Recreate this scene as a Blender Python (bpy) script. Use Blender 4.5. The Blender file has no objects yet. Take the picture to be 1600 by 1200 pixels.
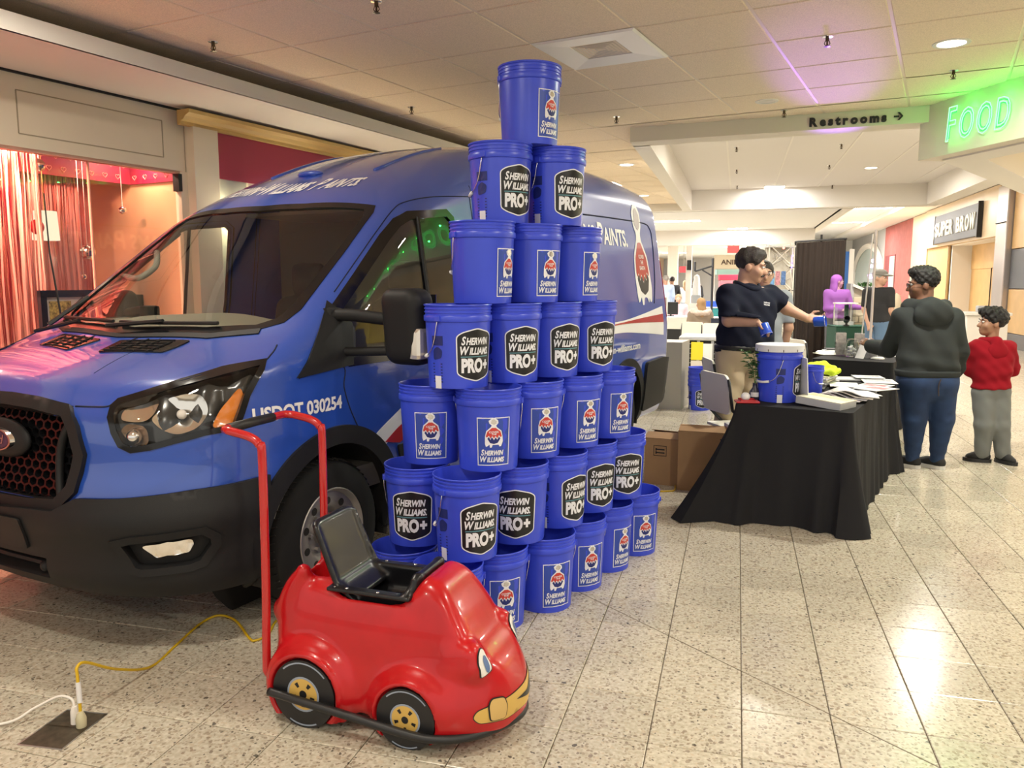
import bpy, bmesh, math, random
import numpy as np
from mathutils import Vector, Matrix
from mathutils.geometry import delaunay_2d_cdt
random.seed(7)
rng = np.random.default_rng(7)
S = bpy.context.scene
C = bpy.context.collection
R = math.radians
PI = math.pi

# ------------------------------------------------------------ camera
cam = bpy.data.cameras.new('camera'); camo = bpy.data.objects.new('camera', cam); C.objects.link(camo)
cam.sensor_width = 36; cam.lens = 1246.3 / 1600 * 36; cam.clip_start = .05; cam.clip_end = 300
camo.location = (0, 0, 1.533)
camo.rotation_euler = (R(90 - 7.223), 0, R(15.686))
S.camera = camo

# ------------------------------------------------------------ world, exposure
w = bpy.data.worlds.new('world'); S.world = w; w.use_nodes = True
w.node_tree.nodes['Background'].inputs[0].default_value = (1, .95, .85, 1)
w.node_tree.nodes['Background'].inputs[1].default_value = .9
S.view_settings.view_transform = 'Standard'; S.view_settings.look = 'None'
S.view_settings.gamma = 1; S.view_settings.use_curve_mapping = False
S.view_settings.exposure = 0.15
S.cycles.use_denoising = True
S.cycles.max_bounces = 8; S.cycles.transparent_max_bounces = 12
S.cycles.sample_clamp_indirect = 6
S.cycles.caustics_reflective = False; S.cycles.caustics_refractive = False

# ------------------------------------------------------------ materials
MATS = {}
def mat(name, col=(.8, .8, .8), rough=.5, metal=0., spec=.5, coat=0., noise=None, bump=None, emit=0., ecol=None, trans=0., sheen=0.):
    if name in MATS: return MATS[name]
    m = bpy.data.materials.new(name); m.use_nodes = True; nt = m.node_tree; N = nt.nodes
    b = N['Principled BSDF']
    b.inputs['Base Color'].default_value = (*col, 1); b.inputs['Roughness'].default_value = rough
    b.inputs['Metallic'].default_value = metal; b.inputs['Specular IOR Level'].default_value = spec
    b.inputs['Coat Weight'].default_value = coat; b.inputs['Coat Roughness'].default_value = .04
    b.inputs['Transmission Weight'].default_value = trans
    if sheen: b.inputs['Sheen Weight'].default_value = sheen
    if emit:
        b.inputs['Emission Color'].default_value = (*(ecol or col), 1); b.inputs['Emission Strength'].default_value = emit
    if noise or bump:
        tc = N.new('ShaderNodeTexCoord')
    if noise:   # (scale, amount[, detail])
        n = N.new('ShaderNodeTexNoise'); n.inputs['Scale'].default_value = noise[0]; n.inputs['Detail'].default_value = noise[2] if len(noise) > 2 else 4
        nt.links.new(tc.outputs['Object'], n.inputs['Vector'])
        mr = N.new('ShaderNodeMapRange'); mr.inputs['To Min'].default_value = 1 - noise[1]; mr.inputs['To Max'].default_value = 1 + noise[1]
        mr.inputs['From Min'].default_value = .3; mr.inputs['From Max'].default_value = .7
        nt.links.new(n.outputs[0], mr.inputs[0])
        mx = N.new('ShaderNodeVectorMath'); mx.operation = 'SCALE'; mx.inputs[0].default_value = col
        nt.links.new(mr.outputs[0], mx.inputs['Scale']); nt.links.new(mx.outputs[0], b.inputs['Base Color'])
    if bump:    # (scale, strength)
        n = N.new('ShaderNodeTexNoise'); n.inputs['Scale'].default_value = bump[0]; n.inputs['Detail'].default_value = 3
        nt.links.new(tc.outputs['Object'], n.inputs['Vector'])
        bp = N.new('ShaderNodeBump'); bp.inputs['Strength'].default_value = bump[1]; bp.inputs['Distance'].default_value = .005
        nt.links.new(n.outputs[0], bp.inputs['Height']); nt.links.new(bp.outputs[0], b.inputs['Normal'])
    MATS[name] = m
    return m
def glass(name, tint=(.9, .9, .9), refl=1.45, rough=0.0):
    if name in MATS: return MATS[name]
    m = bpy.data.materials.new(name); m.use_nodes = True; nt = m.node_tree; N = nt.nodes
    N.remove(N['Principled BSDF'])
    t = N.new('ShaderNodeBsdfTransparent'); t.inputs[0].default_value = (*tint, 1)
    g = N.new('ShaderNodeBsdfGlossy'); g.inputs['Roughness'].default_value = rough
    f = N.new('ShaderNodeFresnel'); ge = N.new('ShaderNodeNewGeometry'); mr = N.new('ShaderNodeMapRange'); mr.inputs['To Min'].default_value = refl; mr.inputs['To Max'].default_value = 1 / refl
    nt.links.new(ge.outputs['Backfacing'], mr.inputs[0]); nt.links.new(mr.outputs[0], f.inputs[0])
    mx = N.new('ShaderNodeMixShader')
    nt.links.new(f.outputs[0], mx.inputs[0]); nt.links.new(t.outputs[0], mx.inputs[1]); nt.links.new(g.outputs[0], mx.inputs[2])
    nt.links.new(mx.outputs[0], N['Material Output'].inputs[0])
    MATS[name] = m
    return m
def emis(name, col, s):
    if name in MATS: return MATS[name]
    m = bpy.data.materials.new(name); m.use_nodes = True; nt = m.node_tree
    nt.nodes.remove(nt.nodes['Principled BSDF'])
    e = nt.nodes.new('ShaderNodeEmission'); e.inputs[0].default_value = (*col, 1); e.inputs[1].default_value = s
    nt.links.new(e.outputs[0], nt.nodes['Material Output'].inputs[0]); MATS[name] = m
    return m

# ------------------------------------------------------------ mesh builders
class MB:
    def __init__(s): s.v = []; s.f = []
    def add(s, vs, fs):
        o = len(s.v); s.v += [tuple(float(c) for c in v) for v in vs]; s.f += [tuple(i + o for i in f) for f in fs]; return s
    def box(s, x0, x1, y0, y1, z0, z1, b=0.):
        if b <= 0:
            vs = [(x, y, z) for x in (x0, x1) for y in (y0, y1) for z in (z0, z1)]
            return s.add(vs, [(0, 1, 3, 2), (4, 6, 7, 5), (0, 4, 5, 1), (2, 3, 7, 6), (0, 2, 6, 4), (1, 5, 7, 3)])
        b = min(b, (x1 - x0) * .49, (y1 - y0) * .49, (z1 - z0) * .49)
        L = [(x0, x0 + b, x1 - b, x1), (y0, y0 + b, y1 - b, y1), (z0, z0 + b, z1 - b, z1)]
        bm = bmesh.new(); vs = [bm.verts.new((x, y, z)) for x in (x0, x1) for y in (y0, y1) for z in (z0, z1)]
        for f in [(0, 1, 3, 2), (4, 6, 7, 5), (0, 4, 5, 1), (2, 3, 7, 6), (0, 2, 6, 4), (1, 5, 7, 3)]: bm.faces.new([vs[i] for i in f])
        bmesh.ops.bevel(bm, geom=bm.edges[:], offset=b, segments=2, affect='EDGES', profile=.6)
        bm.verts.index_update()
        s.add([v.co[:] for v in bm.verts], [[v.index for v in f.verts] for f in bm.faces]); bm.free(); return s
    def prism(s, pts, z0, z1, M=None):
        """pts 2D outline extruded z0..z1"""
        n = len(pts); vs = [(x, y, z0) for x, y in pts] + [(x, y, z1) for x, y in pts]
        if M is not None: vs = [tuple(M @ Vector(v)) for v in vs]
        fs = [tuple(range(n))[::-1], tuple(range(n, 2 * n))] + [(i, (i + 1) % n, (i + 1) % n + n, i + n) for i in range(n)]
        return s.add(vs, fs)
    def tube(s, pts, r, n=8, cap=True, closed=False):
        P = [Vector(p) for p in pts]; m = len(P); rings = []
        rr = r if hasattr(r, '__len__') else [r] * m
        up = None
        for i in range(m):
            if closed: t = P[(i + 1) % m] - P[i - 1]
            else: t = P[min(i + 1, m - 1)] - P[max(i - 1, 0)]
            if t.length < 1e-9: t = Vector((0, 0, 1))
            t.normalize()
            if up is None: up = t.orthogonal().normalized()
            else:
                up = up - t * up.dot(t)
                up = up.normalized() if up.length > 1e-6 else t.orthogonal().normalized()
            bi = t.cross(up)
            rings.append([P[i] + (up * math.cos(2 * PI * k / n) + bi * math.sin(2 * PI * k / n)) * rr[i] for k in range(n)])
        vs = [v for rg in rings for v in rg]; fs = []
        for i in range(m if closed else m - 1):
            a = i * n; b = ((i + 1) % m) * n
            fs += [(a + k, a + (k + 1) % n, b + (k + 1) % n, b + k) for k in range(n)]
        if cap and not closed: fs += [tuple(range(n))[::-1], tuple(range((m - 1) * n, m * n))]
        return s.add(vs, fs)
    def lathe(s, prof, n=32, c=(0, 0, 0), ax='z', a0=0, a1=2 * PI, close=True):
        """prof: list of (r, z)"""
        vs = []; full = abs(a1 - a0 - 2 * PI) < 1e-6; m = n if full else n + 1
        for r, z in prof:
            for k in range(m):
                a = a0 + (a1 - a0) * k / n; p = (r * math.cos(a), r * math.sin(a), z)
                if ax == 'y': p = (p[0], p[2], p[1])
                if ax == 'x': p = (p[2], p[0], p[1])
                vs.append((p[0] + c[0], p[1] + c[1], p[2] + c[2]))
        fs = []
        for i in range(len(prof) - 1):
            for k in range(n):
                k2 = (k + 1) % m; q = [i * m + k, i * m + k2, (i + 1) * m + k2, (i + 1) * m + k]
                fs.append(tuple(q if ax != 'y' else q[::-1]))
        return s.add(vs, fs)
    def ell(s, c, rx, ry, rz, n=16, m=10):
        prof = [(math.sin(PI * i / m), -math.cos(PI * i / m)) for i in range(m + 1)]
        o = MB(); o.lathe([(max(r, 1e-4), z) for r, z in prof], n)
        return s.add([(x * rx + c[0], y * ry + c[1], z * rz + c[2]) for x, y, z in o.v], o.f)
    def xf(s, M):
        s.v = [tuple(M @ Vector(v)) for v in s.v]; return s
    def build(s, name, m, parent=None, smooth=False, fix=True, loc=None, rot=None):
        me = bpy.data.meshes.new(name); me.from_pydata(s.v, [], s.f)
        if fix:
            bm = bmesh.new(); bm.from_mesh(me); bmesh.ops.remove_doubles(bm, verts=bm.verts[:], dist=1e-5)
            bmesh.ops.recalc_face_normals(bm, faces=bm.faces[:]); bm.to_mesh(me); bm.free()
        for mm in (m if isinstance(m, (list, tuple)) else [m]): me.materials.append(mm)
        if smooth:
            me.polygons.foreach_set('use_smooth', [True] * len(me.polygons))
            if smooth is not True: me.set_sharp_from_angle(angle=R(smooth))
        me.update()
        o = bpy.data.objects.new(name, me); C.objects.link(o)
        if parent is not None: o.parent = parent
        if loc is not None: o.location = loc
        if rot is not None: o.rotation_euler = rot
        return o
def tag(o, label, cat, group=None, kind=None):
    o['label'] = label; o['category'] = cat
    if group: o['group'] = group
    if kind: o['kind'] = kind
    return o
def thing(name, label, cat, loc=(0, 0, 0), rz=0., group=None):
    o = bpy.data.objects.new(name, None); C.objects.link(o); o.empty_display_size = .1
    o.location = loc; o.rotation_euler = (0, 0, rz)
    return tag(o, label, cat, group)
def struct(o, label=None):
    o['kind'] = 'structure'
    if label: o['label'] = label
    return o
def dup(root, loc, rz=None, label=None, group=None):
    r = root.copy(); C.objects.link(r); r.location = loc
    if rz is not None: r.rotation_euler = (0, 0, rz)
    if label: r['label'] = label
    if group: r['group'] = group
    for ch in list(root.children):
        c = ch.copy(); C.objects.link(c); c.parent = r
        for g in list(ch.children):
            d = g.copy(); C.objects.link(d); d.parent = c
    return r
def text2d(s, size=1., shear=0., bold=0., space=1., outline=False, res=3):
    """flat lettering as 2D vertices and faces, lower left at the origin"""
    cu = bpy.data.curves.new('lettering', 'FONT'); cu.body = s; cu.size = size; cu.shear = shear; cu.offset = bold
    cu.space_character = space; cu.resolution_u = res
    if outline: cu.fill_mode = 'NONE'; cu.bevel_depth = outline; cu.bevel_resolution = 1
    o = bpy.data.objects.new('lettering', cu); C.objects.link(o)
    dg = bpy.context.evaluated_depsgraph_get(); dg.update()
    me = o.evaluated_get(dg).to_mesh()
    vs = np.array([v.co[:] for v in me.vertices]) if len(me.vertices) else np.zeros((0, 3)); fs = [tuple(p.vertices) for p in me.polygons]
    o.evaluated_get(dg).to_mesh_clear()
    bpy.data.objects.remove(o); bpy.data.curves.remove(cu)
    return vs, fs
def words(lines, outline=False):
    """lines: (text, x, y, size, shear, bold[, width]) -> one set of verts and faces; width stretches to fit"""
    V = np.zeros((0, 3)); F = []
    for t in lines:
        v, f = text2d(t[0], t[3], t[4], t[5], outline=outline)
        if not len(v): continue
        v = v.copy(); v[:, 0] -= v[:, 0].min()
        if len(t) > 6 and t[6]: v[:, 0] *= t[6] / v[:, 0].max()
        v[:, 0] += t[1]; v[:, 1] += t[2]
        o = len(V); V = np.vstack([V, v]); F += [tuple(i + o for i in q) for q in f]
    return V, F
def smallcaps(s, x, y, big, small, shear, bold, width=None):
    """first letter of each word big, the others small capitals; returns word-lines for words()"""
    out = []; cx = 0.
    for wd in s.split(' '):
        for part in wd.replace('-', ' - ').split(' '):
            if not part: continue
            for k, (t, sz) in enumerate(((part[0], big), (part[1:], small))):
                if not t: continue
                v, f = text2d(t, sz, shear, bold)
                wdt = v[:, 0].max() - v[:, 0].min() if len(v) else sz * .3
                yy = y + (big * .12 if part == '-' else 0)
                out.append([t, cx, yy, sz, shear, bold, wdt]); cx += wdt + sz * (.0 if k == 0 and len(part) > 1 else .07)
        cx += small * .28
    k = (width / cx) if width else 1.
    return [[t, x + c * k, yy, sz, sh, bo, wd * k] for t, c, yy, sz, sh, bo, wd in out]
def mapped(V, F, fn, name, m, parent=None, flip=False):
    mb = MB(); mb.add([fn(*v) for v in V], [f[::-1] for f in F] if flip else F)
    return mb.build(name, m, parent, fix=False)
# ------------------------------------------------------------ iso-surfaces of signed distance fields
def iso(f, lo, hi, cell, newton=2):
    """surface nets of f(x,y,z)=0 (inside negative) -> verts, quads"""
    lo = np.array(lo, float); hi = np.array(hi, float); n = np.ceil((hi - lo) / cell).astype(int) + 1
    ax = [lo[i] + cell * np.arange(n[i]) for i in range(3)]
    X, Y, Z = np.meshgrid(*ax, indexing='ij'); V = f(X, Y, Z)
    ins = V < 0
    a = [slice(0, -1), slice(1, None)]
    cs = [(i, j, k) for i in (0, 1) for j in (0, 1) for k in (0, 1)]
    cnt = sum(ins[a[i], a[j], a[k]].astype(np.int8) for i, j, k in cs)
    act = (cnt > 0) & (cnt < 8)
    idx = -np.ones(act.shape, int); ii = np.argwhere(act); idx[act] = np.arange(len(ii))
    acc = np.zeros((len(ii), 3)); num = np.zeros(len(ii))
    for c0 in cs:
        for d in range(3):
            if c0[d]: continue
            c1 = list(c0); c1[d] = 1
            va = V[ii[:, 0] + c0[0], ii[:, 1] + c0[1], ii[:, 2] + c0[2]]; vb = V[ii[:, 0] + c1[0], ii[:, 1] + c1[1], ii[:, 2] + c1[2]]
            m = (va < 0) != (vb < 0); t = np.where(m, va / np.where(m, va - vb, 1), 0)
            pt = np.tile(np.array(c0, float), (len(ii), 1)); pt[:, d] += t
            acc[m] += pt[m]; num[m] += 1
    P = lo + cell * (ii + acc / num[:, None])
    for _ in range(newton):
        v = f(P[:, 0], P[:, 1], P[:, 2]); g = grad(f, P); P = P - np.clip(v / np.maximum((g * g).sum(1), 1e-3), -cell, cell)[:, None] * g
    Q = []
    for d in range(3):
        e, h2 = (d + 1) % 3, (d + 2) % 3
        s0 = [slice(None)] * 3; s1 = [slice(None)] * 3; s0[d] = slice(0, -1); s1[d] = slice(1, None)
        cr = ins[tuple(s0)] != ins[tuple(s1)]
        q = np.argwhere(cr); q = q[(q[:, e] > 0) & (q[:, h2] > 0) & (q[:, e] < n[e] - 1) & (q[:, h2] < n[h2] - 1)]
        if not len(q): continue
        def at(de, dh):
            r = q.copy(); r[:, e] -= de; r[:, h2] -= dh; return idx[r[:, 0], r[:, 1], r[:, 2]]
        qd = np.stack([at(0, 0), at(1, 0), at(1, 1), at(0, 1)], 1)
        fl = ins[q[:, 0], q[:, 1], q[:, 2]]
        qd = np.where(fl[:, None], qd, qd[:, ::-1])
        Q.append(qd[(qd >= 0).all(1)])
    return P, np.vstack(Q)
def grad(f, P, e=2e-3):
    g = np.zeros_like(P)
    for d in range(3):
        o = np.zeros(3); o[d] = e
        g[:, d] = (f(P[:, 0] + o[0], P[:, 1] + o[1], P[:, 2] + o[2]) - f(P[:, 0] - o[0], P[:, 1] - o[1], P[:, 2] - o[2])) / (2 * e)
    return g
def smin(a, b, k):
    h = np.maximum(k - np.abs(a - b), 0) / k
    return np.minimum(a, b) - h * h * k * .25
def smax(a, b, k): return -smin(-a, -b, k)
def cone(X, Y, Z, a, b, ra, rb):
    """tapered capsule"""
    a = np.array(a, float); b = np.array(b, float); d = b - a; L2 = max(d @ d, 1e-9)
    t = np.clip(((X - a[0]) * d[0] + (Y - a[1]) * d[1] + (Z - a[2]) * d[2]) / L2, 0, 1)
    return np.sqrt((X - a[0] - t * d[0]) ** 2 + (Y - a[1] - t * d[1]) ** 2 + (Z - a[2] - t * d[2]) ** 2) - (ra + (rb - ra) * t)
def elli(X, Y, Z, c, r, M=None):
    x, y, z = X - c[0], Y - c[1], Z - c[2]
    if M is not None: x, y, z = [M[i][0] * x + M[i][1] * y + M[i][2] * z for i in range(3)]
    k0 = np.sqrt((x / r[0]) ** 2 + (y / r[1]) ** 2 + (z / r[2]) ** 2); k1 = np.sqrt((x / r[0] ** 2) ** 2 + (y / r[1] ** 2) ** 2 + (z / r[2] ** 2) ** 2)
    return k0 * (k0 - 1) / np.maximum(k1, 1e-6)
def rbox(X, Y, Z, c, hx, r):
    q = [np.abs(A - c[i]) - hx[i] + r for i, A in enumerate((X, Y, Z))]
    return np.sqrt(sum(np.maximum(t, 0) ** 2 for t in q)) + np.minimum(np.maximum(np.maximum(q[0], q[1]), q[2]), 0) - r
def isomesh(f, lo, hi, cell, name, m, parent=None, keep=None, newton=2):
    P, Q = iso(f, lo, hi, cell, newton)
    if keep is not None:
        c = P[Q].mean(1); Q = Q[keep(c)]
    mb = MB(); mb.v = [tuple(p) for p in P]; mb.f = [tuple(q) for q in Q]
    o = mb.build(name, m, parent, smooth=True, fix=False)
    if keep is not None:
        bm = bmesh.new(); bm.from_mesh(o.data); bmesh.ops.delete(bm, geom=[v for v in bm.verts if not v.link_faces], context='VERTS'); bm.to_mesh(o.data); bm.free()
    return o
def inpoly(x, y, poly):
    x = np.asarray(x, float); y = np.asarray(y, float); r = np.zeros(x.shape, bool); n = len(poly)
    for i in range(n):
        x0, y0 = poly[i]; x1, y1 = poly[(i + 1) % n]
        c = ((y0 > y) != (y1 > y)) & (x < (x1 - x0) * (y - y0) / ((y1 - y0) or 1e-12) + x0); r ^= c
    return r
def rounded(poly, r=.03, n=4):
    """round the corners of a 2D outline"""
    out = []; m = len(poly)
    for i in range(m):
        p = Vector(poly[i]); a = Vector(poly[i - 1]) - p; b = Vector(poly[(i + 1) % m]) - p
        rr = min(r, a.length * .45, b.length * .45); A = p + a.normalized() * rr; B = p + b.normalized() * rr
        for k in range(n + 1):
            t = k / n; out.append(tuple(A * (1 - t) ** 2 + p * 2 * t * (1 - t) + B * t * t))
    return out
def cdt(poly, cell, holes=()):
    """triangulate a 2D polygon with inner grid points"""
    P = np.array(poly, float); lo, hi = P.min(0), P.max(0); pts = []; edges = []
    def loop(L):
        L2 = []
        for i in range(len(L)):
            a = np.array(L[i], float); b = np.array(L[(i + 1) % len(L)], float); k = max(1, int(np.linalg.norm(b - a) / cell))
            L2 += [a + (b - a) * t / k for t in range(k)]
        o = len(pts); pts.extend(L2); edges.extend([(o + i, o + (i + 1) % len(L2)) for i in range(len(L2))]); return L2
    outer = loop(P); hs = [loop(hh) for hh in holes]
    gx, gy = np.meshgrid(np.arange(lo[0] + cell / 2, hi[0], cell), np.arange(lo[1] + cell / 2, hi[1], cell)); gx, gy = gx.ravel(), gy.ravel()
    ok = inpoly(gx, gy, [tuple(q) for q in outer])
    for hh in hs: ok &= ~inpoly(gx, gy, [tuple(q) for q in hh])
    B = np.array(pts); G = np.stack([gx, gy], 1)[ok]
    if len(G):
        d = np.sqrt(((G[:, None] - B[None]) ** 2).sum(2)).min(1); G = G[d > cell * .4]
    allp = [Vector(q) for q in pts] + [Vector(q) for q in G]
    v, e, f, *_ = delaunay_2d_cdt(allp, edges, [], 0, 1e-6)
    v = [(q.x, q.y) for q in v]
    cen = np.array([np.mean([v[i] for i in t], 0) for t in f]); ok = inpoly(cen[:, 0], cen[:, 1], [tuple(q) for q in outer])
    for hh in hs: ok &= ~inpoly(cen[:, 0], cen[:, 1], [tuple(q) for q in hh])
    return np.array(v), [tuple(t) for t, k in zip(f, ok) if k]
def circle(cx, cy, r, n=24, ry=None, a0=0, a1=2 * PI):
    return [(cx + r * math.cos(a0 + (a1 - a0) * k / n), cy + (ry or r) * math.sin(a0 + (a1 - a0) * k / n)) for k in range(n)]
def spline(pts, n=8, closed=False):
    P = [Vector(p) for p in pts]; m = len(P); out = []
    for i in range(m if closed else m - 1):
        p0 = P[i - 1] if (closed or i) else P[0]; p1 = P[i]; p2 = P[(i + 1) % m]; p3 = P[(i + 2) % m] if closed else P[min(i + 2, m - 1)]
        for k in range(n):
            t = k / n
            out.append(.5 * ((2 * p1) + (p2 - p0) * t + (2 * p0 - 5 * p1 + 4 * p2 - p3) * t * t + (3 * p1 - p0 - 3 * p2 + p3) * t ** 3))
    if not closed: out.append(P[-1])
    return out
# ============================================================ the hall
H = 3.15
def frame2(ang, off):
    """local (along, out, z) of a wall turned by ang from +Y, at distance off on its normal"""
    a = R(ang); D = Vector((math.sin(a), math.cos(a), 0)); Nn = Vector((math.cos(a), -math.sin(a), 0))
    M = Matrix.Identity(4)
    for i in range(3): M[i][0] = D[i]; M[i][1] = Nn[i]; M[i][2] = (0, 0, 1)[i]
    o = Nn * off
    for i in range(3): M[i][3] = o[i]
    return M
LW = frame2(11.5, -5.5)
def lw(d, n, z): return tuple(LW @ Vector((d, n, z)))

# -------- materials of the hall
def terrazzo():
    m = bpy.data.materials.new('terrazzo'); m.use_nodes = True; nt = m.node_tree; N = nt.nodes; L = nt.links.new
    b = N['Principled BSDF']
    tc = N.new('ShaderNodeTexCoord'); oi = N.new('ShaderNodeObjectInfo')
    sc = N.new('ShaderNodeVectorMath'); sc.operation = 'MULTIPLY_ADD'; sc.inputs[1].default_value = (1, 1, 1)
    cx = N.new('ShaderNodeCombineXYZ'); mu = N.new('ShaderNodeMath'); mu.operation = 'MULTIPLY'; mu.inputs[1].default_value = 57.
    L(oi.outputs['Random'], mu.inputs[0]); L(mu.outputs[0], cx.inputs[0]); L(mu.outputs[0], cx.inputs[1])
    L(tc.outputs['Object'], sc.inputs[0]); L(cx.outputs[0], sc.inputs[2])
    nz = N.new('ShaderNodeTexNoise'); nz.inputs['Scale'].default_value = 38; L(sc.outputs[0], nz.inputs['Vector'])
    ad = N.new('ShaderNodeVectorMath'); ad.operation = 'MULTIPLY_ADD'; ad.inputs[1].default_value = (.022, .022, 0)
    L(nz.outputs['Color'], ad.inputs[0]); L(sc.outputs[0], ad.inputs[2])
    col = None
    base = N.new('ShaderNodeTexNoise'); base.inputs['Scale'].default_value = 60; base.inputs['Detail'].default_value = 4; L(sc.outputs[0], base.inputs['Vector'])
    rb = N.new('ShaderNodeValToRGB'); L(base.outputs[0], rb.inputs[0])
    rb.color_ramp.elements[0].position = .3; rb.color_ramp.elements[0].color = (.42, .375, .285, 1)
    rb.color_ramp.elements[1].position = .7; rb.color_ramp.elements[1].color = (.63, .59, .485, 1)
    col = rb.outputs[0]
    for scale, thr, cut in ((85, .42, .42), (46, .62, .36)):
        v = N.new('ShaderNodeTexVoronoi'); v.inputs['Scale'].default_value = scale; v.voronoi_dimensions = '3D'; L(ad.outputs[0], v.inputs['Vector'])
        sp = N.new('ShaderNodeSeparateColor'); L(v.outputs['Color'], sp.inputs[0])
        cr = N.new('ShaderNodeValToRGB'); cr.color_ramp.interpolation = 'CONSTANT'; L(sp.outputs[1], cr.inputs[0])
        E = cr.color_ramp.elements; E[0].position = 0; E[0].color = (.36, .31, .23, 1); E[1].position = .3; E[1].color = (.30, .25, .19, 1)
        for p, c in ((.5, (.52, .44, .33)), (.7, (.22, .18, .14)), (.88, (.26, .20, .14)), (.95, (.05, .045, .04))):
            e = E.new(p); e.color = (*c, 1)
        m1 = N.new('ShaderNodeMath'); m1.operation = 'GREATER_THAN'; m1.inputs[1].default_value = thr; L(sp.outputs[0], m1.inputs[0])
        m2 = N.new('ShaderNodeMath'); m2.operation = 'LESS_THAN'; m2.inputs[1].default_value = cut; L(v.outputs['Distance'], m2.inputs[0])
        m3 = N.new('ShaderNodeMath'); m3.operation = 'MULTIPLY'; L(m1.outputs[0], m3.inputs[0]); L(m2.outputs[0], m3.inputs[1])
        m4 = N.new('ShaderNodeMath'); m4.operation = 'MULTIPLY'; m4.inputs[1].default_value = .8; L(m3.outputs[0], m4.inputs[0])
        mx = N.new('ShaderNodeMix'); mx.data_type = 'RGBA'; L(m4.outputs[0], mx.inputs[0]); L(col, mx.inputs[6]); L(cr.outputs[0], mx.inputs[7])
        col = mx.outputs[2]
    vs = N.new('ShaderNodeMapRange'); vs.inputs['To Min'].default_value = .9; vs.inputs['To Max'].default_value = 1.08; L(oi.outputs['Random'], vs.inputs[0])
    ml = N.new('ShaderNodeVectorMath'); ml.operation = 'SCALE'; L(col, ml.inputs[0]); L(vs.outputs[0], ml.inputs['Scale'])
    L(ml.outputs[0], b.inputs['Base Color'])
    n2 = N.new('ShaderNodeTexNoise'); n2.inputs['Scale'].default_value = 3; L(tc.outputs['Object'], n2.inputs['Vector'])
    r2 = N.new('ShaderNodeMapRange'); r2.inputs['To Min'].default_value = .14; r2.inputs['To Max'].default_value = .26; L(n2.outputs[0], r2.inputs[0]); L(r2.outputs[0], b.inputs['Roughness'])
    return m
M_tile = terrazzo()
M_grout = mat('grout', (.16, .13, .09), .8)
M_ceil = mat('ceiling_board', (.90, .75, .57), .95, bump=(220, .5), noise=(160, .13, 2))
M_grid = mat('ceiling_grid', (.86, .74, .58), .6)
M_white = mat('white_paint', (.80, .76, .70), .7)
M_cream = mat('cream_paint', (.74, .65, .50), .65, noise=(2, .03))
M_bulk = mat('beige_paint', (.74, .68, .57), .7)
M_red = mat('crimson_paint', (.33, .012, .05), .5)
M_gold = mat('gold_paint', (.60, .40, .14), .5)
M_black = mat('black_plastic', (.012, .012, .013), .45)
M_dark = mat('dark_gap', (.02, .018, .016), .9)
M_steel = mat('brushed_metal', (.55, .54, .52), .35, 1.)
M_chrome = mat('chrome', (.85, .85, .86), .12, 1.)
M_wood = mat('maple_panel', (.60, .37, .15), .4, noise=(3, .08))

# -------- floor: slab, tiles one by one near the camera, the rest joined
T = .3048; OX, OY = .065, 3.453
floor = struct(MB().box(-14, 14, -6, 52, -.2, -.007).build('floor', M_grout))
tm = MB(); g = .0016; e = .0028
a0, a1 = g, T - g
tm.add([(a0, a0, -.0069), (a1, a0, -.0069), (a1, a1, -.0069), (a0, a1, -.0069), (a0 + e, a0 + e, 0), (a1 - e, a0 + e, 0), (a1 - e, a1 - e, 0), (a0 + e, a1 - e, 0), (a0, a0, -.0022), (a1, a0, -.0022), (a1, a1, -.0022), (a0, a1, -.0022)],
       [(4, 5, 6, 7), (8, 9, 5, 4), (9, 10, 6, 5), (10, 11, 7, 6), (11, 8, 4, 7), (0, 1, 9, 8), (1, 2, 10, 9), (2, 3, 11, 10), (3, 0, 8, 11)])
cells = []
for i in range(-46, 40):
    for j in range(-16, 155):
        x, y = OX + i * T, OY + j * T
        if x < -14 or x > 13.5: continue
        cx, cy = x + T / 2, y + T / 2
        fw = -math.sin(R(15.686)) * cx + math.cos(R(15.686)) * cy; rt = math.cos(R(15.686)) * cx + math.sin(R(15.686)) * cy
        vis = fw > 1.9 and abs(rt) < fw * .66 + .2 and not (cx < -1.35 and cy > 2.9 + (-1.35 - cx) * .3 and cy > 3.4 + 0 * cx)
        cells.append((fw if vis else fw + 1000, x, y))
cells.sort()
OUTLET = (-2.36, 2.17)   # the floor box sits in this tile
t0 = None
for k, (d, x, y) in enumerate(cells[:300]):
    if t0 is None:
        t0 = tm.build('tile', M_tile, floor, fix=False); o = t0
    else:
        o = t0.copy(); C.objects.link(o)
    o.location = (x, y, 0)
rest = MB()
for d, x, y in cells[300:]:
    rest.add([(vx + x, vy + y, vz) for vx, vy, vz in tm.v], tm.f[:5])
o = rest.build('tile_field', M_tile, floor, fix=False); o['kind'] = 'stuff'
# a diagonal control joint sawn through the tiles
jd = Vector((.776, -.63)); jn = Vector((.63, .776)) * .0022; j0 = Vector((-.98, 3.99)) ; j1 = j0 + jd * 3.2
MB().prism([tuple(j0 + jn), tuple(j0 - jn), tuple(j1 - jn), tuple(j1 + jn)], -.001, .0006).build('control_joint', M_grout, floor)

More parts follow.
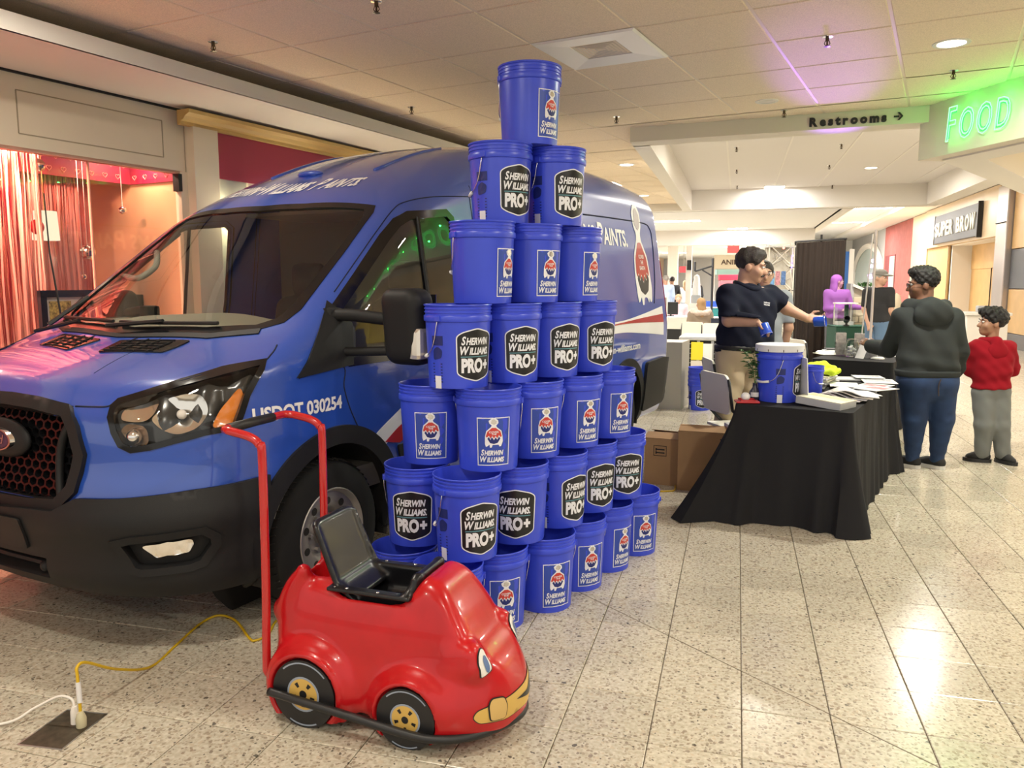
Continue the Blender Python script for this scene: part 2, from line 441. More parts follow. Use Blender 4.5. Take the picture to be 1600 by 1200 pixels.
# -------- near ceiling: grid plate with lay-in boards
GA = 12.6; gD = Vector((math.sin(R(GA)), math.cos(R(GA)))); gN = Vector((math.cos(R(GA)), -math.sin(R(GA)))); gO = Vector((-3.007, 5.102)); CU = .733; CV = .742
poly = [(-6.2, -3.2), (-3.2, 11.6), (-2.45, 17.3), (-1.14, 17.3), (-1.14, 8.65), (1.65, 8.33), (2.11, 7.37), (5.2, .9), (7.2, -3.2)]
ceil = struct(MB().prism(poly, H + .004, H + .12).build('ceiling', M_grid))
VENT = (2, 1)
tb = MB()
q = .010; z0, z1 = H - .002, H + .0035
tb.add([(q, q, z1), (CU - q, q, z1), (CU - q, CV - q, z1), (q, CV - q, z1), (q + .006, q + .006, z0), (CU - q - .006, q + .006, z0), (CU - q - .006, CV - q - .006, z0), (q + .006, CV - q - .006, z0)],
       [(7, 6, 5, 4), (0, 1, 5, 4), (1, 2, 6, 5), (2, 3, 7, 6), (3, 0, 4, 7)])
c0 = None; nct = 0
Mg = Matrix(((gN.x, gD.x, 0, 0), (gN.y, gD.y, 0, 0), (0, 0, 1, 0), (0, 0, 0, 1)))
cc = []
for i in range(-4, 14):
    for j in range(-10, 18):
        pts = [gO + gN * (i + a) * CU + gD * (j + b) * CV for a in (0, 1) for b in (0, 1)]
        c = (pts[0] + pts[3]) / 2
        ins = inpoly([p.x for p in pts], [p.y for p in pts], poly)
        if ins.sum() == 0: continue
        fw = -math.sin(R(15.686)) * c.x + math.cos(R(15.686)) * c.y
        if fw < 1.6 or abs(c.x * .963 + c.y * .27) > fw * .72 + 1: continue
        cc.append((fw, i, j, ins.sum() == 4, pts[0]))
for fw, i, j, full, p0 in cc:
    if (i, j) == VENT: continue
    if full:
        if c0 is None: c0 = tb.build('ceiling_tile', M_ceil, ceil, fix=False); o = c0
        else: o = c0.copy(); C.objects.link(o)
        o.matrix_world = Matrix.Translation((p0.x, p0.y, 0)) @ Mg
    else:   # cut boards along the edges
        pl = [(gO + gN * (i * CU + a) + gD * (j * CV + b)) for a, b in ((q, q), (CU - q, q), (CU - q, CV - q), (q, CV - q))]
        # clip against the ceiling outline (Sutherland-Hodgman on the fine grid is overkill: sample cells)
        sub = MB(); n = 12
        for a in range(n):
            for b in range(n):
                c4 = [gO + gN * (i * CU + q + (CU - 2 * q) * (a + da) / n) + gD * (j * CV + q + (CV - 2 * q) * (b + db) / n) for da, db in ((0, 0), (1, 0), (1, 1), (0, 1))]
                m = (c4[0] + c4[2]) / 2
                if inpoly([m.x], [m.y], poly)[0]: sub.add([(v.x, v.y, z0) for v in c4], [(3, 2, 1, 0)])
        if sub.f: sub.build('ceiling_tile', M_ceil, ceil)
# air diffuser in one cell
pv = gO + gN * VENT[0] * CU + gD * VENT[1] * CV
vent = thing('ceiling_vent', 'white square air diffuser panel with louvred centre in the near ceiling', 'vent', (pv.x, pv.y, H), -R(GA))
def ring(mb, cx, cy, a, b, z0, z1):
    vs = [(cx + sx * r, cy + sy * r, z) for r, z in ((a, z0), (b, z1)) for sx, sy in ((-1, -1), (1, -1), (1, 1), (-1, 1))]
    mb.add(vs, [(i, (i + 1) % 4, 4 + (i + 1) % 4, 4 + i) for i in range(4)])
m = MB(); ring(m, CU / 2, CV / 2, CU / 2 + .005, CU / 2 - .012, 0, -.012); ring(m, CU / 2, CV / 2, CU / 2 - .012, .17, -.012, .0); ring(m, CU / 2, CV / 2, .17, .17, 0, .05)
m.build('panel', mat('vent_paint', (.93, .90, .84), .35), vent)
MB().box(CU / 2 - .17, CU / 2 + .17, CV / 2 - .17, CV / 2 + .17, .045, .05).build('duct', M_dark, vent)
for k in range(6):
    m = MB(); r = .165 - k * .026; ring(m, CU / 2, CV / 2, r, r - .019, .002, .03); ring(m, CU / 2, CV / 2, r, r - .019, .006, .034); m.build('louvre', M_steel, vent)

# -------- bulkheads and beams
def slabp(name, pts, z0, z1, m): return struct(MB().prism(pts, z0, z1).build(name, m))
slabp('trim_1', [(-1.14, 8.65), (1.70, 8.325), (1.70, 8.62), (-1.14, 8.95)], 3.0, 3.5, M_bulk)          # beam with the restrooms sign
slabp('trim_2', [(-1.14, 8.9), (-.96, 8.9), (-.96, 17.0), (-1.14, 17.0)], 3.0, 3.5, M_white)
slabp('trim_3', [(-2.5, 17.0), (3.6, 16.9), (3.6, 17.3), (-2.5, 17.3)], 3.0, 4.2, M_white)
slabp('trim_4', [(3.38, 8.0), (3.7, 8.0), (3.7, 16.95), (3.38, 16.95)], 3.0, 3.5, M_white)
slabp('trim_5', [(-6.5, 23.3), (1.95, 23.1), (1.95, 23.5), (-6.5, 23.6)], 2.58, 3.2, M_white)
slabp('trim_6', [(1.9, 17.3), (2.15, 17.3), (2.15, 52), (1.9, 52)], 2.99, 4.2, M_white)
struct(MB().box(-1.0, 3.6, 8.6, 17.2, 3.4, 3.46).build('ceiling', mat('coffer_board', (.74, .70, .66), .9, noise=(150, .06, 2))))
M_far = mat('far_ceiling', (.85, .84, .82), .8)
cf = struct(MB().box(-8, 1.95, 17.2, 52, 2.99, 3.05).build('ceiling', M_far))
struct(MB().box(1.95, 7.5, 17.2, 52, 4.15, 4.2).build('ceiling', M_far))
# grid bars of the coffer ceiling run down the corridor
for xx in (-.2, .62, 1.44, 2.26, 3.08): MB().box(xx - .012, xx + .012, 8.9, 17, 3.393, 3.4).build('trim_7', M_white)['kind'] = 'structure'
# food court bulkhead
FA = Vector((1.59, 8.437)); FD = Vector((.4323, -.9017)); FN = Vector((-.9017, -.4323))
def fc(u, n, z): p = FA + FD * u + FN * n; return (p.x, p.y, z)
mb = MB(); pts = [(fc(0, 0, 0)[:2]), fc(6.8, 0, 0)[:2], fc(6.8, -.55, 0)[:2], fc(0, -.55, 0)[:2]]
mb.prism(pts, 2.67, 3.3); struct(mb.build('wall_right', M_bulk))
MB().prism([fc(.12, -.16, 0)[:2], fc(6.8, -.16, 0)[:2], fc(6.8, -.5, 0)[:2], fc(.12, -.5, 0)[:2]], 2.655, 2.6701).build('trim_8', M_white)['kind'] = 'structure'
struct(MB().prism([fc(.2, -.5, 0)[:2], fc(6.8, -.5, 0)[:2], (12, -4), (12, 14), (4.8, 14.0)], 2.95, 3.02).build('ceiling', M_ceil))
slabp('trim_15', [(1.80, 8.45), (4.62, 14.1), (4.9, 14.0), (2.15, 8.4)], 2.66, 3.0, M_white)
# restrooms sign, raised black letters and an arrow
BD = Vector((.9935, -.1139)); BNn = Vector((-.1139, -.9935))
def rb_(u, v, z):
    p = Vector((-1.14, 8.65)) + BD * u + BNn * (z + .002); return (p.x, p.y, v)
def solid(V, F, depth, fn, name, m, parent):
    n = len(V); mb = MB(); mb.add([fn(x, y, 0) for x, y, _ in V], F); mb.add([fn(x, y, depth) for x, y, _ in V], F)
    ed = {}
    for f in F:
        for i in range(len(f)):
            k = (f[i], f[(i + 1) % len(f)]); ed[k] = 1
    for a, b in ed:
        if (b, a) not in ed: mb.f.append((a, b, b + n, a + n))
    return mb.build(name, m, parent)
sg = thing('restrooms_sign', 'black raised Restrooms lettering with an arrow on the ceiling beam', 'sign')
cx = 1.766
for i, ch in enumerate('Restrooms'):
    V, F = words([(ch, 0, 0, .108, 0, .0060)]); wd = V[:, 0].max()
    V[:, 0] += cx; V[:, 1] += 3.033; solid(V, F, .012, rb_, 'letter', M_black, sg); cx += wd + .0185
V = np.array([(2.484, 3.062, 0), (2.53, 3.062, 0), (2.53, 3.077, 0), (2.484, 3.077, 0), (2.515, 3.035, 0), (2.533, 3.035, 0), (2.563, 3.07, 0), (2.533, 3.105, 0), (2.515, 3.105, 0), (2.543, 3.07, 0)])
V[:, 0] += .02
solid(V, [(0, 1, 2, 3), (4, 5, 6, 9), (9, 6, 7, 8)], .012, rb_, 'arrow', M_black, sg)
# neon letters
ng = thing('neon_sign', 'green neon FOOD COURT lettering on the beige bulkhead', 'neon sign')
M_neon = emis('neon_tube', (.02, 1., .07), 3.2)
M_neonw = emis('neon_core', (.28, 1., .40), 2.2)
def neon(s, u0, z, sizeB, sizeS, squeeze):
    cx = u0
    for k, ch in enumerate(s):
        sz = sizeB if k == 0 else sizeS
        V, F = text2d(ch, sz, .12, .0, outline=.0045); V = V.copy()
        mn = V[:, 0].min(); wd = (V[:, 0].max() - mn) * squeeze
        mb = MB(); mb.add([fc(cx + (x - mn) * squeeze, .035 + zz, z + y) for x, y, zz in V], F); o = mb.build('letter', M_neonw, ng, fix=False)
        V2, F2 = text2d(ch, sz * .86, .12, .0, outline=.004); V2 = V2.copy(); mn2 = V2[:, 0].min(); w2 = (V2[:, 0].max() - mn2) * squeeze
        mb = MB(); mb.add([fc(cx + (wd - w2) / 2 + (x - mn2) * squeeze, .03 + zz, z + sz * .05 + y) for x, y, zz in V2], F2); mb.build('tube', M_neon, o, fix=False)
        cx += wd + .035
    return cx
ce = neon('FOOD', .40, 2.775, .42, .36, .62)
neon('COURT', ce + .12, 2.80, .42, .36, .62)
for k in range(10):
    l = bpy.data.lights.new('neon_glow', 'POINT'); l.shadow_soft_size = .012; l.energy = .85; l.color = (.02, 1, .07)
    lo = bpy.data.objects.new('neon_glow', l); C.objects.link(lo); lo.parent = ng; lo.location = fc(.50 + .185 * k, .075, 2.85 + .16 * (k % 2))

# -------- downlights and sprinklers
LK = .78; FK = .42
M_lens = emis('lamp_lens', (1, .93, .82), 14)
def downlight(x, y, z, label, watt=70, r=.093, warm=(1, .95, .84), lit=True, group=None):
    t = thing('ceiling_light', label, 'light', (x, y, z), group=group)
    MB().lathe([(r + .028, .0), (r + .024, -.006), (r, -.006), (r - .006, 0.), (r - .006, -.003)], 24).build('trim_ring', M_white, t)
    MB().lathe([(.0005, -.0035), (r - .004, -.0035)], 24).build('lens', M_lens if lit else mat('lamp_off', (.6, .55, .46), .3), t)
    if lit:
        l = bpy.data.lights.new('lamp', 'AREA'); l.shape = 'DISK'; l.size = 2 * r; l.energy = watt * LK; l.color = warm; l.spread = R(176)
        lo = bpy.data.objects.new('lamp', l); C.objects.link(lo); lo.parent = t; lo.location = (0, 0, -.02)
    return t
downlight(1.343, 6.263, H - .001, 'bright round downlight in the near ceiling, above the neon sign side', 90)
downlight(-1.53, 11.28, H - .001, 'round downlight left of the restrooms beam', 110)
downlight(-1.75, 15.3, H - .001, 'small distant round downlight behind the van roof', 110)
downlight(2.03, 14.46, 3.399, 'round downlight in the raised ceiling beyond the restrooms beam', 110)
downlight(.195, 7.75, H - .001, 'unlit round downlight beside the restrooms beam', lit=False, r=.075)
# further lamps of the same ceiling, behind and beside the camera
for x, y in ((1.6, 2.6), (-1.6, 1.2), (-3.3, 3.2), (3.6, 1.2), (.2, -1.2), (-3.2, -1.6), (3.4, -2.0)):
    downlight(x, y, H - .001, 'round downlight of the near ceiling outside the view', 60 if x > -1 else 44, warm=(1, .93, .79), group='near ceiling lamps outside the view')
for x, y in ((5.6, 5), (5.2, 9), (5.9, 12.0)):
    downlight(x, y, 2.949, 'round downlight of the food court ceiling outside the view', 120, group='food court lamps')
for x, y, zz in ((.4, 10.6, 3.4), (2.4, 10.6, 3.4)):
    downlight(x, y, zz - .001, 'round downlight of the raised ceiling hidden by the beam', 90, group='lamps hidden by the beam')
M_tube = emis('tube_light', (1, .98, .95), 20)
def panel_light(x, y, z, sx, sy, label, watt, group=None):
    t = thing('ceiling_light', label, 'light', (x, y, z), group=group)
    MB().box(-sx / 2 - .02, sx / 2 + .02, -sy / 2 - .02, sy / 2 + .02, -.012, 0).build('housing', M_white, t)
    MB().box(-sx / 2, sx / 2, -sy / 2, sy / 2, -.016, -.011).build('lens', M_tube, t)
    l = bpy.data.lights.new('lamp', 'AREA'); l.shape = 'RECTANGLE'; l.size = sx; l.size_y = sy; l.energy = watt * FK; l.color = (1, .98, .96)
    lo = bpy.data.objects.new('lamp', l); C.objects.link(lo); lo.parent = t; lo.location = (0, 0, -.03)
panel_light(.63, 16.72, 3.4, .36, .3, 'white rectangular lamp below the far crossbeam', 130)
panel_light(-.05, 22.6, 2.99, .5, .4, 'white rectangular lamp below the second crossbeam', 200)
for k, (x, y) in enumerate(((3.2, 30.), (3.4, 34.4), (3.4, 40.4))):
    downlight(x, y, 4.149, 'small round downlight in the high far ceiling, %s along the row' % ('first', 'second', 'third')[k], 200, r=.12)
for k, (x, y) in enumerate(((4.4, 20.5), (4.4, 24.5), (4.4, 28.5))):
    downlight(x, y, 4.149, 'round downlight washing the maple shop front, %s from the near end' % ('first', 'second', 'third')[k], 75, r=.12)
for x, y, p in ((-1.5, 19.5, 420), (-4.5, 21, 420), (.5, 27, 650), (-3.5, 28, 650), (0, 34, 700), (4.5, 31, 500), (4.5, 38, 500), (-3, 40, 700), (1, 44, 700)):
    panel_light(x, y, 2.99 if x < 1.9 else 4.15, 1.2, .3, 'fluorescent ceiling lamp far down the corridor', p, group='far corridor lamps')
spr = None
for k, (x, y, zz, lab) in enumerate(((.516, 5.883, H, 'between the purple glow and the large downlight'), (1.539, 7.05, H, 'nearest the food court bulkhead'), (.367, 8.2, H, 'just above the restrooms lettering'), (-1.2, 8.06, H, 'at the end of the restrooms beam'), (-2.965, 7.115, H, 'left of the bucket tower, further one'), (-3.468, 4.88, H, 'above the cream shop fascia'), (-2.07, 4.466, H, 'at the top edge above the van roof'),
        (1.69, 16.8, 3.4, 'raised ceiling, far right one'), (1.29, 11.925, 3.4, 'raised ceiling, near right one'), (1.346, 13.97, 3.4, 'raised ceiling, middle right one'), (-.079, 11.8, 3.4, 'raised ceiling, near left one'), (-.08, 14.1, 3.4, 'raised ceiling, middle left one'), (-.074, 16.38, 3.4, 'raised ceiling, far left one'))):
    if spr is None:
        spr = thing('sprinkler', 'small ceiling sprinkler head, ' + lab, 'sprinkler', (x, y, zz), group='ceiling sprinklers')
        MB().lathe([(.001, 0), (.035, 0), (.033, -.004), (.012, -.006)], 14).build('escutcheon', M_chrome, spr)
        m = MB().lathe([(.012, 0), (.012, -.03), (.006, -.032), (.006, -.06), (.001, -.06)], 10); m.tube([(.012, 0, -.028), (.018, 0, -.045), (.004, 0, -.062)], .003, 5); m.tube([(-.012, 0, -.028), (-.018, 0, -.045), (-.004, 0, -.062)], .003, 5)
        m.lathe([(.001, -.062), (.022, -.064), (.001, -.067)], 12).build('head', mat('bronze', (.10, .07, .04), .4, .8), spr)
    else: dup(spr, (x, y, zz), label='small ceiling sprinkler head, ' + lab)

# -------- left side: cove shelf and shop fronts
m = MB(); m.box(-3, 11, 0, .84, 2.94, 2.96); m.box(-3, 11, .82, .845, 2.94, 3.045); m.xf(LW); struct(m.build('trim_9', mat('cove_paint', (.80, .76, .70), .7)))
m = MB(); m.box(-3, 11, -.02, .0, 2.96, 3.6); m.box(-3, 11, 0, .78, 3.32, 3.34); m.xf(LW); struct(m.build('trim_10', M_dark))  # cove back coloured near black, the gap's shade put into its colour
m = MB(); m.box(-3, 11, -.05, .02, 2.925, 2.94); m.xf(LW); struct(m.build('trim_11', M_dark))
wl = MB(); wl.box(-3, 4.79, -.06, 0, 2.43, 2.93); wl.box(4.79, 11.2, -.2, -.05, 2.2, 2.93); wl.box(4.73, 4.8, -.06, .01, 0, 2.44)
wl.xf(LW); WL = struct(wl.build('wall_left', M_cream))
m = MB()
for (u0, u1, z0, z1) in ((3.42, 4.58, 2.535, 2.535), (3.42, 4.58, 2.82, 2.82)): m.box(u0, u1, -.001, .003, z0 - .004, z0 + .004)
for u in (3.42, 4.58): m.box(u - .004, u + .004, -.001, .003, 2.535, 2.82)
m.xf(LW).build('panel_moulding', mat('cream_line', (.36, .30, .2), .7), WL)
def pil(u0, u1, n, z0, z1, m_, nm='wall_left'):
    o = MB().box(u0, u1, -.1, n, z0, z1, .006).xf(LW).build(nm, m_); return struct(o)
pil(4.8, 5.06, .10, 0, 2.9, M_cream)
pil(5.06, 5.42, .04, 0, 2.9, mat('pale_green_paint', (.56, .57, .47), .6))
pil(5.42, 7.95, .06, 2.25, 2.9, M_cream)
m = MB().box(5.0, 7.9, .06, .075, 2.42, 2.80).xf(LW).build('panel', M_red, WL)
# crown moulding with a returned end
prof = [(.06, 2.80), (.10, 2.805), (.10, 2.83), (.13, 2.84), (.15, 2.865), (.20, 2.885), (.20, 2.915), (.06, 2.915)]
m = MB(); n = len(prof); m.add([(4.68, a, b) for a, b in prof] + [(8.0, a, b) for a, b in prof], [tuple(range(n))] + [tuple(range(n, 2 * n))] + [(i, (i + 1) % n, (i + 1) % n + n, i + n) for i in range(n)])
struct(m.xf(LW).build('trim_12', M_gold))
# window of the pink shop
M_shop = glass('shop_glass', (.93, .93, .92), 1.5)
win = struct(MB().box(.2, 4.72, -.035, -.025, .12, 2.43).xf(LW).build('window_1', M_shop))
m = MB(); m.box(.2, 4.76, -.06, 0, 2.42, 2.445); m.box(.2, 4.76, -.06, 0, .08, .12); m.box(3.93, 3.937, -.045, -.022, .12, 2.42)
m.xf(LW).build('window_frame', mat('pink_frame', (.65, .32, .24), .4), win)
MB().box(4.70, 4.735, -.05, .02, 2.28, 2.42).xf(LW).build('hinge', M_black, win)
struct(MB().box(-1, 4.78, -.06, 0, 0, .09).xf(LW).build('wall_left', M_cream))
M_pinkwall = mat('pink_wall', (.62, .17, .13), .7); M_shopw = mat('shop_tan', (.55, .36, .2), .7)
m = MB(); m.box(-1, 4.85, -3.6, -3.5, 0, 2.6); m.box(-1.1, -1, -3.6, -.06, 0, 2.6); struct(m.xf(LW).build('wall_left', M_pinkwall))
struct(MB().box(4.76, 4.86, -3.6, -.06, 0, 2.6).xf(LW).build('wall_left', M_shopw))
struct(MB().box(-1, 4.85, -3.6, -.06, 2.62, 2.66).xf(LW).build('ceiling', mat('shop_ceiling', (.6, .45, .36), .8)))
# crimson valance with outlined hearts behind the glass, turned along the end wall
val = MB(); val.box(3.2, 4.755, -.64, -.62, 2.37, 2.62); val.box(4.74, 4.755, -.62, -.07, 2.37, 2.62); val = struct(val.xf(LW).build('wall_left', M_red))
hm = MB(); hp = [(math.sin(t) ** 3 * .022, (13 * math.cos(t) - 5 * math.cos(2 * t) - 2 * math.cos(3 * t) - math.cos(4 * t)) / 16 * .022) for t in np.linspace(0, 2 * PI, 15)[:-1]]
for k in range(16):
    u = 3.9 + (k // 2) * .12; z = 2.52 if k % 2 else 2.425; u += .06 * (k % 2)
    if u < 4.72: hm.tube([(u + a, -.616, z + b) for a, b in hp], .0025, 4, closed=True)
for k in range(8):
    n_ = -.56 + (k // 2) * .13 + .06 * (k % 2); z = 2.52 if k % 2 else 2.425; hm.tube([(4.737, n_ + a, z + b) for a, b in hp], .0025, 4, closed=True)
hm.xf(LW).build('heart_print', mat('heart_line', (.8, .35, .3), .5), val)['kind'] = 'stuff'
# tinsel curtains
def tinsel(u0, u1, n, num, label, m_, w=.014):
    mb = MB()
    for k in range(num):
        u = u0 + (u1 - u0) * (k + rng.random() * .8) / num; dn = n + rng.normal() * .02; ph = rng.random() * 6
        pts = [(u + .006 * math.sin(ph + zz * 5), dn + .008 * math.sin(ph * 2 + zz * 4), zz) for zz in np.linspace(2.45, .05, 9)]
        vs = []; a = rng.random() * PI
        for p in pts: vs += [(p[0] - w * math.cos(a), p[1] - w * math.sin(a), p[2]), (p[0] + w * math.cos(a), p[1] + w * math.sin(a), p[2])]
        mb.add(vs, [(2 * i, 2 * i + 1, 2 * i + 3, 2 * i + 2) for i in range(8)])
    o = mb.xf(LW).build('tinsel_curtain', m_, fix=False); tag(o, label, 'curtain', kind='stuff'); return o
M_tin1 = mat('tinsel_pink', (.82, .36, .30), .45, .1); M_tin2 = mat('tinsel_red', (.50, .07, .10), .3, .4); M_tin3 = mat('tinsel_pale', (.85, .42, .34), .4, .1)
tinsel(2.7, 3.58, -.34, 110, 'deep red and pink tinsel strands hanging behind the shop window', M_tin2, .007)
tinsel(2.6, 3.70, -.24, 90, 'salmon tinsel strands at the window edge of the pink shop', M_tin3, .007)
tinsel(3.5, 4.46, -.78, 230, 'long pink fringe curtain across the back of the shop window', M_tin1, .009)
# mirror balls
M_ball = mat('mirror_facets', (.85, .82, .76), .08, 1.)
def ball(d, n, z, r, label):
    bm = bmesh.new(); bmesh.ops.create_uvsphere(bm, u_segments=20, v_segments=14, radius=r); bm.verts.index_update()
    mb = MB(); mb.add([v.co[:] for v in bm.verts], [[v.index for v in f.verts] for f in bm.faces]); bm.free()
    t = thing('mirror_ball', label, 'mirror ball', lw(d, n, z), group='mirror balls in the shop window'); mb.build('facets', M_ball, t)
    MB().tube([(0, 0, r * .97), (0, 0, 2.60 - z)], .0025, 5).build('string', M_steel, t)
    MB().lathe([(.001, r * 1.08), (r * .2, r * 1.07), (r * .22, r * .95)], 12).build('cap', M_chrome, t)
ball(3.80, -.40, 2.40, .046, 'mirror ball hanging highest beside the red tinsel')
ball(4.16, -.42, 1.77, .062, 'largest mirror ball, at the edge of the pink fringe')
ball(4.10, -.40, 1.58, .023, 'small mirror ball below the largest one')
ball(4.52, -.45, 2.13, .032, 'mirror ball hanging before the tan shop wall')
# shade lamp inside the shop
t = thing('hanging_lamp', 'cream drum shade lamp glowing behind the tinsel', 'lamp', lw(3.92, -.56, 1.86))
MB().lathe([(.095, 0), (.085, .22), (.001, .22)], 24).build('lamp_shade', emis('shade_glow', (1, .8, .55), 1.3), t); MB().tube([(0, 0, .22), (0, 0, .76)], .004, 6).build('cord', M_gold, t)
t = thing('balloon', 'red and white balloon beside the cream lamp shade', 'balloon', lw(3.79, -.46, 1.95))
MB().ell((0, 0, 0), .05, .05, .056, 16, 10).build('balloon_body', mat('red_balloon', (.7, .04, .05), .2), t, smooth=True); MB().tube([(0, 0, .054), (0, 0, .66)], .0015, 4).build('string', M_white, t)
# framed print standing in the window
t = thing('framed_poster', 'black framed shop poster with photographs on the window floor', 'picture frame', lw(3.83, -.135, -.02))
M_LWr = LW.to_3x3().to_4x4()
m = MB()
for (a, b, c, d) in ((-.27, .27, 1.45, 1.50), (-.27, .27, .70, .75), (-.27, -.225, .70, 1.5), (.225, .27, .70, 1.5)): m.box(a, b, -.02, .02, c, d)
m.xf(M_LWr).build('frame', M_black, t)
MB().box(-.225, .225, -.01, .0, .75, 1.45).xf(M_LWr).build('print', mat('print_paper', (.72, .66, .58), .5), t)
MB().box(-.2, -.03, .0, .002, 1.22, 1.42).xf(M_LWr).build('photo', mat('leopard_print', (.55, .40, .12), .5, noise=(40, .8)), t)
MB().lathe([(.001, 0), (.09, 0)], 20, ax='y').xf(Matrix.Translation((.05, .003, 1.31))).xf(M_LWr).build('photo', mat('grey_photo', (.30, .28, .27), .5, noise=(30, .4)), t)
MB().box(.08, .2, .004, .005, 1.1, 1.42).xf(M_LWr).build('photo', mat('pink_photo', (.75, .35, .40), .5), t)
MB().box(-.1, .18, .004, .006, .98, 1.12).xf(M_LWr).build('caption_card', M_white, t)
m = MB()
for a in (-.2, .2): m.tube([(a, -.03, .7), (a, -.12, .0)], .012, 6)
m.tube([(0, -.02, 1.3), (0, -.35, .0)], .012, 6); m.xf(M_LWr).build('easel', M_black, t)
# shop lamps (inside the pink shop)
for k, (d, n) in enumerate(((4.55, -.35), (3.0, -1.6), (2.3, -.14), (3.2, -.14))):
    p = lw(d, n, 2.615); tt = downlight(p[0], p[1], p[2], ('round downlight by the tan end wall of the pink shop', 'round downlight deep inside the pink shop', 'pink downlight over the shop window outside the view', 'pink downlight above the tinsel in the shop window')[k], (10, 50, 230, 170)[k], r=.09, warm=(1, .40, .28) if k > 0 else (1, .74, .5))
# second shop, seen through the van: opening, glass, rails of clothes
pil(5.42, 5.78, .05, 0, 2.26, M_cream); pil(7.7, 8.3, .08, 0, 2.9, M_cream); pil(8.3, 11.2, .03, 0, 2.93, mat('pale_wall', (.55, .56, .5), .7))
w2 = struct(MB().box(5.78, 7.7, -.04, -.03, .05, 2.25).xf(LW).build('window_2', M_shop))
MB().box(6.72, 6.76, -.06, -.01, .05, 2.25).xf(LW).build('mullion', M_dark, w2)
m = MB(); m.box(5.2, 9, -3.6, -3.5, 0, 2.6); m.box(5.1, 5.2, -3.6, -.2, 0, 2.6); m.box(9, 9.1, -3.6, -.2, 0, 2.6); struct(m.xf(LW).build('wall_left', mat('shop_olive', (.5, .45, .26), .7)))
struct(MB().box(5.2, 9, -3.6, -.2, 2.6, 2.64).xf(LW).build('ceiling', M_white))
for k in range(3):
    p = lw(5.9 + .9 * k, -1.5, 2.595); downlight(p[0], p[1], p[2], '%s round downlight inside the clothes shop behind the van' % ('nearest', 'middle', 'farthest')[k], 130, warm=(1, .85, .62))
for k, d in enumerate((5.25, 6.5)):  # unseen lamps added to brighten the shop front seen through the windscreen
    p = lw(d, .13, 2.20); t = thing('added_wall_lamp', 'added fill lamp on the shop front hidden behind the van roof, %s one' % ('near', 'far')[k], 'lamp', p)
    MB().lathe([(.001, .05), (.03, .05), (.05, -.04)], 16).build('lamp_shade', M_gold, t); MB().lathe([(.001, -.038), (.045, -.038)], 16).build('lens', M_lens, t)
    l = bpy.data.lights.new('lamp', 'POINT'); l.shadow_soft_size = .05; l.energy = 16; l.color = (1, .90, .62); lo = bpy.data.objects.new('lamp', l); C.objects.link(lo); lo.parent = t; lo.location = (0, 0, -.10)
rk = thing('clothes_rail', 'chrome rail of hanging clothes in the shop behind the van', 'clothes rail', lw(6.6, -1.6, 0))
m = MB()
for a in (-.7, .7): m.tube([(a, 0, 0), (a, 0, 1.5)], .014, 6); m.box(a - .03, a + .03, -.25, .25, 0, .02)
m.tube([(-.72, 0, 1.5), (.72, 0, 1.5)], .014, 6); m.xf(M_LWr).build('rail', M_chrome, rk)
for k in range(14):
    a = -.65 + k * .1; c = random.choice([(.55, .5, .45), (.3, .06, .07), (.6, .3, .3), (.1, .12, .14), (.5, .42, .3)])
    MB().prism([(-.2, .75), (.2, .75), (.22, 1.3), (.06, 1.44), (-.06, 1.44), (-.22, 1.3)], a - .03, a + .03, Matrix(((0, 0, 1, 0), (1, 0, 0, 0), (0, 1, 0, 0), (0, 0, 0, 1)))).xf(M_LWr).build('garment', mat('cloth%d' % k, c, .8), rk)

# -------- right side of the corridor and its far end
RX = 6.4
M_plas = mat('grey_plaster', (.42, .42, .42), .8)
WR = struct(MB().box(RX, RX + .2, 28.0, 52, 0, 4.15).build('wall_right', M_plas))
struct(MB().box(RX, RX + .2, 15, 22.7, 0, 4.15).build('wall_right', M_wood)); struct(MB().box(RX + 1.1, RX + 1.3, 22, 29, 0, 4.15).build('wall_right', M_wood))
struct(MB().box(RX, RX + 1.1, 27.93, 28.1, 0, 4.15).build('wall_right', M_white)); struct(MB().box(RX, RX + 1.1, 22.6, 22.7, 0, 4.15).build('wall_right', M_wood))
struct(MB().box(RX - 1.2, RX + .1, 17, 52, 4.0, 4.16).build('trim_13', M_white))
struct(MB().box(-8, 8, 51, 51.2, 0, 4.2).build('wall_back', mat('far_white', (.8, .8, .78), .8)))
struct(MB().box(-8.2, -8, 11, 52, 0, 3.4).build('wall_left', M_white))
m_ = struct(MB().box(7.0, 7.2, 5.5, 13.6, 0, 2.95).build('wall_right', M_white)); MB().box(6.85, 7.0, 5.6, 13.5, 2.15, 2.85, .01).build('fascia', mat('yellow_fascia', (.78, .62, .10), .5), m_); MB().box(6.9, 7.0, 5.6, 13.5, .9, 1.0).build('counter_edge', M_steel, m_)
struct(MB().box(12, 12.2, -6, 18, 0, 3.4).build('wall_right', M_white))
struct(MB().box(RX + .2, 12, 14.8, 15, 0, 4.2).build('wall_back', M_cream))
struct(MB().prism([(-8, 11), (-2.4, 11.0), (-2.4, 11.3), (-8, 11.3)], 0, 3.3).build('wall_left', M_cream))
struct(MB().box(3.6, 7.5, 17.1, 17.3, 3.9, 4.2).build('trim_16', M_white))
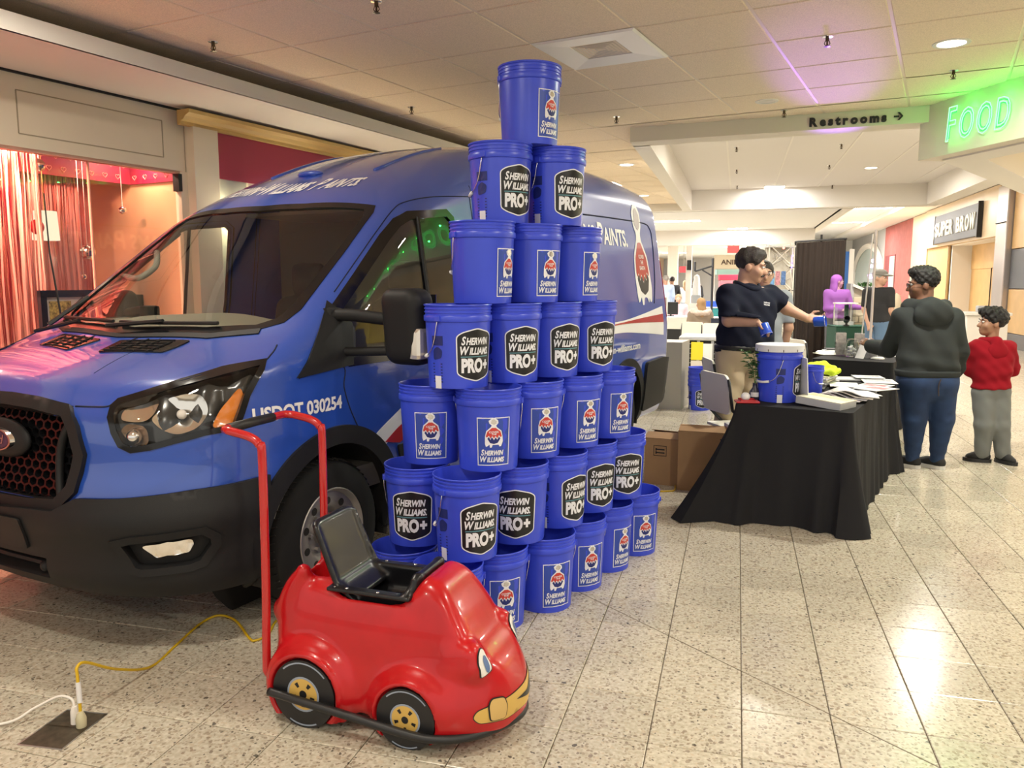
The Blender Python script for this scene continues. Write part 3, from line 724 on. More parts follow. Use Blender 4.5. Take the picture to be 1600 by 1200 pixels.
# ============================================================ the van: a smooth body field, x forward (0 = front axle), y to its left, z up
def lut(xs, ys):
    xs = np.array(xs, float); ys = np.array(ys, float)
    # monotone cubic table
    d = np.diff(ys) / np.diff(xs); m = np.concatenate([[d[0]], (d[1:] + d[:-1]) / 2, [d[-1]]])
    s = np.sign(d[1:]) != np.sign(d[:-1]); m[1:-1][s] = 0
    m[:-1] = np.where(np.abs(m[:-1]) > 3 * np.abs(d), 3 * d, m[:-1]); m[1:] = np.where(np.abs(m[1:]) > 3 * np.abs(d), 3 * d, m[1:])
    def f(x):
        x = np.clip(x, xs[0], xs[-1]); i = np.clip(np.searchsorted(xs, x) - 1, 0, len(xs) - 2); h = xs[i + 1] - xs[i]; t = (x - xs[i]) / h
        return (2 * t ** 3 - 3 * t * t + 1) * ys[i] + (t ** 3 - 2 * t * t + t) * h * m[i] + (3 * t * t - 2 * t ** 3) * ys[i + 1] + (t ** 3 - t * t) * h * m[i + 1]
    return f
v_w = lut([.2, .3, .45, .6, .9, 1.1, 1.3, 1.6, 1.9, 2.2, 2.4, 2.7], [.90, .95, .985, 1.0, 1.02, 1.02, 1.0, .955, .91, .865, .83, .78])
v_zt = lut([-5.1, -4.7, -4.3, -3.5, -2.4, -1.9, -1.5, -1.15, -.88, -.66, -.3, .0, .24, .40, .60, .76, .88, .95, .99], [2.45, 2.49, 2.52, 2.54, 2.52, 2.47, 2.38, 2.26, 2.145, 2.03, 1.775, 1.55, 1.355, 1.275, 1.215, 1.155, 1.09, 1.04, .98])
v_cr = lut([-5, -2, -.9, -.6, 0, .3, .6, 1.], [.10, .11, .13, .13, .12, .075, .07, .06])
v_xf = lut([.2, .26, .32, .42, .58, .68, .73, .78, .95, 1.02, 1.08], [.80, .90, .955, .985, 1.0, .995, .985, .97, .955, .935, .90])
v_pl = lut([0, .3, .5, .65, .78, .88, .95, 1.0, 1.03, 1.2], [0, .012, .04, .085, .16, .26, .38, .56, .75, 1.4])
def van(X, Y, Z):
    a = np.abs(Y)
    side = (a - v_w(Z)) * .97
    nose = (X - v_xf(Z) + v_pl(a)) * .8
    rear = -4.93 - X + .045 * np.maximum(Z - 1.2, 0) + .06 * np.maximum(a - .7, 0)
    top = (Z - v_zt(X) + v_cr(X) * (a / .9) ** 2.4)
    sl = np.where((X > -.75) & (X < .3), .77, .93)
    top = top * sl
    kk = .10 + .16 * np.clip((Z - 1.9) / .4, 0, 1)
    d = smax(side, top, kk)
    d = smax(d, nose, .08); d = smax(d, rear, .10)
    return smax(d, .24 - Z, .05)
def march(fn, O, Dr, t0, t1, n=400):
    """first crossing of fn from outside along rays O + t D, vectorised; returns t"""
    O = np.atleast_2d(O).astype(float); Dr = np.atleast_2d(Dr).astype(float); k = max(len(O), len(Dr))
    O = np.broadcast_to(O, (k, 3)); Dr = np.broadcast_to(Dr, (k, 3))
    ts = np.linspace(t0, t1, n); hit = np.full(k, np.nan); lo = np.full(k, float(t0)); hi = np.full(k, float(t1)); done = np.zeros(k, bool)
    for i in range(1, n):
        P = O + Dr * ts[i]; v = fn(P[:, 0], P[:, 1], P[:, 2]); new = (v < 0) & ~done
        lo[new] = ts[i - 1]; hi[new] = ts[i]; done |= new
        if done.all(): break
    for _ in range(24):
        m = (lo + hi) / 2; P = O + Dr * m[:, None]; v = fn(P[:, 0], P[:, 1], P[:, 2]); lo = np.where(v < 0, lo, m); hi = np.where(v < 0, m, hi)
    return np.where(done, (lo + hi) / 2, np.nan)
# projections of 2D outlines onto the body: side (x,z), wrap (angle about a vertical axis, z), top (x,y)
WX = -.05
def pr_side(uv, s=1):
    n = len(uv); O = np.stack([uv[:, 0], np.full(n, 1.5 * s), uv[:, 1]], 1); t = march(van, O, [[0, -s, 0]], 0, 1.5, 160); return O + np.array([0, -s, 0]) * t[:, None]
def pr_wrap(uv, s=1):
    n = len(uv); Dr = np.stack([-np.cos(uv[:, 0]), -np.sin(uv[:, 0]) * s, np.zeros(n)], 1); O = np.stack([np.full(n, WX), np.zeros(n), uv[:, 1]], 1) - Dr * 1.7
    t = march(van, O, Dr, 0, 1.69, 220); return O + Dr * t[:, None]
def pr_top(uv, s=1):
    n = len(uv); O = np.stack([uv[:, 0], uv[:, 1] * s, np.full(n, 3.)], 1); t = march(van, O, [[0, 0, -1]], 0, 2.5, 260); return O + np.array([0, 0, -1.]) * t[:, None]
VAN_POS = (-2.757, 3.554); VAN_YAW = 13.214
M_blue = mat('van_paint', (.018, .070, .40), .28, coat=1., spec=.6)
M_bump = mat('bumper_plastic', (.012, .012, .013), .55, spec=.3, bump=(400, .12))
M_trim = mat('gloss_black', (.006, .006, .007), .15)
M_seam = mat('panel_gap', (.004, .008, .03), .8)
M_wind = glass('windscreen_glass', (.88, .89, .84), 1.5)
M_sideg = glass('side_glass', (.75, .77, .74), 1.6)
M_lensg = glass('lamp_glass', (.95, .95, .95), 1.45)
M_vinyl = mat('white_vinyl', (.82, .82, .82), .35); M_vred = mat('red_vinyl', (.42, .012, .02), .3, coat=.6)
M_refl = mat('reflector', (.9, .88, .84), .1, 1.); M_amber = mat('amber_lens', (.75, .22, .02), .15, coat=1.)
M_tyre = mat('tyre_rubber', (.012, .012, .012), .8, spec=.3); M_rim = mat('steel_wheel', (.42, .40, .38), .42, .7)
M_cab = mat('cab_plastic', (.16, .15, .13), .7); M_seat = mat('seat_cloth', (.06, .06, .065), .9)
fa = R(VAN_YAW)
VAN = thing('van', 'blue high-roof delivery van with white lettering and black bumper behind the bucket tower', 'van', (VAN_POS[0], VAN_POS[1], 0), -PI / 2 - fa)

WIN = [(-.044, 1.402), (-.253, 1.564), (-.503, 1.762), (-.630, 1.851), (-.738, 1.896), (-1.080, 1.934), (-1.133, 1.902), (-1.14, 1.402), (-1.12, 1.18), (-.554, 1.167), (-.085, 1.161)]
WSO = [(.375, 0), (.356, .157), (.298, .526), (.205, .745), (.140, .822), (.049, .845), (-.3, .805), (-.60, .762), (-.652, .735), (-.58, .3), (-.565, 0)]
WSI = [(.305, 0), (.30, .05), (.262, .451), (.192, .700), (.132, .770), (.055, .79), (-.3, .762), (-.56, .728), (-.602, .695), (-.535, .3), (-.52, 0)]
sym = lambda L: L + [(x, -y) for x, y in L[::-1] if abs(y) > 1e-6]
HEAD = [(.577, 1.005), (.579, 1.043), (.598, 1.064), (.667, 1.086), (.822, 1.135), (.981, 1.174), (1.142, 1.200), (1.090, 1.135), (1.053, 1.073), (1.026, 1.003), (1.004, .948), (.948, .942), (.895, .936), (.792, .910), (.715, .888), (.654, .878), (.617, .898), (.594, .947)]
GRL = [(0, .628), (.22, .630), (.373, .645), (.440, .710), (.473, .855), (.443, .960), (.391, 1.024), (.2, 1.040), (0, 1.045)]
symw = lambda L: L + [(-a, z) for a, z in L[::-1] if abs(a) > 1e-6]
def inset(poly, d):
    """move a 2D outline inward (positive d) for roughly convex outlines"""
    P = np.array(poly, float); n = len(P); A = sum(P[i][0] * P[(i + 1) % n][1] - P[(i + 1) % n][0] * P[i][1] for i in range(n)); s = 1 if A > 0 else -1
    out = []
    for i in range(n):
        e0 = P[i] - P[i - 1]; e1 = P[(i + 1) % n] - P[i]; n0 = np.array([-e0[1], e0[0]]) / (np.linalg.norm(e0) + 1e-9); n1 = np.array([-e1[1], e1[0]]) / (np.linalg.norm(e1) + 1e-9)
        b = n0 + n1; b /= np.linalg.norm(b) + 1e-9; k = max(b @ n0, .5); out.append(tuple(P[i] + s * b * d / k))
    return out
def wrapc(P): return np.arctan2(P[:, 1], P[:, 0] - WX), P[:, 2]
def keep(c):
    k = np.ones(len(c), bool)
    k &= ~(inpoly(c[:, 0], c[:, 2], inset(WIN, .012)) & (np.abs(c[:, 1]) > .6))
    k &= ~(inpoly(c[:, 0], c[:, 1], inset(sym(WSO), .02)) & (c[:, 2] > 1.24))
    th, z = wrapc(c)
    k &= ~(inpoly(np.abs(th), z, inset(HEAD, .001)) & (c[:, 0] > .1))
    k &= ~(inpoly(th, z, inset(symw(GRL), .02)) & (c[:, 0] > .6))
    k &= ~((z < .60) & (c[:, 0] > .5))
    for xc in (.03, -3.75):
        k &= ~((np.hypot(c[:, 0] - xc, c[:, 2] - .36) < .455) & (np.abs(c[:, 1]) > .55))
    return k
isomesh(van, (-5.1, -1.1, .18), (1.06, 1.1, 2.62), .026, 'body_shell', M_blue, VAN, keep, newton=3)

def patch(name, uv, proj, cell, off, m, parent=VAN, thick=.01, holes=(), s=1, smooth=50, shift=None):
    """a panel cut to an outline and laid on the body with its own thickness"""
    V, F = cdt(uv, cell, holes)
    P = proj(V, s); ok = ~np.isnan(P).any(1)
    N = np.zeros_like(P); N[ok] = grad(van, P[ok], 4e-3); N /= np.maximum(np.linalg.norm(N, axis=1), 1e-6)[:, None]
    o = off(V) if callable(off) else np.full(len(V), off)
    Tp = P + N * o[:, None]; Bt = P + N * (o[:, None] - thick)
    if shift is not None: Tp = Tp + shift; Bt = Bt + shift
    F = [f for f in F if ok[list(f)].all()]
    ed = {}
    for f in F:
        for i in range(3): ed[(f[i], f[(i + 1) % 3])] = 1
    n = len(V); mb = MB(); mb.v = [tuple(p) if ok[i] else (0, 0, 1) for i, p in enumerate(Tp)] + [tuple(p) if ok[i] else (0, 0, 1) for i, p in enumerate(Bt)]
    mb.f = list(F) + [(b, a, a + n, b + n) for a, b in ed if (b, a) not in ed]
    # face orientation: make tops point outward
    if F:
        a, b, c = (Tp[F[0][0]], Tp[F[0][1]], Tp[F[0][2]])
        if np.dot(np.cross(b - a, c - a), N[F[0][0]]) < 0: mb.f = [f[::-1] for f in mb.f]
    me_o = mb.build(name, m, parent, smooth=smooth, fix=False)
    bm = bmesh.new(); bm.from_mesh(me_o.data); bmesh.ops.delete(bm, geom=[v for v in bm.verts if not v.link_faces], context='VERTS'); bm.to_mesh(me_o.data); bm.free()
    return me_o
def decal(V, F, proj, uvfn, name, m, off=.003, s=1, parent=VAN):
    V = np.asarray(V, float); uv = np.array([uvfn(x, y) for x, y, _ in V]); P = proj(uv, s); ok = ~np.isnan(P).any(1)
    N = np.zeros_like(P); N[ok] = grad(van, P[ok], 4e-3); N /= np.maximum(np.linalg.norm(N, axis=1), 1e-6)[:, None]
    P = P + N * off; P[~ok] = (0, 0, 1)
    mb = MB(); mb.v = [tuple(p) for p in P]; mb.f = [f for f in F if ok[list(f)].all()]
    return mb.build(name, m, parent, fix=False)
def seam(pts, proj, s=1, r=.0035, m=None, name='panel_gap'):
    P2 = spline([(u, v, 0) for u, v in pts], 6); uv = np.array([(p[0], p[1]) for p in P2]); P = proj(uv, s); P = P[~np.isnan(P).any(1)]
    return MB().tube([tuple(p) for p in P], r, 5).build(name, m or M_seam, VAN, smooth=True)

# glazing
patch('windshield', sym(WSO), pr_top, .06, -.004, M_wind, thick=.004)
o = patch('windshield_border', sym(WSO), pr_top, .045, .003, M_trim, thick=.012, holes=[sym(WSI)])
for s in (1, -1):
    patch('side_window', WIN, pr_side, .07, -.006, M_sideg, thick=.004, s=s)
    patch('window_seal', inset(WIN, -.02), pr_side, .05, .004, M_trim, thick=.02, holes=[inset(WIN, .022)], s=s)
    patch('mirror_sail', [(-.04, 1.445), (.262, 1.122), (-.094, 1.150), (-.12, 1.34)], pr_side, .05, .012, M_bump, thick=.02, s=s)
    MB().tube([tuple(p) for p in pr_side(np.array([(-.79, z) for z in np.linspace(1.17, 1.89, 6)]), s)], .012, 6).build('window_divider', M_trim, VAN)
    # door gaps
    seam([(-.10, 1.49), (-.32, 1.66), (-.50, 1.80), (-.66, 1.915), (-.79, 1.975), (-1.02, 2.02), (-1.36, 2.05)], pr_side, s)
    seam([(-1.36, 2.05), (-1.37, 1.5), (-1.37, .9), (-1.34, .5)], pr_side, s)
    seam([(.25, 1.12), (-.02, 1.15), (-.03, 1.05), (-.07, .94), (-.14, .82)], pr_side, s)
    seam([(-1.39, 2.12), (-1.40, 1.6), (-1.40, .5)], pr_side, s, .003)
    seam([(-3.06, 2.07), (-3.75, 2.085), (-4.45, 2.09), (-4.62, 2.05), (-4.66, 1.93), (-4.61, 1.6), (-4.50, 1.34)], pr_side, s, .006)
    seam([(-2.95, 2.07), (-2.3, 2.07), (-1.6, 2.06)], pr_side, s, .006)
    # fender flares and mouldings
    for xc in (.03, -3.75):
        out = circle(xc, .36, .515, 40, a0=-.28, a1=PI + .28) ; inn = circle(xc, .36, .43, 40, a0=-.28, a1=PI + .28)
        patch('wheel_arch', out + inn[::-1], pr_side, .05, .016, M_bump, thick=.05, s=s)
        w_ = MB().lathe([(.45, -.36), (.45, .02)], 30, ax='y', a0=-.3, a1=PI + .3).xf(Matrix.Translation((xc, .94 * s, .36)) @ Matrix.Diagonal((1, s, 1, 1))); w_.build('wheel_well', M_dark, VAN)
        MB().lathe([(.001, 0), (.46, 0)], 30, ax='y', a0=0, a1=2 * PI).xf(Matrix.Translation((xc, .60 * s, .36))).build('wheel_well', M_dark, VAN)
    patch('side_moulding', rounded([(-.47, .62), (-1.345, .62), (-1.345, .70), (-.44, .70)], .02), pr_side, .08, .012, M_bump, thick=.02, s=s)
    patch('side_moulding', rounded([(-1.41, .62), (-3.3, .62), (-3.33, .70), (-1.41, .70)], .02), pr_side, .08, .012, M_bump, thick=.02, s=s)
    patch('rear_bumper', rounded([(-4.22, .80), (-4.68, .82), (-4.90, .80), (-4.90, .50), (-4.80, .36), (-4.22, .34)], .05), pr_side, .06, .03, M_bump, thick=.06, s=s)
    MB().ell((-4.95, .93 * s, .76), .03, .04, .04).build('bumper_corner', M_bump, VAN, smooth=True)
    MB().box(-4.965, -4.93, .80 * s - .03, .80 * s + .03, 1.99, 2.06, .01).build('door_hinge', M_bump, VAN)
    patch('tail_lamp', rounded([(-4.83, 1.2), (-4.905, 1.2), (-4.905, 1.75), (-4.84, 1.75)], .02), pr_side, .05, .006, M_vred, thick=.02, s=s)
# hood: edges and two vents
for s in (1, -1):
    seam([(1.235, 1.262), (1.19, 1.23), (1.12, 1.194), (.98, 1.178), (.82, 1.139), (.665, 1.092), (.597, 1.07), (.56, 1.045), (.49, 1.04), (.41, 1.038)], pr_wrap, s, .004)
    seam([(.40, 1.036), (.2, 1.054), (0, 1.06)], pr_wrap, s, .003)
    hv = patch('hood_vent', rounded([(.585, .115), (.437, .072), (.371, .479), (.512, .456)], .015), pr_top, .04, .006, M_trim, s=s)
    V = [(a, b) for a in (.40, .43, .46, .49, .52, .55) for b in (.12, .42)]
    for k in range(5):
        x = .415 + k * .03; MB().tube([tuple(p + np.array([0, 0, .008])) for p in pr_top(np.array([(x - .02, .40), (x + .03, .13)]), s)], .004, 4).build('louvre', M_bump, hv)
    for k in range(4):
        y = .15 + k * .08; MB().tube([tuple(p + np.array([0, 0, .008])) for p in pr_top(np.array([(.41, y + .01), (.54, y - .01)]), s)], .003, 4).build('louvre', M_bump, hv)
seam([(.30, .28), (.55, .30), (.75, .33)], pr_top, 1, .0015)
# cowl and wipers
patch('cowl', [(.375, 0), (.356, .157), (.298, .526), (.205, .745), (.235, .76), (.335, .54), (.392, .157), (.405, 0), (.392, -.157), (.335, -.54), (.235, -.76), (.205, -.745), (.298, -.526), (.356, -.157)], pr_top, .05, .006, M_bump, thick=.03)
for y0, y1 in ((-.12, .52), (-.72, -.18)):
    q = pr_top(np.array([(.30 - .18 * abs(y) ** 2, y) for y in np.linspace(y0, y1, 7)])); q[:, 2] += .022
    wi = MB().tube([tuple(p) for p in q], .009, 6).build('wiper', M_black, VAN)
    q2 = pr_top(np.array([(.36, y0 - .02), (.30, (y0 + y1) / 2)])); q2[:, 2] += .035; MB().tube([tuple(p) for p in q2], .011, 6).build('arm', M_black, wi)
q = pr_top(np.array([(.25, -.80), (.05, -.74)])); q[:, 2] += .02; MB().tube([tuple(p) for p in q], .012, 6).build('wiper', M_black, VAN)

# headlamps
for s in (1, -1):
    c = np.array(HEAD); ctr = c.mean(0)
    hl = patch('headlight', HEAD, pr_wrap, .035, .003, M_lensg, thick=.004, s=s)
    hs = patch('housing', inset(HEAD, -.010), pr_wrap, .04, .005, M_trim, hl, thick=.09, holes=[inset(HEAD, .014)], s=s)
    V, F = cdt(HEAD, .04); P = pr_wrap(V, s); N = grad(van, P, 4e-3); N /= np.linalg.norm(N, axis=1)[:, None]
    d = .045 + .02 * np.sin(V[:, 0] * 40) ; mb = MB(); mb.add([tuple(p) for p in P - N * d[:, None]], F); mb.build('bowl', mat('lamp_bowl', (.03, .03, .03), .2), hl, smooth=True)
    def dish(pts, depth, bulge, m, nm):
        V, F = cdt(rounded(pts, .03), .02); ctr = V.mean(0); P = pr_wrap(V, s); N = grad(van, P, 4e-3); N /= np.linalg.norm(N, axis=1)[:, None]
        r = np.hypot((V[:, 0] - ctr[0]), V[:, 1] - ctr[1]); r = r / r.max()
        dd = depth + bulge * (1 - r ** 2) + .006 * np.abs(((V[:, 0] * 25) % 1) - .5); mb = MB(); mb.add([tuple(p) for p in P - N * dd[:, None]], F); mb.build(nm, m, hl, smooth=40)
    dish([(.735, 1.035), (.76, 1.083), (.83, 1.105), (.90, 1.085), (.915, 1.02), (.875, .955), (.803, .932), (.752, .955), (.715, 1.0)], .012, .05, M_refl, 'reflector')
    dish([(.60, 1.0), (.605, 1.05), (.68, 1.075), (.75, 1.085), (.72, 1.03), (.70, 1.0), (.66, .99)], .02, .02, M_refl, 'reflector')
    dish([(.62, .90), (.60, .95), (.63, .985), (.70, .975), (.71, .90), (.66, .885)], .02, .02, mat('lamp_bronze', (.25, .16, .10), .2, 1.), 'reflector')
    dish([(.80, .925), (.89, .945), (.935, .99), (.955, .95), (.90, .940)], .03, .01, M_refl, 'reflector')
    p = pr_wrap(np.array([(.652, .93)]), s)[0]; n_ = grad(van, p[None], 4e-3)[0]; n_ /= np.linalg.norm(n_); MB().ell(tuple(p - n_ * .03), .03, .03, .03).build('bulb', M_chrome, hl, smooth=True)
    p = pr_wrap(np.array([(.82, 1.02)]), s)[0]; n_ = grad(van, p[None], 4e-3)[0]; n_ /= np.linalg.norm(n_); MB().ell(tuple(p - n_ * .035), .02, .02, .02).build('bulb', M_white, hl, smooth=True)
    dish([(.915, .950), (.955, 1.03), (1.03, 1.11), (1.045, 1.07), (1.005, .975), (.99, .957)], .008, .012, M_amber, 'amber_lens')
# grille with hexagon mesh and oval emblem
gr = patch('grille', symw(inset(GRL, -.004)) if False else inset(symw(GRL), -.012), pr_wrap, .04, .022, M_bump, thick=.085, holes=[inset(symw(GRL), .03)])
gb = cdt(inset(symw(GRL), .01), .05); P = pr_wrap(gb[0]); mb = MB(); mb.add([(p[0] - .075, p[1], p[2]) for p in P], gb[1]); mb.build('backing', M_dark, gr)
mb = MB(); hr = .0255; inn = inset(symw(GRL), .012); pol = [tuple(q) for q in inn]
def P3(a, z, d=.0):
    y = a; return (y, z, d)
hexes = []
for row in range(-1, 14):
    for col in range(-16, 17):
        yy = col * hr * 1.75 * 1.15 + (row % 2) * hr * .875 * 1.15; zz = .615 + row * hr * 1.5 * .88
        hexes.append((yy, zz))
cuv = []; 
for yy, zz in hexes:
    th = math.atan2(yy, 1.0)
    if not inpoly([th], [zz], pol)[0]: continue
    ring_o = [(yy + hr * 1.16 * math.sin(PI / 3 * k), zz + hr * .89 * math.cos(PI / 3 * k)) for k in range(6)]
    ring_i = [(yy + hr * .93 * math.sin(PI / 3 * k), zz + hr * .70 * math.cos(PI / 3 * k)) for k in range(6)]
    cuv.append((ring_o, ring_i))
for ro, ri in cuv:
    allp = np.array([(math.atan2(y, 1.0), z) for y, z in ro + ri]); Pq = pr_wrap(allp); Pq[:, 0] -= .028
    if np.isnan(Pq).any(): continue
    bk = Pq[6:].copy(); bk[:, 0] -= .03; vs = np.vstack([Pq, bk])
    mb.add(vs, [(k, (k + 1) % 6, 6 + (k + 1) % 6, 6 + k) for k in range(6)] + [(6 + k, 6 + (k + 1) % 6, 12 + (k + 1) % 6, 12 + k) for k in range(6)])
hx = mb.build('hexagon_mesh', M_trim, gr); hx['kind'] = 'stuff'
for s in (1, -1):
    q = pr_wrap(np.array([(a, z) for a, z in ((.405, .985), (.37, .93), (.345, .85), (.345, .76), (.36, .68))]), s); q[:, 0] -= .01
    MB().tube([tuple(p) for p in spline([tuple(p) for p in q], 5)], .016, 8).build('brace', M_bump, gr, smooth=True)
p = pr_wrap(np.array([(0., .90)]))[0]
em = MB().ell((p[0] - .005, 0, .885), .035, .19, .085, 24, 14).build('emblem_pod', M_bump, gr, smooth=True)
M_em = Matrix.Translation((p[0] + .020, 0, .885)) @ Matrix.Rotation(R(90), 4, 'Z') @ Matrix.Rotation(R(90), 4, 'X')
mb = MB(); mb.lathe([(.001, .012), (.80, .012), (.86, .018), (.95, .018), (1., .0)], 40); mb.v = [(x * .125, y * .052, z) for x, y, z in mb.v]
mb.xf(M_em).build('emblem_ring', M_chrome, em, smooth=30)
mb = MB(); mb.lathe([(.001, .0145), (.80, .0145)], 40); mb.v = [(x * .125, y * .052, z) for x, y, z in mb.v]; mb.xf(M_em).build('emblem_field', mat('emblem_blue', (.01, .02, .08), .2, coat=1.), em)
V, F = words([('Ford', -.07, -.018, .058, .35, .0, .14)]); mb = MB(); mb.add([(x, y, .016) for x, y, _ in V], F); mb.xf(M_em).build('emblem_script', M_chrome, em, fix=False)

# front bumper
BT = [(0, .612), (.22, .625), (.373, .632), (.46, .684), (.613, .692), (.845, .715), (1.0, .722), (1.118, .728)]
arch = [(math.atan2(.985, .03 + .512 * math.cos(a) - WX), .36 + .512 * math.sin(a)) for a in np.linspace(.80, -.12, 8)]
arch = [(min(a, 1.2), z) for a, z in arch]
BB = [(1.05, .285), (.9, .285), (.6, .282), (.3, .278), (0, .275)]
bumper_half = BT + [q for q in arch if q[1] < .715 and q[1] > .30] + BB
def boff(V):
    z = V[:, 1]; return .018 + .034 * np.exp(-((z - .60) / .085) ** 2) * np.clip((1.15 - np.abs(V[:, 0])) * 4, 0, 1) + .012 * np.exp(-((z - .36) / .06) ** 2)
FOGP = [(.585, .530), (.657, .552), (.880, .574), (.922, .530), (.925, .485), (.880, .408), (.833, .392), (.677, .384), (.640, .398)]
SLOT = [(-.29, .420), (.29, .420), (.285, .335), (-.285, .335)]
bp = patch('front_bumper', symw(bumper_half), pr_wrap, .035, boff, M_bump, thick=.06, holes=[inset(FOGP, .022), [(-a, z) for a, z in inset(FOGP, .022)], SLOT])
V, F = cdt(SLOT, .06); P = pr_wrap(V); mb = MB(); mb.add([(q[0] - .03, q[1], q[2]) for q in P], F); mb.build('intake', M_dark, bp)
P = pr_wrap(np.array([(a, .375) for a in np.linspace(-.28, .28, 9)])); MB().tube([(q[0] - .01, q[1], q[2]) for q in P], .012, 6).build('intake_bar', M_bump, bp)
P = pr_wrap(np.array([(.24, .365)]))[0]; MB().ell((P[0], P[1], P[2]), .02, .025, .025).build('tow_cap', M_bump, bp, smooth=True)
patch('plate_panel', rounded([(-.215, .585), (.215, .585), (.205, .45), (-.205, .45)], .015), pr_wrap, .04, lambda V: boff(V) + .012, M_bump, bp)
for a in (-.10, .035):
    P = pr_wrap(np.array([(a, .53)]))[0]; MB().ell((P[0] + .062, P[1], P[2]), .006, .009, .009, 8, 6).build('plate_screw', M_dark, bp)
for s in (1, -1):
    fg = patch('fog_pocket', FOGP, pr_wrap, .04, lambda V: boff(V) + .008, M_bump, bp, thick=.05, holes=[inset(FOGP, .03)], s=s)
    V, F = cdt(inset(FOGP, .02), .04); P = pr_wrap(V, s); N = grad(van, P, 4e-3); N /= np.linalg.norm(N, axis=1)[:, None]; mb = MB(); mb.add([tuple(q) for q in P - N * .012], F); mb.build('recess', M_bump, fg)
    patch('lamp', rounded([(.685, .508), (.836, .525), (.843, .505), (.825, .468), (.722, .458)], .012), pr_wrap, .02, lambda V: .022 + .006 * np.sin(V[:, 0] * 130), M_refl, fg, thick=.03, s=s)
# mirrors
for s in (1, -1):
    def mf(X, Y, Z):
        return smax(rbox(X - .10 * (Z - 1.35), Y, Z, (-.13, 1.325, 1.335), (.085, .110, .175), .06), -(X + .2), .03)
    P, Q = iso(mf, (-.35, 1.15, 1.1), (.1, 1.55, 1.6), .02); mb = MB(); mb.add([(x, y * s, z) for x, y, z in P], [tuple(q) if s > 0 else tuple(q)[::-1] for q in Q])
    mr = mb.build('side_mirror', M_bump, VAN, smooth=True)
    if s < 0: mr.location = (-.26, .24, -.02)   # folded closer to the door
    m = MB()
    for z0, z1, rr in ((1.385, 1.36, .030), (1.215, 1.225, .022)): m.tube([(-.03, .93 * s, z0), (-.06, 1.06 * s, z0), (-.12, 1.30 * s, z1)], rr, 10)
    m.box(-.09, .0, min(.90 * s, .98 * s), max(.90 * s, .98 * s), 1.17, 1.42, .02); m.build('mirror_arm', M_bump, mr, smooth=40)
    MB().box(-.165, -.058, *sorted((1.37 * s, 1.440 * s)), 1.19, 1.335, .022).build('turn_lens', mat('clear_lens', (.75, .70, .62), .12, .6), mr)
    MB().box(-.222, -.218, *sorted((1.23 * s, 1.415 * s)), 1.2, 1.48).build('mirror_glass', M_chrome, mr)
# wheels
wp = None
for x in (0.03, -3.75):
    for s in (1, -1):
        t = MB(); pf = [(.222, -.235), (.25, -.238), (.325, -.225), (.347, -.20), (.353, -.14), (.353, -.09), (.347, -.035), (.325, -.01), (.25, .002), (.222, -.002)]
        t.lathe(pf, 48, ax='y'); t.xf(Matrix.Translation((x, .985 * s, .353)) @ Matrix.Diagonal((1, s, 1, 1)))
        wh = t.build('tyre', M_tyre, VAN, smooth=50)
        if s == 1 and x > 0:
            tr_ = MB()
            for k in range(60):
                a = 2 * PI * k / 60
                for (r0, y0, r1, y1) in ((.3545, -.06, .349, -.032), (.3545, -.175, .349, -.205)):
                    tr_.tube([(x + r0 * math.cos(a), .985 + y0, .353 + r0 * math.sin(a)), (x + r1 * math.cos(a + .03), .985 + y1, .353 + r1 * math.sin(a + .03))], .0035, 4)
            q = tr_.build('tread', M_dark, wh); q['kind'] = 'stuff'
        r_ = MB(); r_.lathe([(.224, -.10), (.224, -.008), (.216, .0), (.207, -.012), (.198, -.03), (.180, -.028), (.135, -.034), (.115, -.055), (.105, -.075), (.06, -.075), (.055, -.03), (.001, -.028)], 48, ax='y'); r_.xf(Matrix.Translation((x, .985 * s, .353)) @ Matrix.Diagonal((1, s, 1, 1)))
        rm = r_.build('wheel_rim', M_rim, wh, smooth=40)
        for k in range(10):
            a = 2 * PI * k / 10 + .3
            MB().lathe([(.0005, 0), (.019, 0)], 12, ax='y').xf(Matrix.Translation((x + .158 * math.cos(a), (.985 - .0285) * s, .353 + .158 * math.sin(a)))).build('rim_hole', M_dark, wh)
        for k in range(6):
            a = 2 * PI * k / 6; MB().lathe([(.012, 0), (.012, .022), (.001, .024)], 6, ax='y').xf(Matrix.Translation((x + .085 * math.cos(a), (.985 - .078) * s, .353 + .085 * math.sin(a))) @ Matrix.Diagonal((1, s, 1, 1))).build('wheel_nut', M_rim, wh)
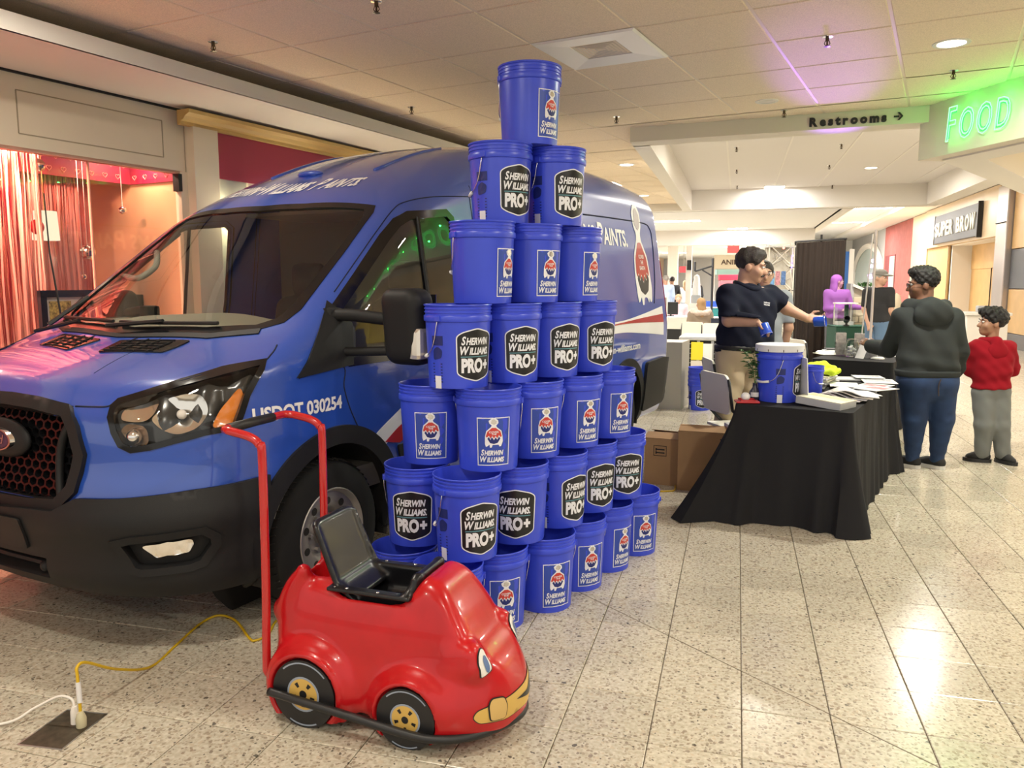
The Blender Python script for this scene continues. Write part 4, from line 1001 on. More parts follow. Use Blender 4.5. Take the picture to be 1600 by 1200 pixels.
# lettering and stripes
L_ = smallcaps('SHERWIN-WILLIAMS PAINTS.', 0, 0, .125, .098, .35, .0035, 1.06); V, F = words(L_)
decal(V, F, pr_top, lambda u, v: (-.70 - v * 1.75 - .10 * ((u - .52) / .5) ** 2, u * 1.04 - .605), 'header_lettering', M_vinyl)
for s in (1, -1):
    V, F = words([('USDOT 030254', 0, 0, .082, 0, .0028, .50)])
    decal(V, F, pr_side, (lambda u, v: (.49 - u, .956 + v)) if s == 1 else (lambda u, v: (-.02 + u, .956 + v)), 'number_lettering', M_vinyl, s=s)
    L_ = smallcaps('SHERWIN-WILLIAMS PAINTS.', 0, 0, .245, .195, .0, .006, 2.55); V, F = words(L_)
    decal(V, F, pr_side, (lambda u, v: (-1.49 - u, 1.855 + v)) if s == 1 else (lambda u, v: (-4.04 + u, 1.855 + v)), 'side_lettering', M_vinyl, s=s)
    V, F = words([('www.sherwin-williams.com', 0, 0, .085, 0, .002, 1.2)])
    decal(V, F, pr_side, (lambda u, v: (-2.86 - u, .945 + v)) if s == 1 else (lambda u, v: (-4.06 + u, .945 + v)), 'address_lettering', M_vinyl, s=s)
    def band(lo, hi, nm, m, off):
        A = [tuple(p)[:2] for p in spline([(x, z, 0) for x, z in hi], 6)]; B = [tuple(p)[:2] for p in spline([(x, z, 0) for x, z in lo], 6)]
        patch(nm, A + B[::-1], pr_side, .09, off, m, thick=.002, s=s)
    band([(-.335, .715), (-.50, .80), (-.90, .93), (-1.6, 1.03), (-2.6, 1.08), (-3.5, 1.11), (-4.1, 1.08), (-4.72, 1.03)], [(-.195, .745), (-.36, .84), (-.75, 1.0), (-1.5, 1.15), (-2.6, 1.21), (-3.5, 1.205), (-4.1, 1.245), (-4.72, 1.31)], 'white_stripe', M_vinyl, .003)
    band([(-.46, .71), (-.62, .78), (-1.0, .90), (-1.7, 1.03), (-2.6, 1.13), (-3.5, 1.178), (-4.1, 1.175), (-4.71, 1.155)], [(-.335, .735), (-.50, .82), (-.90, .96), (-1.6, 1.09), (-2.6, 1.16), (-3.5, 1.19), (-4.1, 1.215), (-4.71, 1.235)], 'red_stripe', M_vred, .006)
    # the paint-over-globe mark: pouring can above a half covered globe with drips
    GX, GZ, GR = -4.27, 1.62, .19
    def lg(pts, nm, m, off):
        patch(nm, [(GX - a, GZ + b) for a, b in pts] if s == 1 else [(GX + a, GZ + b) for a, b in pts], pr_side, .06, off, m, thick=.002, s=s)
    drip = [(-.20, .0), (-.17, .16), (-.07, .30), (-.05, .36), (-.10, .42), (-.12, .54), (-.05, .63), (.02, .64), (.09, .56), (.10, .44), (.05, .36), (.06, .30), (.17, .16), (.20, .0), (.21, -.14), (.17, -.26), (.13, -.27), (.11, -.22), (.09, -.28), (.05, -.22), (-.03, -.22), (-.05, -.29), (-.09, -.29), (-.10, -.21), (-.14, -.25), (-.18, -.27), (-.20, -.2)]
    lg(rounded(drip, .03), 'mark_outline', M_vinyl, .004)
    lg(rounded([(-.165, .0), (-.14, .14), (-.04, .28), (.03, .28), (.14, .14), (.165, .0), (.15, -.03), (.11, .02), (.08, -.06), (.04, .0), (.0, -.08), (-.04, -.0), (-.08, -.06), (-.11, .01), (-.14, -.04)], .02), 'mark_paint', M_vred, .0065)
    lg(rounded([(-.15, -.05), (-.1, -.16), (0, -.2), (.1, -.16), (.15, -.05), (.11, .0), (.08, -.08), (.04, -.02), (.0, -.10), (-.04, -.02), (-.08, -.08), (-.11, -.01)], .02), 'mark_globe', M_black, .0065)
    lg(rounded([(-.075, .44), (-.06, .57), (-.0, .60), (.065, .53), (.06, .43), (.0, .39)], .02), 'mark_can', mat('can_grey', (.45, .40, .42), .4), .0065)
    for k, wd in enumerate(('COVER', 'THE', 'EARTH')):
        V, F = words([(wd, -.07 if k != 1 else -.035, .135 - k * .052, .048, 0, .001, .14 if k != 1 else .07)])
        decal(V, F, pr_side, (lambda u, v: (GX - u, GZ + v)) if s == 1 else (lambda u, v: (GX + u, GZ + v)), 'mark_lettering', M_vinyl, .009, s)
# roof ribs, lamp and aerial
for y in (-.42, .42):
    q = pr_top(np.array([(x, y) for x in np.linspace(-1.05, -1.75, 8)])); MB().tube([tuple(p) for p in q], .012, 6).build('roof_rib', M_blue, VAN, smooth=True)
q = pr_top(np.array([(-1.0, -.04)]))[0]; MB().ell(tuple(q), .05, .10, .025).build('roof_lamp', M_blue, VAN, smooth=True)
q = pr_top(np.array([(-1.95, .62)]))[0]; MB().box(q[0] - .06, q[0] + .06, q[1] - .02, q[1] + .02, q[2] - .01, q[2] + .05, .015).build('roof_marker', M_black, VAN)
an = MB().tube([(.13, -.88, 1.22), (.12, -.885, 1.30)], [.03, .012], 10).build('antenna', M_black, VAN, smooth=True)
MB().tube([(.12, -.885, 1.30), (.155, -.90, 1.70), (.16, -.905, 2.02)], [.006, .0045, .0035], 6).build('antenna_whip', M_black, an)
# cab interior
ci = MB().box(-1.6, .55, -.93, .93, .5, .62).build('cab_floor', M_cab, VAN)
def df(X, Y, Z): return smax(smax(rbox(X, Y, Z, (.02, 0, 1.10), (.33, .90, .29), .07), (Z - 1.345 - .03 * np.cos(Y * 5.0)), .04), van(X, Y, Z) + .03, .03)
isomesh(df, (-.45, -1., .7), (.45, 1., 1.45), .035, 'dashboard', mat('dash_plastic', (.20, .19, .155), .75), VAN)
MB().box(-1.62, -1.58, -.90, .90, .6, 2.25).build('bulkhead', M_cab, VAN)
MB().box(-1.58, -1.0, -.62, .62, 1.96, 1.98).build('headliner', mat('headliner', (.30, .28, .24), .9), VAN)
for y in (.42, -.42):
    def sf(X, Y, Z): return smin(smin(rbox(X, Y - y, Z, (-1.0, 0, .78), (.26, .25, .10), .06), rbox(X + .2 * (Z - 1.1), Y - y, Z, (-1.27, 0, 1.1), (.08, .24, .34), .07), .04), rbox(X, Y - y, Z, (-1.36, 0, 1.56), (.06, .13, .11), .05), .03)
    isomesh(sf, (-1.57, y - .4, .6), (-.6, y + .4, 1.75), .035, 'seat', M_seat, VAN)
st = MB(); c_ = Vector((-.48, .42, 1.22)); ax_ = Vector((-.75, 0, .66)).normalized(); u_ = ax_.orthogonal().normalized(); v_ = ax_.cross(u_)
st.tube([c_ + (u_ * math.cos(a) + v_ * math.sin(a)) * .19 for a in np.linspace(0, 2 * PI, 25)[:-1]], .016, 8, closed=True)
for a in (0, 2.1, 4.2): st.tube([c_, c_ + (u_ * math.cos(a) + v_ * math.sin(a)) * .19], .014, 6)
st.tube([c_, c_ - ax_ * .3], .03, 8); st.build('steering_wheel', M_black, VAN, smooth=40)
for s in (1, -1):   # pillar trims and grab handle
    q = pr_top(np.array([(x, .80 * s) for x in np.linspace(.0, -.60, 6)])); MB().tube([(p[0] - .02, p[1] * 1.03, p[2] - .04) for p in q], .035, 8).build('pillar_trim', mat('pillar_trim', (.22, .21, .18), .8), VAN, smooth=True)
MB().tube(spline([(-.20, -.80, 1.58), (-.25, -.72, 1.56), (-.36, -.70, 1.63), (-.42, -.76, 1.72)], 5), .018, 8).build('grab_handle', mat('pillar_trim', (.2, .2, .18)), VAN, smooth=True)
# ============================================================ buckets
M_bk = mat('bucket_plastic', (.042, .076, .66), .32, spec=.5, noise=(6, .05))
M_lw = mat('label_white', (.78, .80, .86), .5); M_lb = mat('label_black', (.010, .011, .013), .35); M_lteal = mat('label_teal', (.12, .30, .36), .5)
M_lred = mat('label_red', (.55, .05, .04), .5); M_lblue = mat('label_blue', (.03, .07, .40), .45); M_wire = mat('bail_wire', (.75, .75, .76), .25, 1.)
M_grip = mat('grip_white', (.8, .8, .78), .5); M_print = mat('fine_print', (.012, .022, .16), .5)
HB = .3608
BR0, BR1 = .1295, .1425     # radius at the foot and below the collar
def brad(z): return BR0 + (BR1 - BR0) * min(max(z / .285, 0), 1)
PROF = [(.001, .004), (.118, .004), (.1285, .000), (.1295, .008), (.1425, .285), (.1485, .287), (.150, .291), (.150, .309), (.1485, .312), (.1435, .313), (.1435, .322), (.1475, .3235), (.1475, .3285), (.1440, .330), (.1440, .337), (.1480, .3385), (.1480, .3435), (.1440, .345), (.1445, .350), (.1485, .352), (.1505, .3565), (.1490, .3600), (.1455, .3600), (.1430, .355), (.1395, .28), (.1265, .010), (.001, .010)]
def on_bucket(u, v, a=0., off=.0012):
    """label u, v (small layout units, enlarged by LS) -> point on the wall"""
    u *= LS; v = .138 + (v - .130) * LS
    r = brad(v) + off; t = a + u / .139; return (r * math.cos(t), r * math.sin(t), v)
def grid_poly(pts, fn, cell=.02, holes=()):
    V, F = cdt(pts, cell, holes); mb = MB(); mb.add([fn(x, y) for x, y in V], F); return mb
LS = 1.36
def put_label(root, kind, a):
    """printed label centred at azimuth a"""
    if kind == 'badge':
        out = [(-.068, .075), (-.045, .062), (0, .050), (.045, .062), (.068, .075), (.070, .195), (.050, .208), (0, .220), (-.050, .208), (-.070, .195)]
        P = rounded(out, .010, 3)
        o = grid_poly(P, lambda x, y: on_bucket(x, y, a)).build('badge', M_lb, root, smooth=True, fix=False)
        grid_poly(P, lambda x, y: on_bucket(x, y, a, .0020), .03, [inset(P, .0036)]).build('outline', M_lw, o, fix=False)
        L = smallcaps('SHERWIN', 0, .168, .036, .030, .25, .0012, .108) ; L2 = smallcaps('WILLIAMS.', 0, .137, .036, .030, .25, .0012, .116)
        L = [[t, x - .053, y, s, sh, b, w] for t, x, y, s, sh, b, w in L] + [[t, x - .057, y, s, sh, b, w] for t, x, y, s, sh, b, w in L2]
        L += [['PRO', -.053, .082, .058, 0, .0032, .078], ['+', .028, .086, .05, 0, .003, .024]]
        V, F = words(L); mapped(V, F, lambda x, y, z: on_bucket(x, y, a, .0024), 'lettering', M_lw, o)
        grid_poly([(-.055, .128), (.052, .128), (.052, .131), (-.055, .131)], lambda x, y: on_bucket(x, y, a, .0022), .02).build('rule', M_lteal, o, fix=False)
        # side panel of small print with a bar code
        b = a - 1.32
        pr = grid_poly([(-.022, .165), (.022, .165), (.022, .195), (-.022, .195)], lambda x, y: on_bucket(x, y, b), .02).build('fine_print', M_print, root, fix=False)
        grid_poly(rounded([(-.018, .118), (.015, .125), (.020, .150), (.0, .162), (-.018, .150)], .008), lambda x, y: on_bucket(x, y, b), .02).build('pictogram', M_print, pr, fix=False)
        m = MB()
        for k in range(7): m.add([on_bucket(-.022, .105 - k * .0095, b), on_bucket(.018, .105 - k * .0095, b), on_bucket(.018, .1085 - k * .0095, b), on_bucket(-.022, .1085 - k * .0095, b)], [(0, 1, 2, 3)])
        m.build('fine_print', M_print, pr, fix=False)
        grid_poly([(-.014, .028), (.012, .028), (.012, .068), (-.014, .068)], lambda x, y: on_bucket(x, y, b), .02).build('bar_code', M_lw, pr, fix=False)
    else:
        P = [(-.054, .050), (.054, .050), (.054, .205), (-.054, .205)]
        o = grid_poly(P, lambda x, y: on_bucket(x, y, a), .03).build('label', M_lblue, root, smooth=True, fix=False)
        grid_poly(P, lambda x, y: on_bucket(x, y, a, .0020), .03, [inset(P, .0028)]).build('outline', M_lw, o, fix=False)
        L = smallcaps('SHERWIN', -.042, .083, .026, .0215, .22, .0009, .080); L2 = smallcaps('WILLIAMS', 0, .062, .026, .0215, .22, .0009, .088)
        L = [[t, x - .042, y, s, sh, b, w] for t, x, y, s, sh, b, w in smallcaps('SHERWIN', 0, .084, .026, .0215, .22, .0009, .080)] + [[t, x - .046, y, s, sh, b, w] for t, x, y, s, sh, b, w in L2]
        V, F = words(L); mapped(V, F, lambda x, y, z: on_bucket(x, y, a, .0024), 'lettering', M_lw, o)
        k = .125; cy = .145
        def sc(pts): return [(x * k, cy + y * k) for x, y in pts]
        drip = [(-.20, .0), (-.17, .14), (-.07, .24), (-.05, .28), (-.10, .33), (-.12, .40), (-.05, .46), (.02, .47), (.09, .41), (.10, .34), (.05, .28), (.06, .24), (.17, .14), (.20, .0), (.21, -.14), (.17, -.26), (.13, -.27), (.11, -.22), (.05, -.22), (-.03, -.22), (-.05, -.29), (-.09, -.29), (-.10, -.21), (-.14, -.25), (-.18, -.27), (-.20, -.2)]
        grid_poly(sc([(x * 1.15, y) for x, y in drip]), lambda x, y: on_bucket(x, y, a, .0016), .02).build('mark_outline', M_lw, o, fix=False)
        grid_poly(sc([(-.21, .0), (-.17, .12), (-.05, .22), (.04, .22), (.17, .12), (.21, .0), (.18, -.03), (.13, .03), (.09, -.05), (.04, .01), (0, -.06), (-.04, .01), (-.09, -.05), (-.13, .02), (-.18, -.03)]), lambda x, y: on_bucket(x, y, a, .0020), .02).build('mark_paint', M_lred, o, fix=False)
        grid_poly(sc([(-.17, -.06), (-.1, -.17), (0, -.2), (.1, -.17), (.17, -.06), (.13, -.01), (.09, -.09), (.04, -.03), (0, -.10), (-.04, -.03), (-.09, -.09), (-.13, -.01)]), lambda x, y: on_bucket(x, y, a, .0020), .02).build('mark_globe', M_print, o, fix=False)
        grid_poly(sc([(-.08, .34), (-.06, .42), (0, .44), (.07, .39), (.06, .33), (0, .30)]), lambda x, y: on_bucket(x, y, a, .0020), .02).build('mark_can', M_wire, o, fix=False)
        L = [['COVER', -.016, cy + .085 * k, .0085, 0, .0002, .032], ['THE', -.008, cy + .03 * k + .0005, .0075, 0, .0002, .016]]
        V, F = words(L); mapped(V, F, lambda x, y, z: on_bucket(x, y, a, .0024), 'mark_lettering', M_lw, o)
def bail(root, a, drop, grip=True):
    """wire handle pivoting on two ears at azimuths a and a+pi; drop = angle below horizontal"""
    m = MB(); pts = []
    ex = .153
    for t in np.linspace(0, PI, 17):
        lx = ex * math.cos(t); q = .178 * math.sin(t) ** .8
        pts.append((lx, -q * math.cos(drop) - .0, .300 - q * math.sin(drop)))
    # keep the wire outside of the wall
    P = []
    for x, y, z in pts:
        r = math.hypot(x, y); mr = brad(z) + .006 if z < .287 else .153
        if r < mr and z < .36:
            if r < 1e-6: y = -mr
            else: x, y = x * mr / r, y * mr / r
        P.append((x, y, z))
    m.tube(P, .0022, 6)
    for sx in (1, -1): m.lathe([(.001, 0), (.010, 0), (.010, .006), (.001, .006)], 10, ax='x').v
    o = m.xf(Matrix.Rotation(a, 4, 'Z')).build('bail', M_wire, root, smooth=True)
    for sx in (1, -1): MB().box(min(sx * .146, sx * .158), max(sx * .146, sx * .158), -.014, .014, .288, .312, .003).xf(Matrix.Rotation(a, 4, 'Z')).build('bail_ear', M_bk, root)
    if grip:
        mid = P[6:11]; MB().tube(mid, .0085, 10).xf(Matrix.Rotation(a, 4, 'Z')).build('bail_grip', M_grip, o, smooth=True)
    return o
def make_bucket(kind, a_label, name='bucket', drop=R(75), grip=True, bail_off=.95):
    t = thing(name, 'blue bucket', 'bucket')
    b = MB().lathe(PROF, 56).build('bucket_body', M_bk, t, smooth=35)
    put_label(t, kind, 0.0)
    bail(t, -PI / 2 + bail_off - .6, drop, grip)
    return t
LAB = make_bucket('badge', 0); LOG = make_bucket('logo', 0, bail_off=.2)
# centre positions measured on the ground, rows counted from the top
ROWS = {1: [(-.967, 3.749)], 2: [(-1.077, 3.637), (-.868, 3.858)], 3: [(-1.11, 3.46), (-.953, 3.727), (-.811, 4.004)],
        4: [(-1.178, 3.318), (-1.015, 3.575), (-.878, 3.845), (-.746, 4.122)], 5: [(-1.340, 3.40), (-1.048, 3.342), (-.923, 3.645), (-.783, 3.935), (-.657, 4.231)],
        6: [(-1.385, 3.325), (-1.100, 3.196), (-.955, 3.476), (-.825, 3.761), (-.724, 4.062), (-.608, 4.360)],
        7: [(-1.414, 3.235), (-1.140, 3.062), (-1.017, 3.342), (-.850, 3.599), (-.750, 3.896), (-.652, 4.199), (-.537, 4.500)]}
KIND = {1: 'logo', 2: 'badge', 3: 'logo', 4: 'badge', 5: 'logo', 6: 'badge', 7: 'logo'}
# how far the label is turned to the right of the viewer, degrees
TURN = {1: [47], 2: [38, 38], 3: [58, 42, 55], 4: [35, 30, 37, 38], 5: [-2, 10, 28, 38, 38], 6: [-12, 27, -2, 48, 36, 26], 7: [10, 20, 20, 28, 34, 50, 32]}
NTH = ['first', 'second', 'third', 'fourth', 'fifth', 'sixth', 'seventh']
RN = {1: 'top', 2: 'second', 3: 'third', 4: 'fourth', 5: 'fifth', 6: 'sixth', 7: 'bottom'}
first = {'badge': True, 'logo': True}
for row in range(1, 8):
    for i, (x, y) in enumerate(ROWS[row]):
        k = KIND[row]; src = LAB if k == 'badge' else LOG
        az = math.atan2(-y, -x) + R(TURN[row][i]); z = (7 - row) * HB
        what = 'black badge label' if k == 'badge' else 'white framed label'
        if row == 1: lab = 'blue bucket on the very top of the bucket tower'
        else: lab = 'blue bucket with %s, %s from left in %s row of tower' % (what, NTH[i], RN[row])
        if first[k]: o = src; first[k] = False; o.location = (x, y, z); o.rotation_euler = (0, 0, az); o['label'] = lab; o['group'] = 'buckets of the tower'
        else: o = dup(src, (x, y, z), az, lab, 'buckets of the tower')
        if row == 7 and i == 6:
            for ch in o.children:
                if ch.name.startswith('bail') and 'ear' not in ch.name: ch.rotation_euler = (0, 0, .5)
# ============================================================ the ride-on car (x forward, y to its left, z up)
CA = R(-3.49); CPX = Vector((-1.396, 2.324, 0)); cax = Vector((math.cos(CA), math.sin(CA), 0)); cly = Vector((-math.sin(CA), math.cos(CA), 0))
CO = CPX + cly * .215
CART = thing('ride_on_car', 'red plastic push-along ride-on car with painted face and tall push handle', 'toy car', CO, CA)
M_cart = mat('red_fibreglass', (.46, .008, .012), .25, coat=.35, spec=.35, noise=(9, .10), bump=(14, .06))
M_seatb = mat('glossy_black_seat', (.008, .008, .010), .30, spec=.35, coat=.12)
M_yel = mat('yellow_print', (.62, .40, .10), .4); M_ink = mat('black_ink', (.012, .012, .014), .4); M_greyl = mat('grey_print', (.28, .33, .42), .5)
def cyl_y(X, Y, Z, cx, cz, r, hw, k):
    return smax(np.sqrt((X - cx) ** 2 + (Z - cz) ** 2) - r, np.abs(Y) - hw, k)
c_top = lut([-.20, -.16, -.10, .0, .10, .25, .36, .42, .48, .54, .60, .66, .72], [.30, .42, .50, .505, .492, .490, .505, .545, .52, .44, .345, .285, .20])
c_half = lut([-.20, -.12, .0, .2, .4, .50, .58, .65, .70, .73], [.12, .172, .186, .188, .186, .186, .175, .14, .09, .03])
c_hz = lut([.05, .2, .34, .46, .56], [1.06, 1.02, .94, .80, .66])
def cart(X, Y, Z):
    a = np.abs(Y)
    body = smax((a - c_half(X) * c_hz(Z)) * .95, (Z - c_top(X) + .15 * a ** 2) * .72, .05)
    body = smax(body, .065 - Z, .03); body = smax(body, X - .715, .05); body = smax(body, -.19 - X, .06)
    # nose skirt wraps round above the bumper
    nose = elli(X, Y, Z, (.455, 0, .13), (.262, .245, .15)); nose = smax(nose, .06 - Z, .02); body = smin(body, nose, .08)
    # fenders
    body = smin(body, cyl_y(X, Y, Z, .0, .125, .178, .222, .045), .035)
    body = smin(body, cyl_y(X, Y, Z, .39, .11, .145, .226, .045), .028)
    body = smin(body, cyl_y(X, Y, Z, .0, .125, .148, .236, .012), .010); body = smin(body, cyl_y(X, Y, Z, .39, .108, .124, .238, .012), .010)
    # recessed flanks above the fenders
    # eye pods
    for s in (1, -1):
        body = smin(body, cone(X, Y, Z, (.52, .140 * s, .280), (.595, .145 * s, .280), .048, .046), .025)
        body = smin(body, cone(X, Y, Z, (.52, .138 * s, .320), (.588, .142 * s, .325), .040, .040), .02)
    body = smax(body, smax(X - .625, -.2 - 0 * X, .01), .02) if False else body
    # windscreen facet
    body = smax(body, (Z - (.905 - .85 * X)) * .76 - .03, .010)
    # raised rear rims beside the seat
    for s in (1, -1): body = smin(body, cone(X, Y, Z, (-.155, .10 * s, .36), (-.055, .125 * s, .525), .03, .022), .04)
    body = smin(body, cone(X, Y, Z, (-.165, -.09, .36), (-.165, .09, .36), .035, .035), .03)
    # cockpit well
    well = rbox(X, Y, Z, (.225, 0, .52), (.155, .138, .20), .05)
    body = smax(body, -well, .012)
    body = smax(body, -rbox(X, Y, Z, (-.045, 0, .50), (.085, .092, .13), .04), .015)      # pocket behind the seat
    # wheel arches cut in from the side
    for cx, cz, r in ((.0, .125, .128), (.39, .105, .112)):
        body = smax(body, -smax(np.sqrt((X - cx) ** 2 + (Z - cz) ** 2) - r, .214 - a, .004), .006)
    return body
cb = isomesh(cart, (-.27, -.29, .03), (.84, .29, .60), .0115, 'body', M_cart, CART, newton=3)
# wheels: flat printed discs, and ones on the far side
for s in (-1, 1):
    for cx, cz, r, nm in ((.0, .123, .122, 'rear'), (.39, .103, .106, 'front')):
        y0 = .232 * s
        def at(px, pz, d): return (cx + px, y0 + s * d, cz + pz)
        w_ = MB().lathe([(.001, -.02), (r, -.02), (r, .0), (.001, .0)], 40, ax='y').xf(Matrix.Translation((cx, y0, cz)) @ Matrix.Diagonal((1, s, 1, 1))).build('wheel', M_ink, CART)
        def flat(pts, d, m, nm2, holes=()):
            V, F = cdt(pts, .05, holes); mb = MB(); mb.add([at(x, z, d) for x, z in V], F); return mb.build(nm2, m, w_)
        flat(circle(0, 0, r * .52, 28), .0008, M_greyl, 'hub_ring'); flat(circle(0, 0, r * .46, 28), .0014, M_yel, 'hub')
        flat(circle(0, 0, r * .12, 16), .002, M_ink, 'hub_hole')
        for k in range(5):
            a = PI / 2 + 2 * PI * (k + .5) / 5; c, s_ = math.cos(a), math.sin(a)
            flat([(c * r * q - s_ * t * r, s_ * r * q + c * t * r) for q, t in ((.24, .04), (.38, .06), (.38, -.06), (.24, -.04))], .002, M_ink, 'hub_slot')
        for a0, a1 in ((R(40), R(140)), (R(240), R(300))):
            flat(circle(0, 0, r * .94, 16, a0=a0, a1=a1) + circle(0, 0, r * .895, 16, a0=a0, a1=a1)[::-1], .001, M_greyl, 'tyre_print')
# rubber bumper strip
bp_ = [(-.13, -.246, .118), (.0, -.256, .112), (.2, -.254, .09), (.39, -.258, .072), (.50, -.250, .066), (.60, -.203, .067), (.682, -.112, .07), (.722, 0, .072)]
bp_ = bp_ + [(x, -y, z) for x, y, z in bp_[-2::-1]]
m = MB(); P = spline(bp_, 6); m.tube([tuple(p) for p in P], .0145, 8); m.build('rubber_bumper', M_black, CART, smooth=True)
# seat shell: leaning back sheet, tub in the well, riveted flange and front cowl
def seat(X, Y, Z):
    a = np.abs(Y); t = np.clip((.70 - Z) / .25, 0, 1)
    xb = -.002 + .10 * t + .05 * np.clip((t - .75) * 4, 0, 1) ** 2 + .016 * np.clip((a - .10) / .04, 0, 1) ** 2
    back = smax(smax((np.abs(X - xb + .010) - .013) * .9, a - (.132 + .014 * t), .012), smax(Z - .705 + 1.2 * np.maximum(a - .08, 0) ** 2 * 4, .43 - Z, .02), .014)
    tub = rbox(X, Y, Z, (.225, 0, .475), (.15, .120, .09), .04); tub = smax(np.abs(tub) - .006, Z - .484, .006)
    fl = smax(np.maximum(np.abs(X - .215) - .160, a - .160), -np.maximum(np.abs(X - .225) - .14, a - .122), .006); fl = smax(fl, np.abs(Z - .482) - .007, .006)
    cow = smin(cone(X, Y, Z, (.375, -.085, .535), (.375, .085, .535), .014, .014), smin(cone(X, Y, Z, (.375, .085, .535), (.355, .135, .49), .014, .012), cone(X, Y, Z, (.375, -.085, .535), (.355, -.135, .49), .014, .012), .02), .02)
    lip = smax(np.abs(X - .372) - .008, np.maximum(a - .115, np.abs(Z - .505) - .035), .01)
    return smin(smin(smin(back, tub, .02), fl, .012), smin(cow, lip, .02), .015)
isomesh(seat, (-.10, -.20, .36), (.42, .20, .74), .0085, 'seat', M_seatb, CART)
for x in (.085, .13, .25):
    for s in (1, -1): MB().ell((x, .145 * s, .490), .007, .007, .003, 10, 6).build('rivet', M_chrome, CART, smooth=True)
# push handle
hx = -.145
def bar(y): return [(hx + .0, y * .86, .13), (hx - .03, y, .15), (hx - .035, y, .22), (hx - .025, y, .5), (hx - .02, y, .93), (hx - .03, y, .98), (hx - .07, y, 1.005), (hx - .15, y, 1.02)]
A = spline(bar(-.185), 6); B = spline(bar(.19), 6)
E1 = [Vector((hx - .175, -.178, 1.022)), Vector((hx - .18, -.15, 1.023))]; E2 = [Vector((hx - .18, .15, 1.023)), Vector((hx - .175, .18, 1.022))]
hd = MB().tube([tuple(p) for p in A + E1 + E2 + B[::-1]], .0155, 10).build('push_handle', mat('red_tube', (.46, .010, .012), .2, coat=.8), CART, smooth=True)
MB().tube([(hx - .179, -.155, 1.0225), (hx - .18, .0, 1.023), (hx - .179, .10, 1.0225)], .0175, 12).build('foam_grip', M_black, hd, smooth=True)
# face: eyes and a grinning grille, laid on the body
def cpatch(uv, org, dr, name, m, off, cell=.015, par=None):
    """uv (y,z) pushed onto the body along dr from in front"""
    V, F = cdt(uv, cell); D = np.array(dr, float); D /= np.linalg.norm(D); O = np.stack([np.full(len(V), org), V[:, 0], V[:, 1]], 1) - D * .35
    # keep y,z in the plane x = org, march along D
    t = march(cart, O, D[None], 0, .8, 400); P = O + D * t[:, None]; ok = ~np.isnan(t); N = np.zeros_like(P); N[ok] = grad(cart, P[ok]); N /= np.maximum(np.linalg.norm(N, axis=1), 1e-6)[:, None]
    P = P + N * off; P[~ok] = 0; mb = MB(); mb.v = [tuple(p) for p in P]; mb.f = [f for f in F if ok[list(f)].all()]
    return mb.build(name, m, par or CART, smooth=True, fix=False)
def wpatch(uv, name, m, off, cell=.015, par=None):
    V, F = cdt(uv, cell); a = V[:, 0] / .27; D = -np.stack([np.cos(a), np.sin(a), np.zeros(len(a))], 1); O = np.stack([np.full(len(a), .40), np.zeros(len(a)), V[:, 1]], 1) - D * .6
    t = march(cart, O, D, 0, .58, 300); P = O + D * t[:, None]; ok = ~np.isnan(t); N = np.zeros_like(P); N[ok] = grad(cart, P[ok]); N /= np.maximum(np.linalg.norm(N, axis=1), 1e-6)[:, None]
    P = P + N * off; P[~ok] = 0; mb = MB(); mb.v = [tuple(p) for p in P]; mb.f = [f for f in F if ok[list(f)].all()]
    return mb.build(name, m, par or CART, smooth=True, fix=False)
for s in (1, -1):
    y0 = .145 * s
    e = [(y0 + a, .300 + b) for a, b in [(-.026, -.045), (-.03, .0), (-.02, .038), (.0, .052), (.02, .038), (.028, .0), (.024, -.03), (.0, -.038)]]
    o = cpatch(rounded(e, .012), .75, (-1, 0, -.0), 'eye', M_ink, .0015)
    cpatch(inset(rounded(e, .012), .004), .75, (-1, 0, 0), 'eye_white', mat('eye_white', (.75, .74, .72), .35), .003, par=o)
    cpatch([(y0 + .003 + a, .297 + b) for a, b in circle(0, 0, .012, 16, ry=.028)], .75, (-1, 0, 0), 'iris', mat('iris_blue', (.10, .17, .36), .35), .0045, par=o)
mth = [(-.185, .112), (-.205, .135), (-.19, .158), (-.13, .172), (-.05, .180), (.05, .190), (.12, .20), (.17, .205), (.20, .18), (.18, .145), (.10, .122), (.0, .108), (-.1, .102)]
o = wpatch(rounded(mth, .012), 'mouth', M_ink, .0012)
wpatch(inset(rounded(mth, .012), .003), 'grille_print', M_yel, .0022, par=o)
wpatch(rounded([(-.06, .152), (.0, .156), (.08, .178), (.15, .190), (.135, .160), (.07, .134), (.01, .133)], .01), 'smile', M_ink, .0034, par=o)
wpatch(rounded([(.03, .137), (.065, .137), (.10, .152), (.05, .150)], .006), 'tongue', mat('eye_white', (.75, .74, .72), .35), .0046, par=o)
t_ = rounded([(-.150, .118), (-.105, .114), (-.098, .152), (-.105, .182), (-.142, .186), (-.153, .165)], .01)
wpatch(inset(t_, -.004), 'tooth_edge', M_ink, .0045, par=o); wpatch(t_, 'tooth', mat('tooth_tan', (.60, .40, .14), .35), .007, par=o)
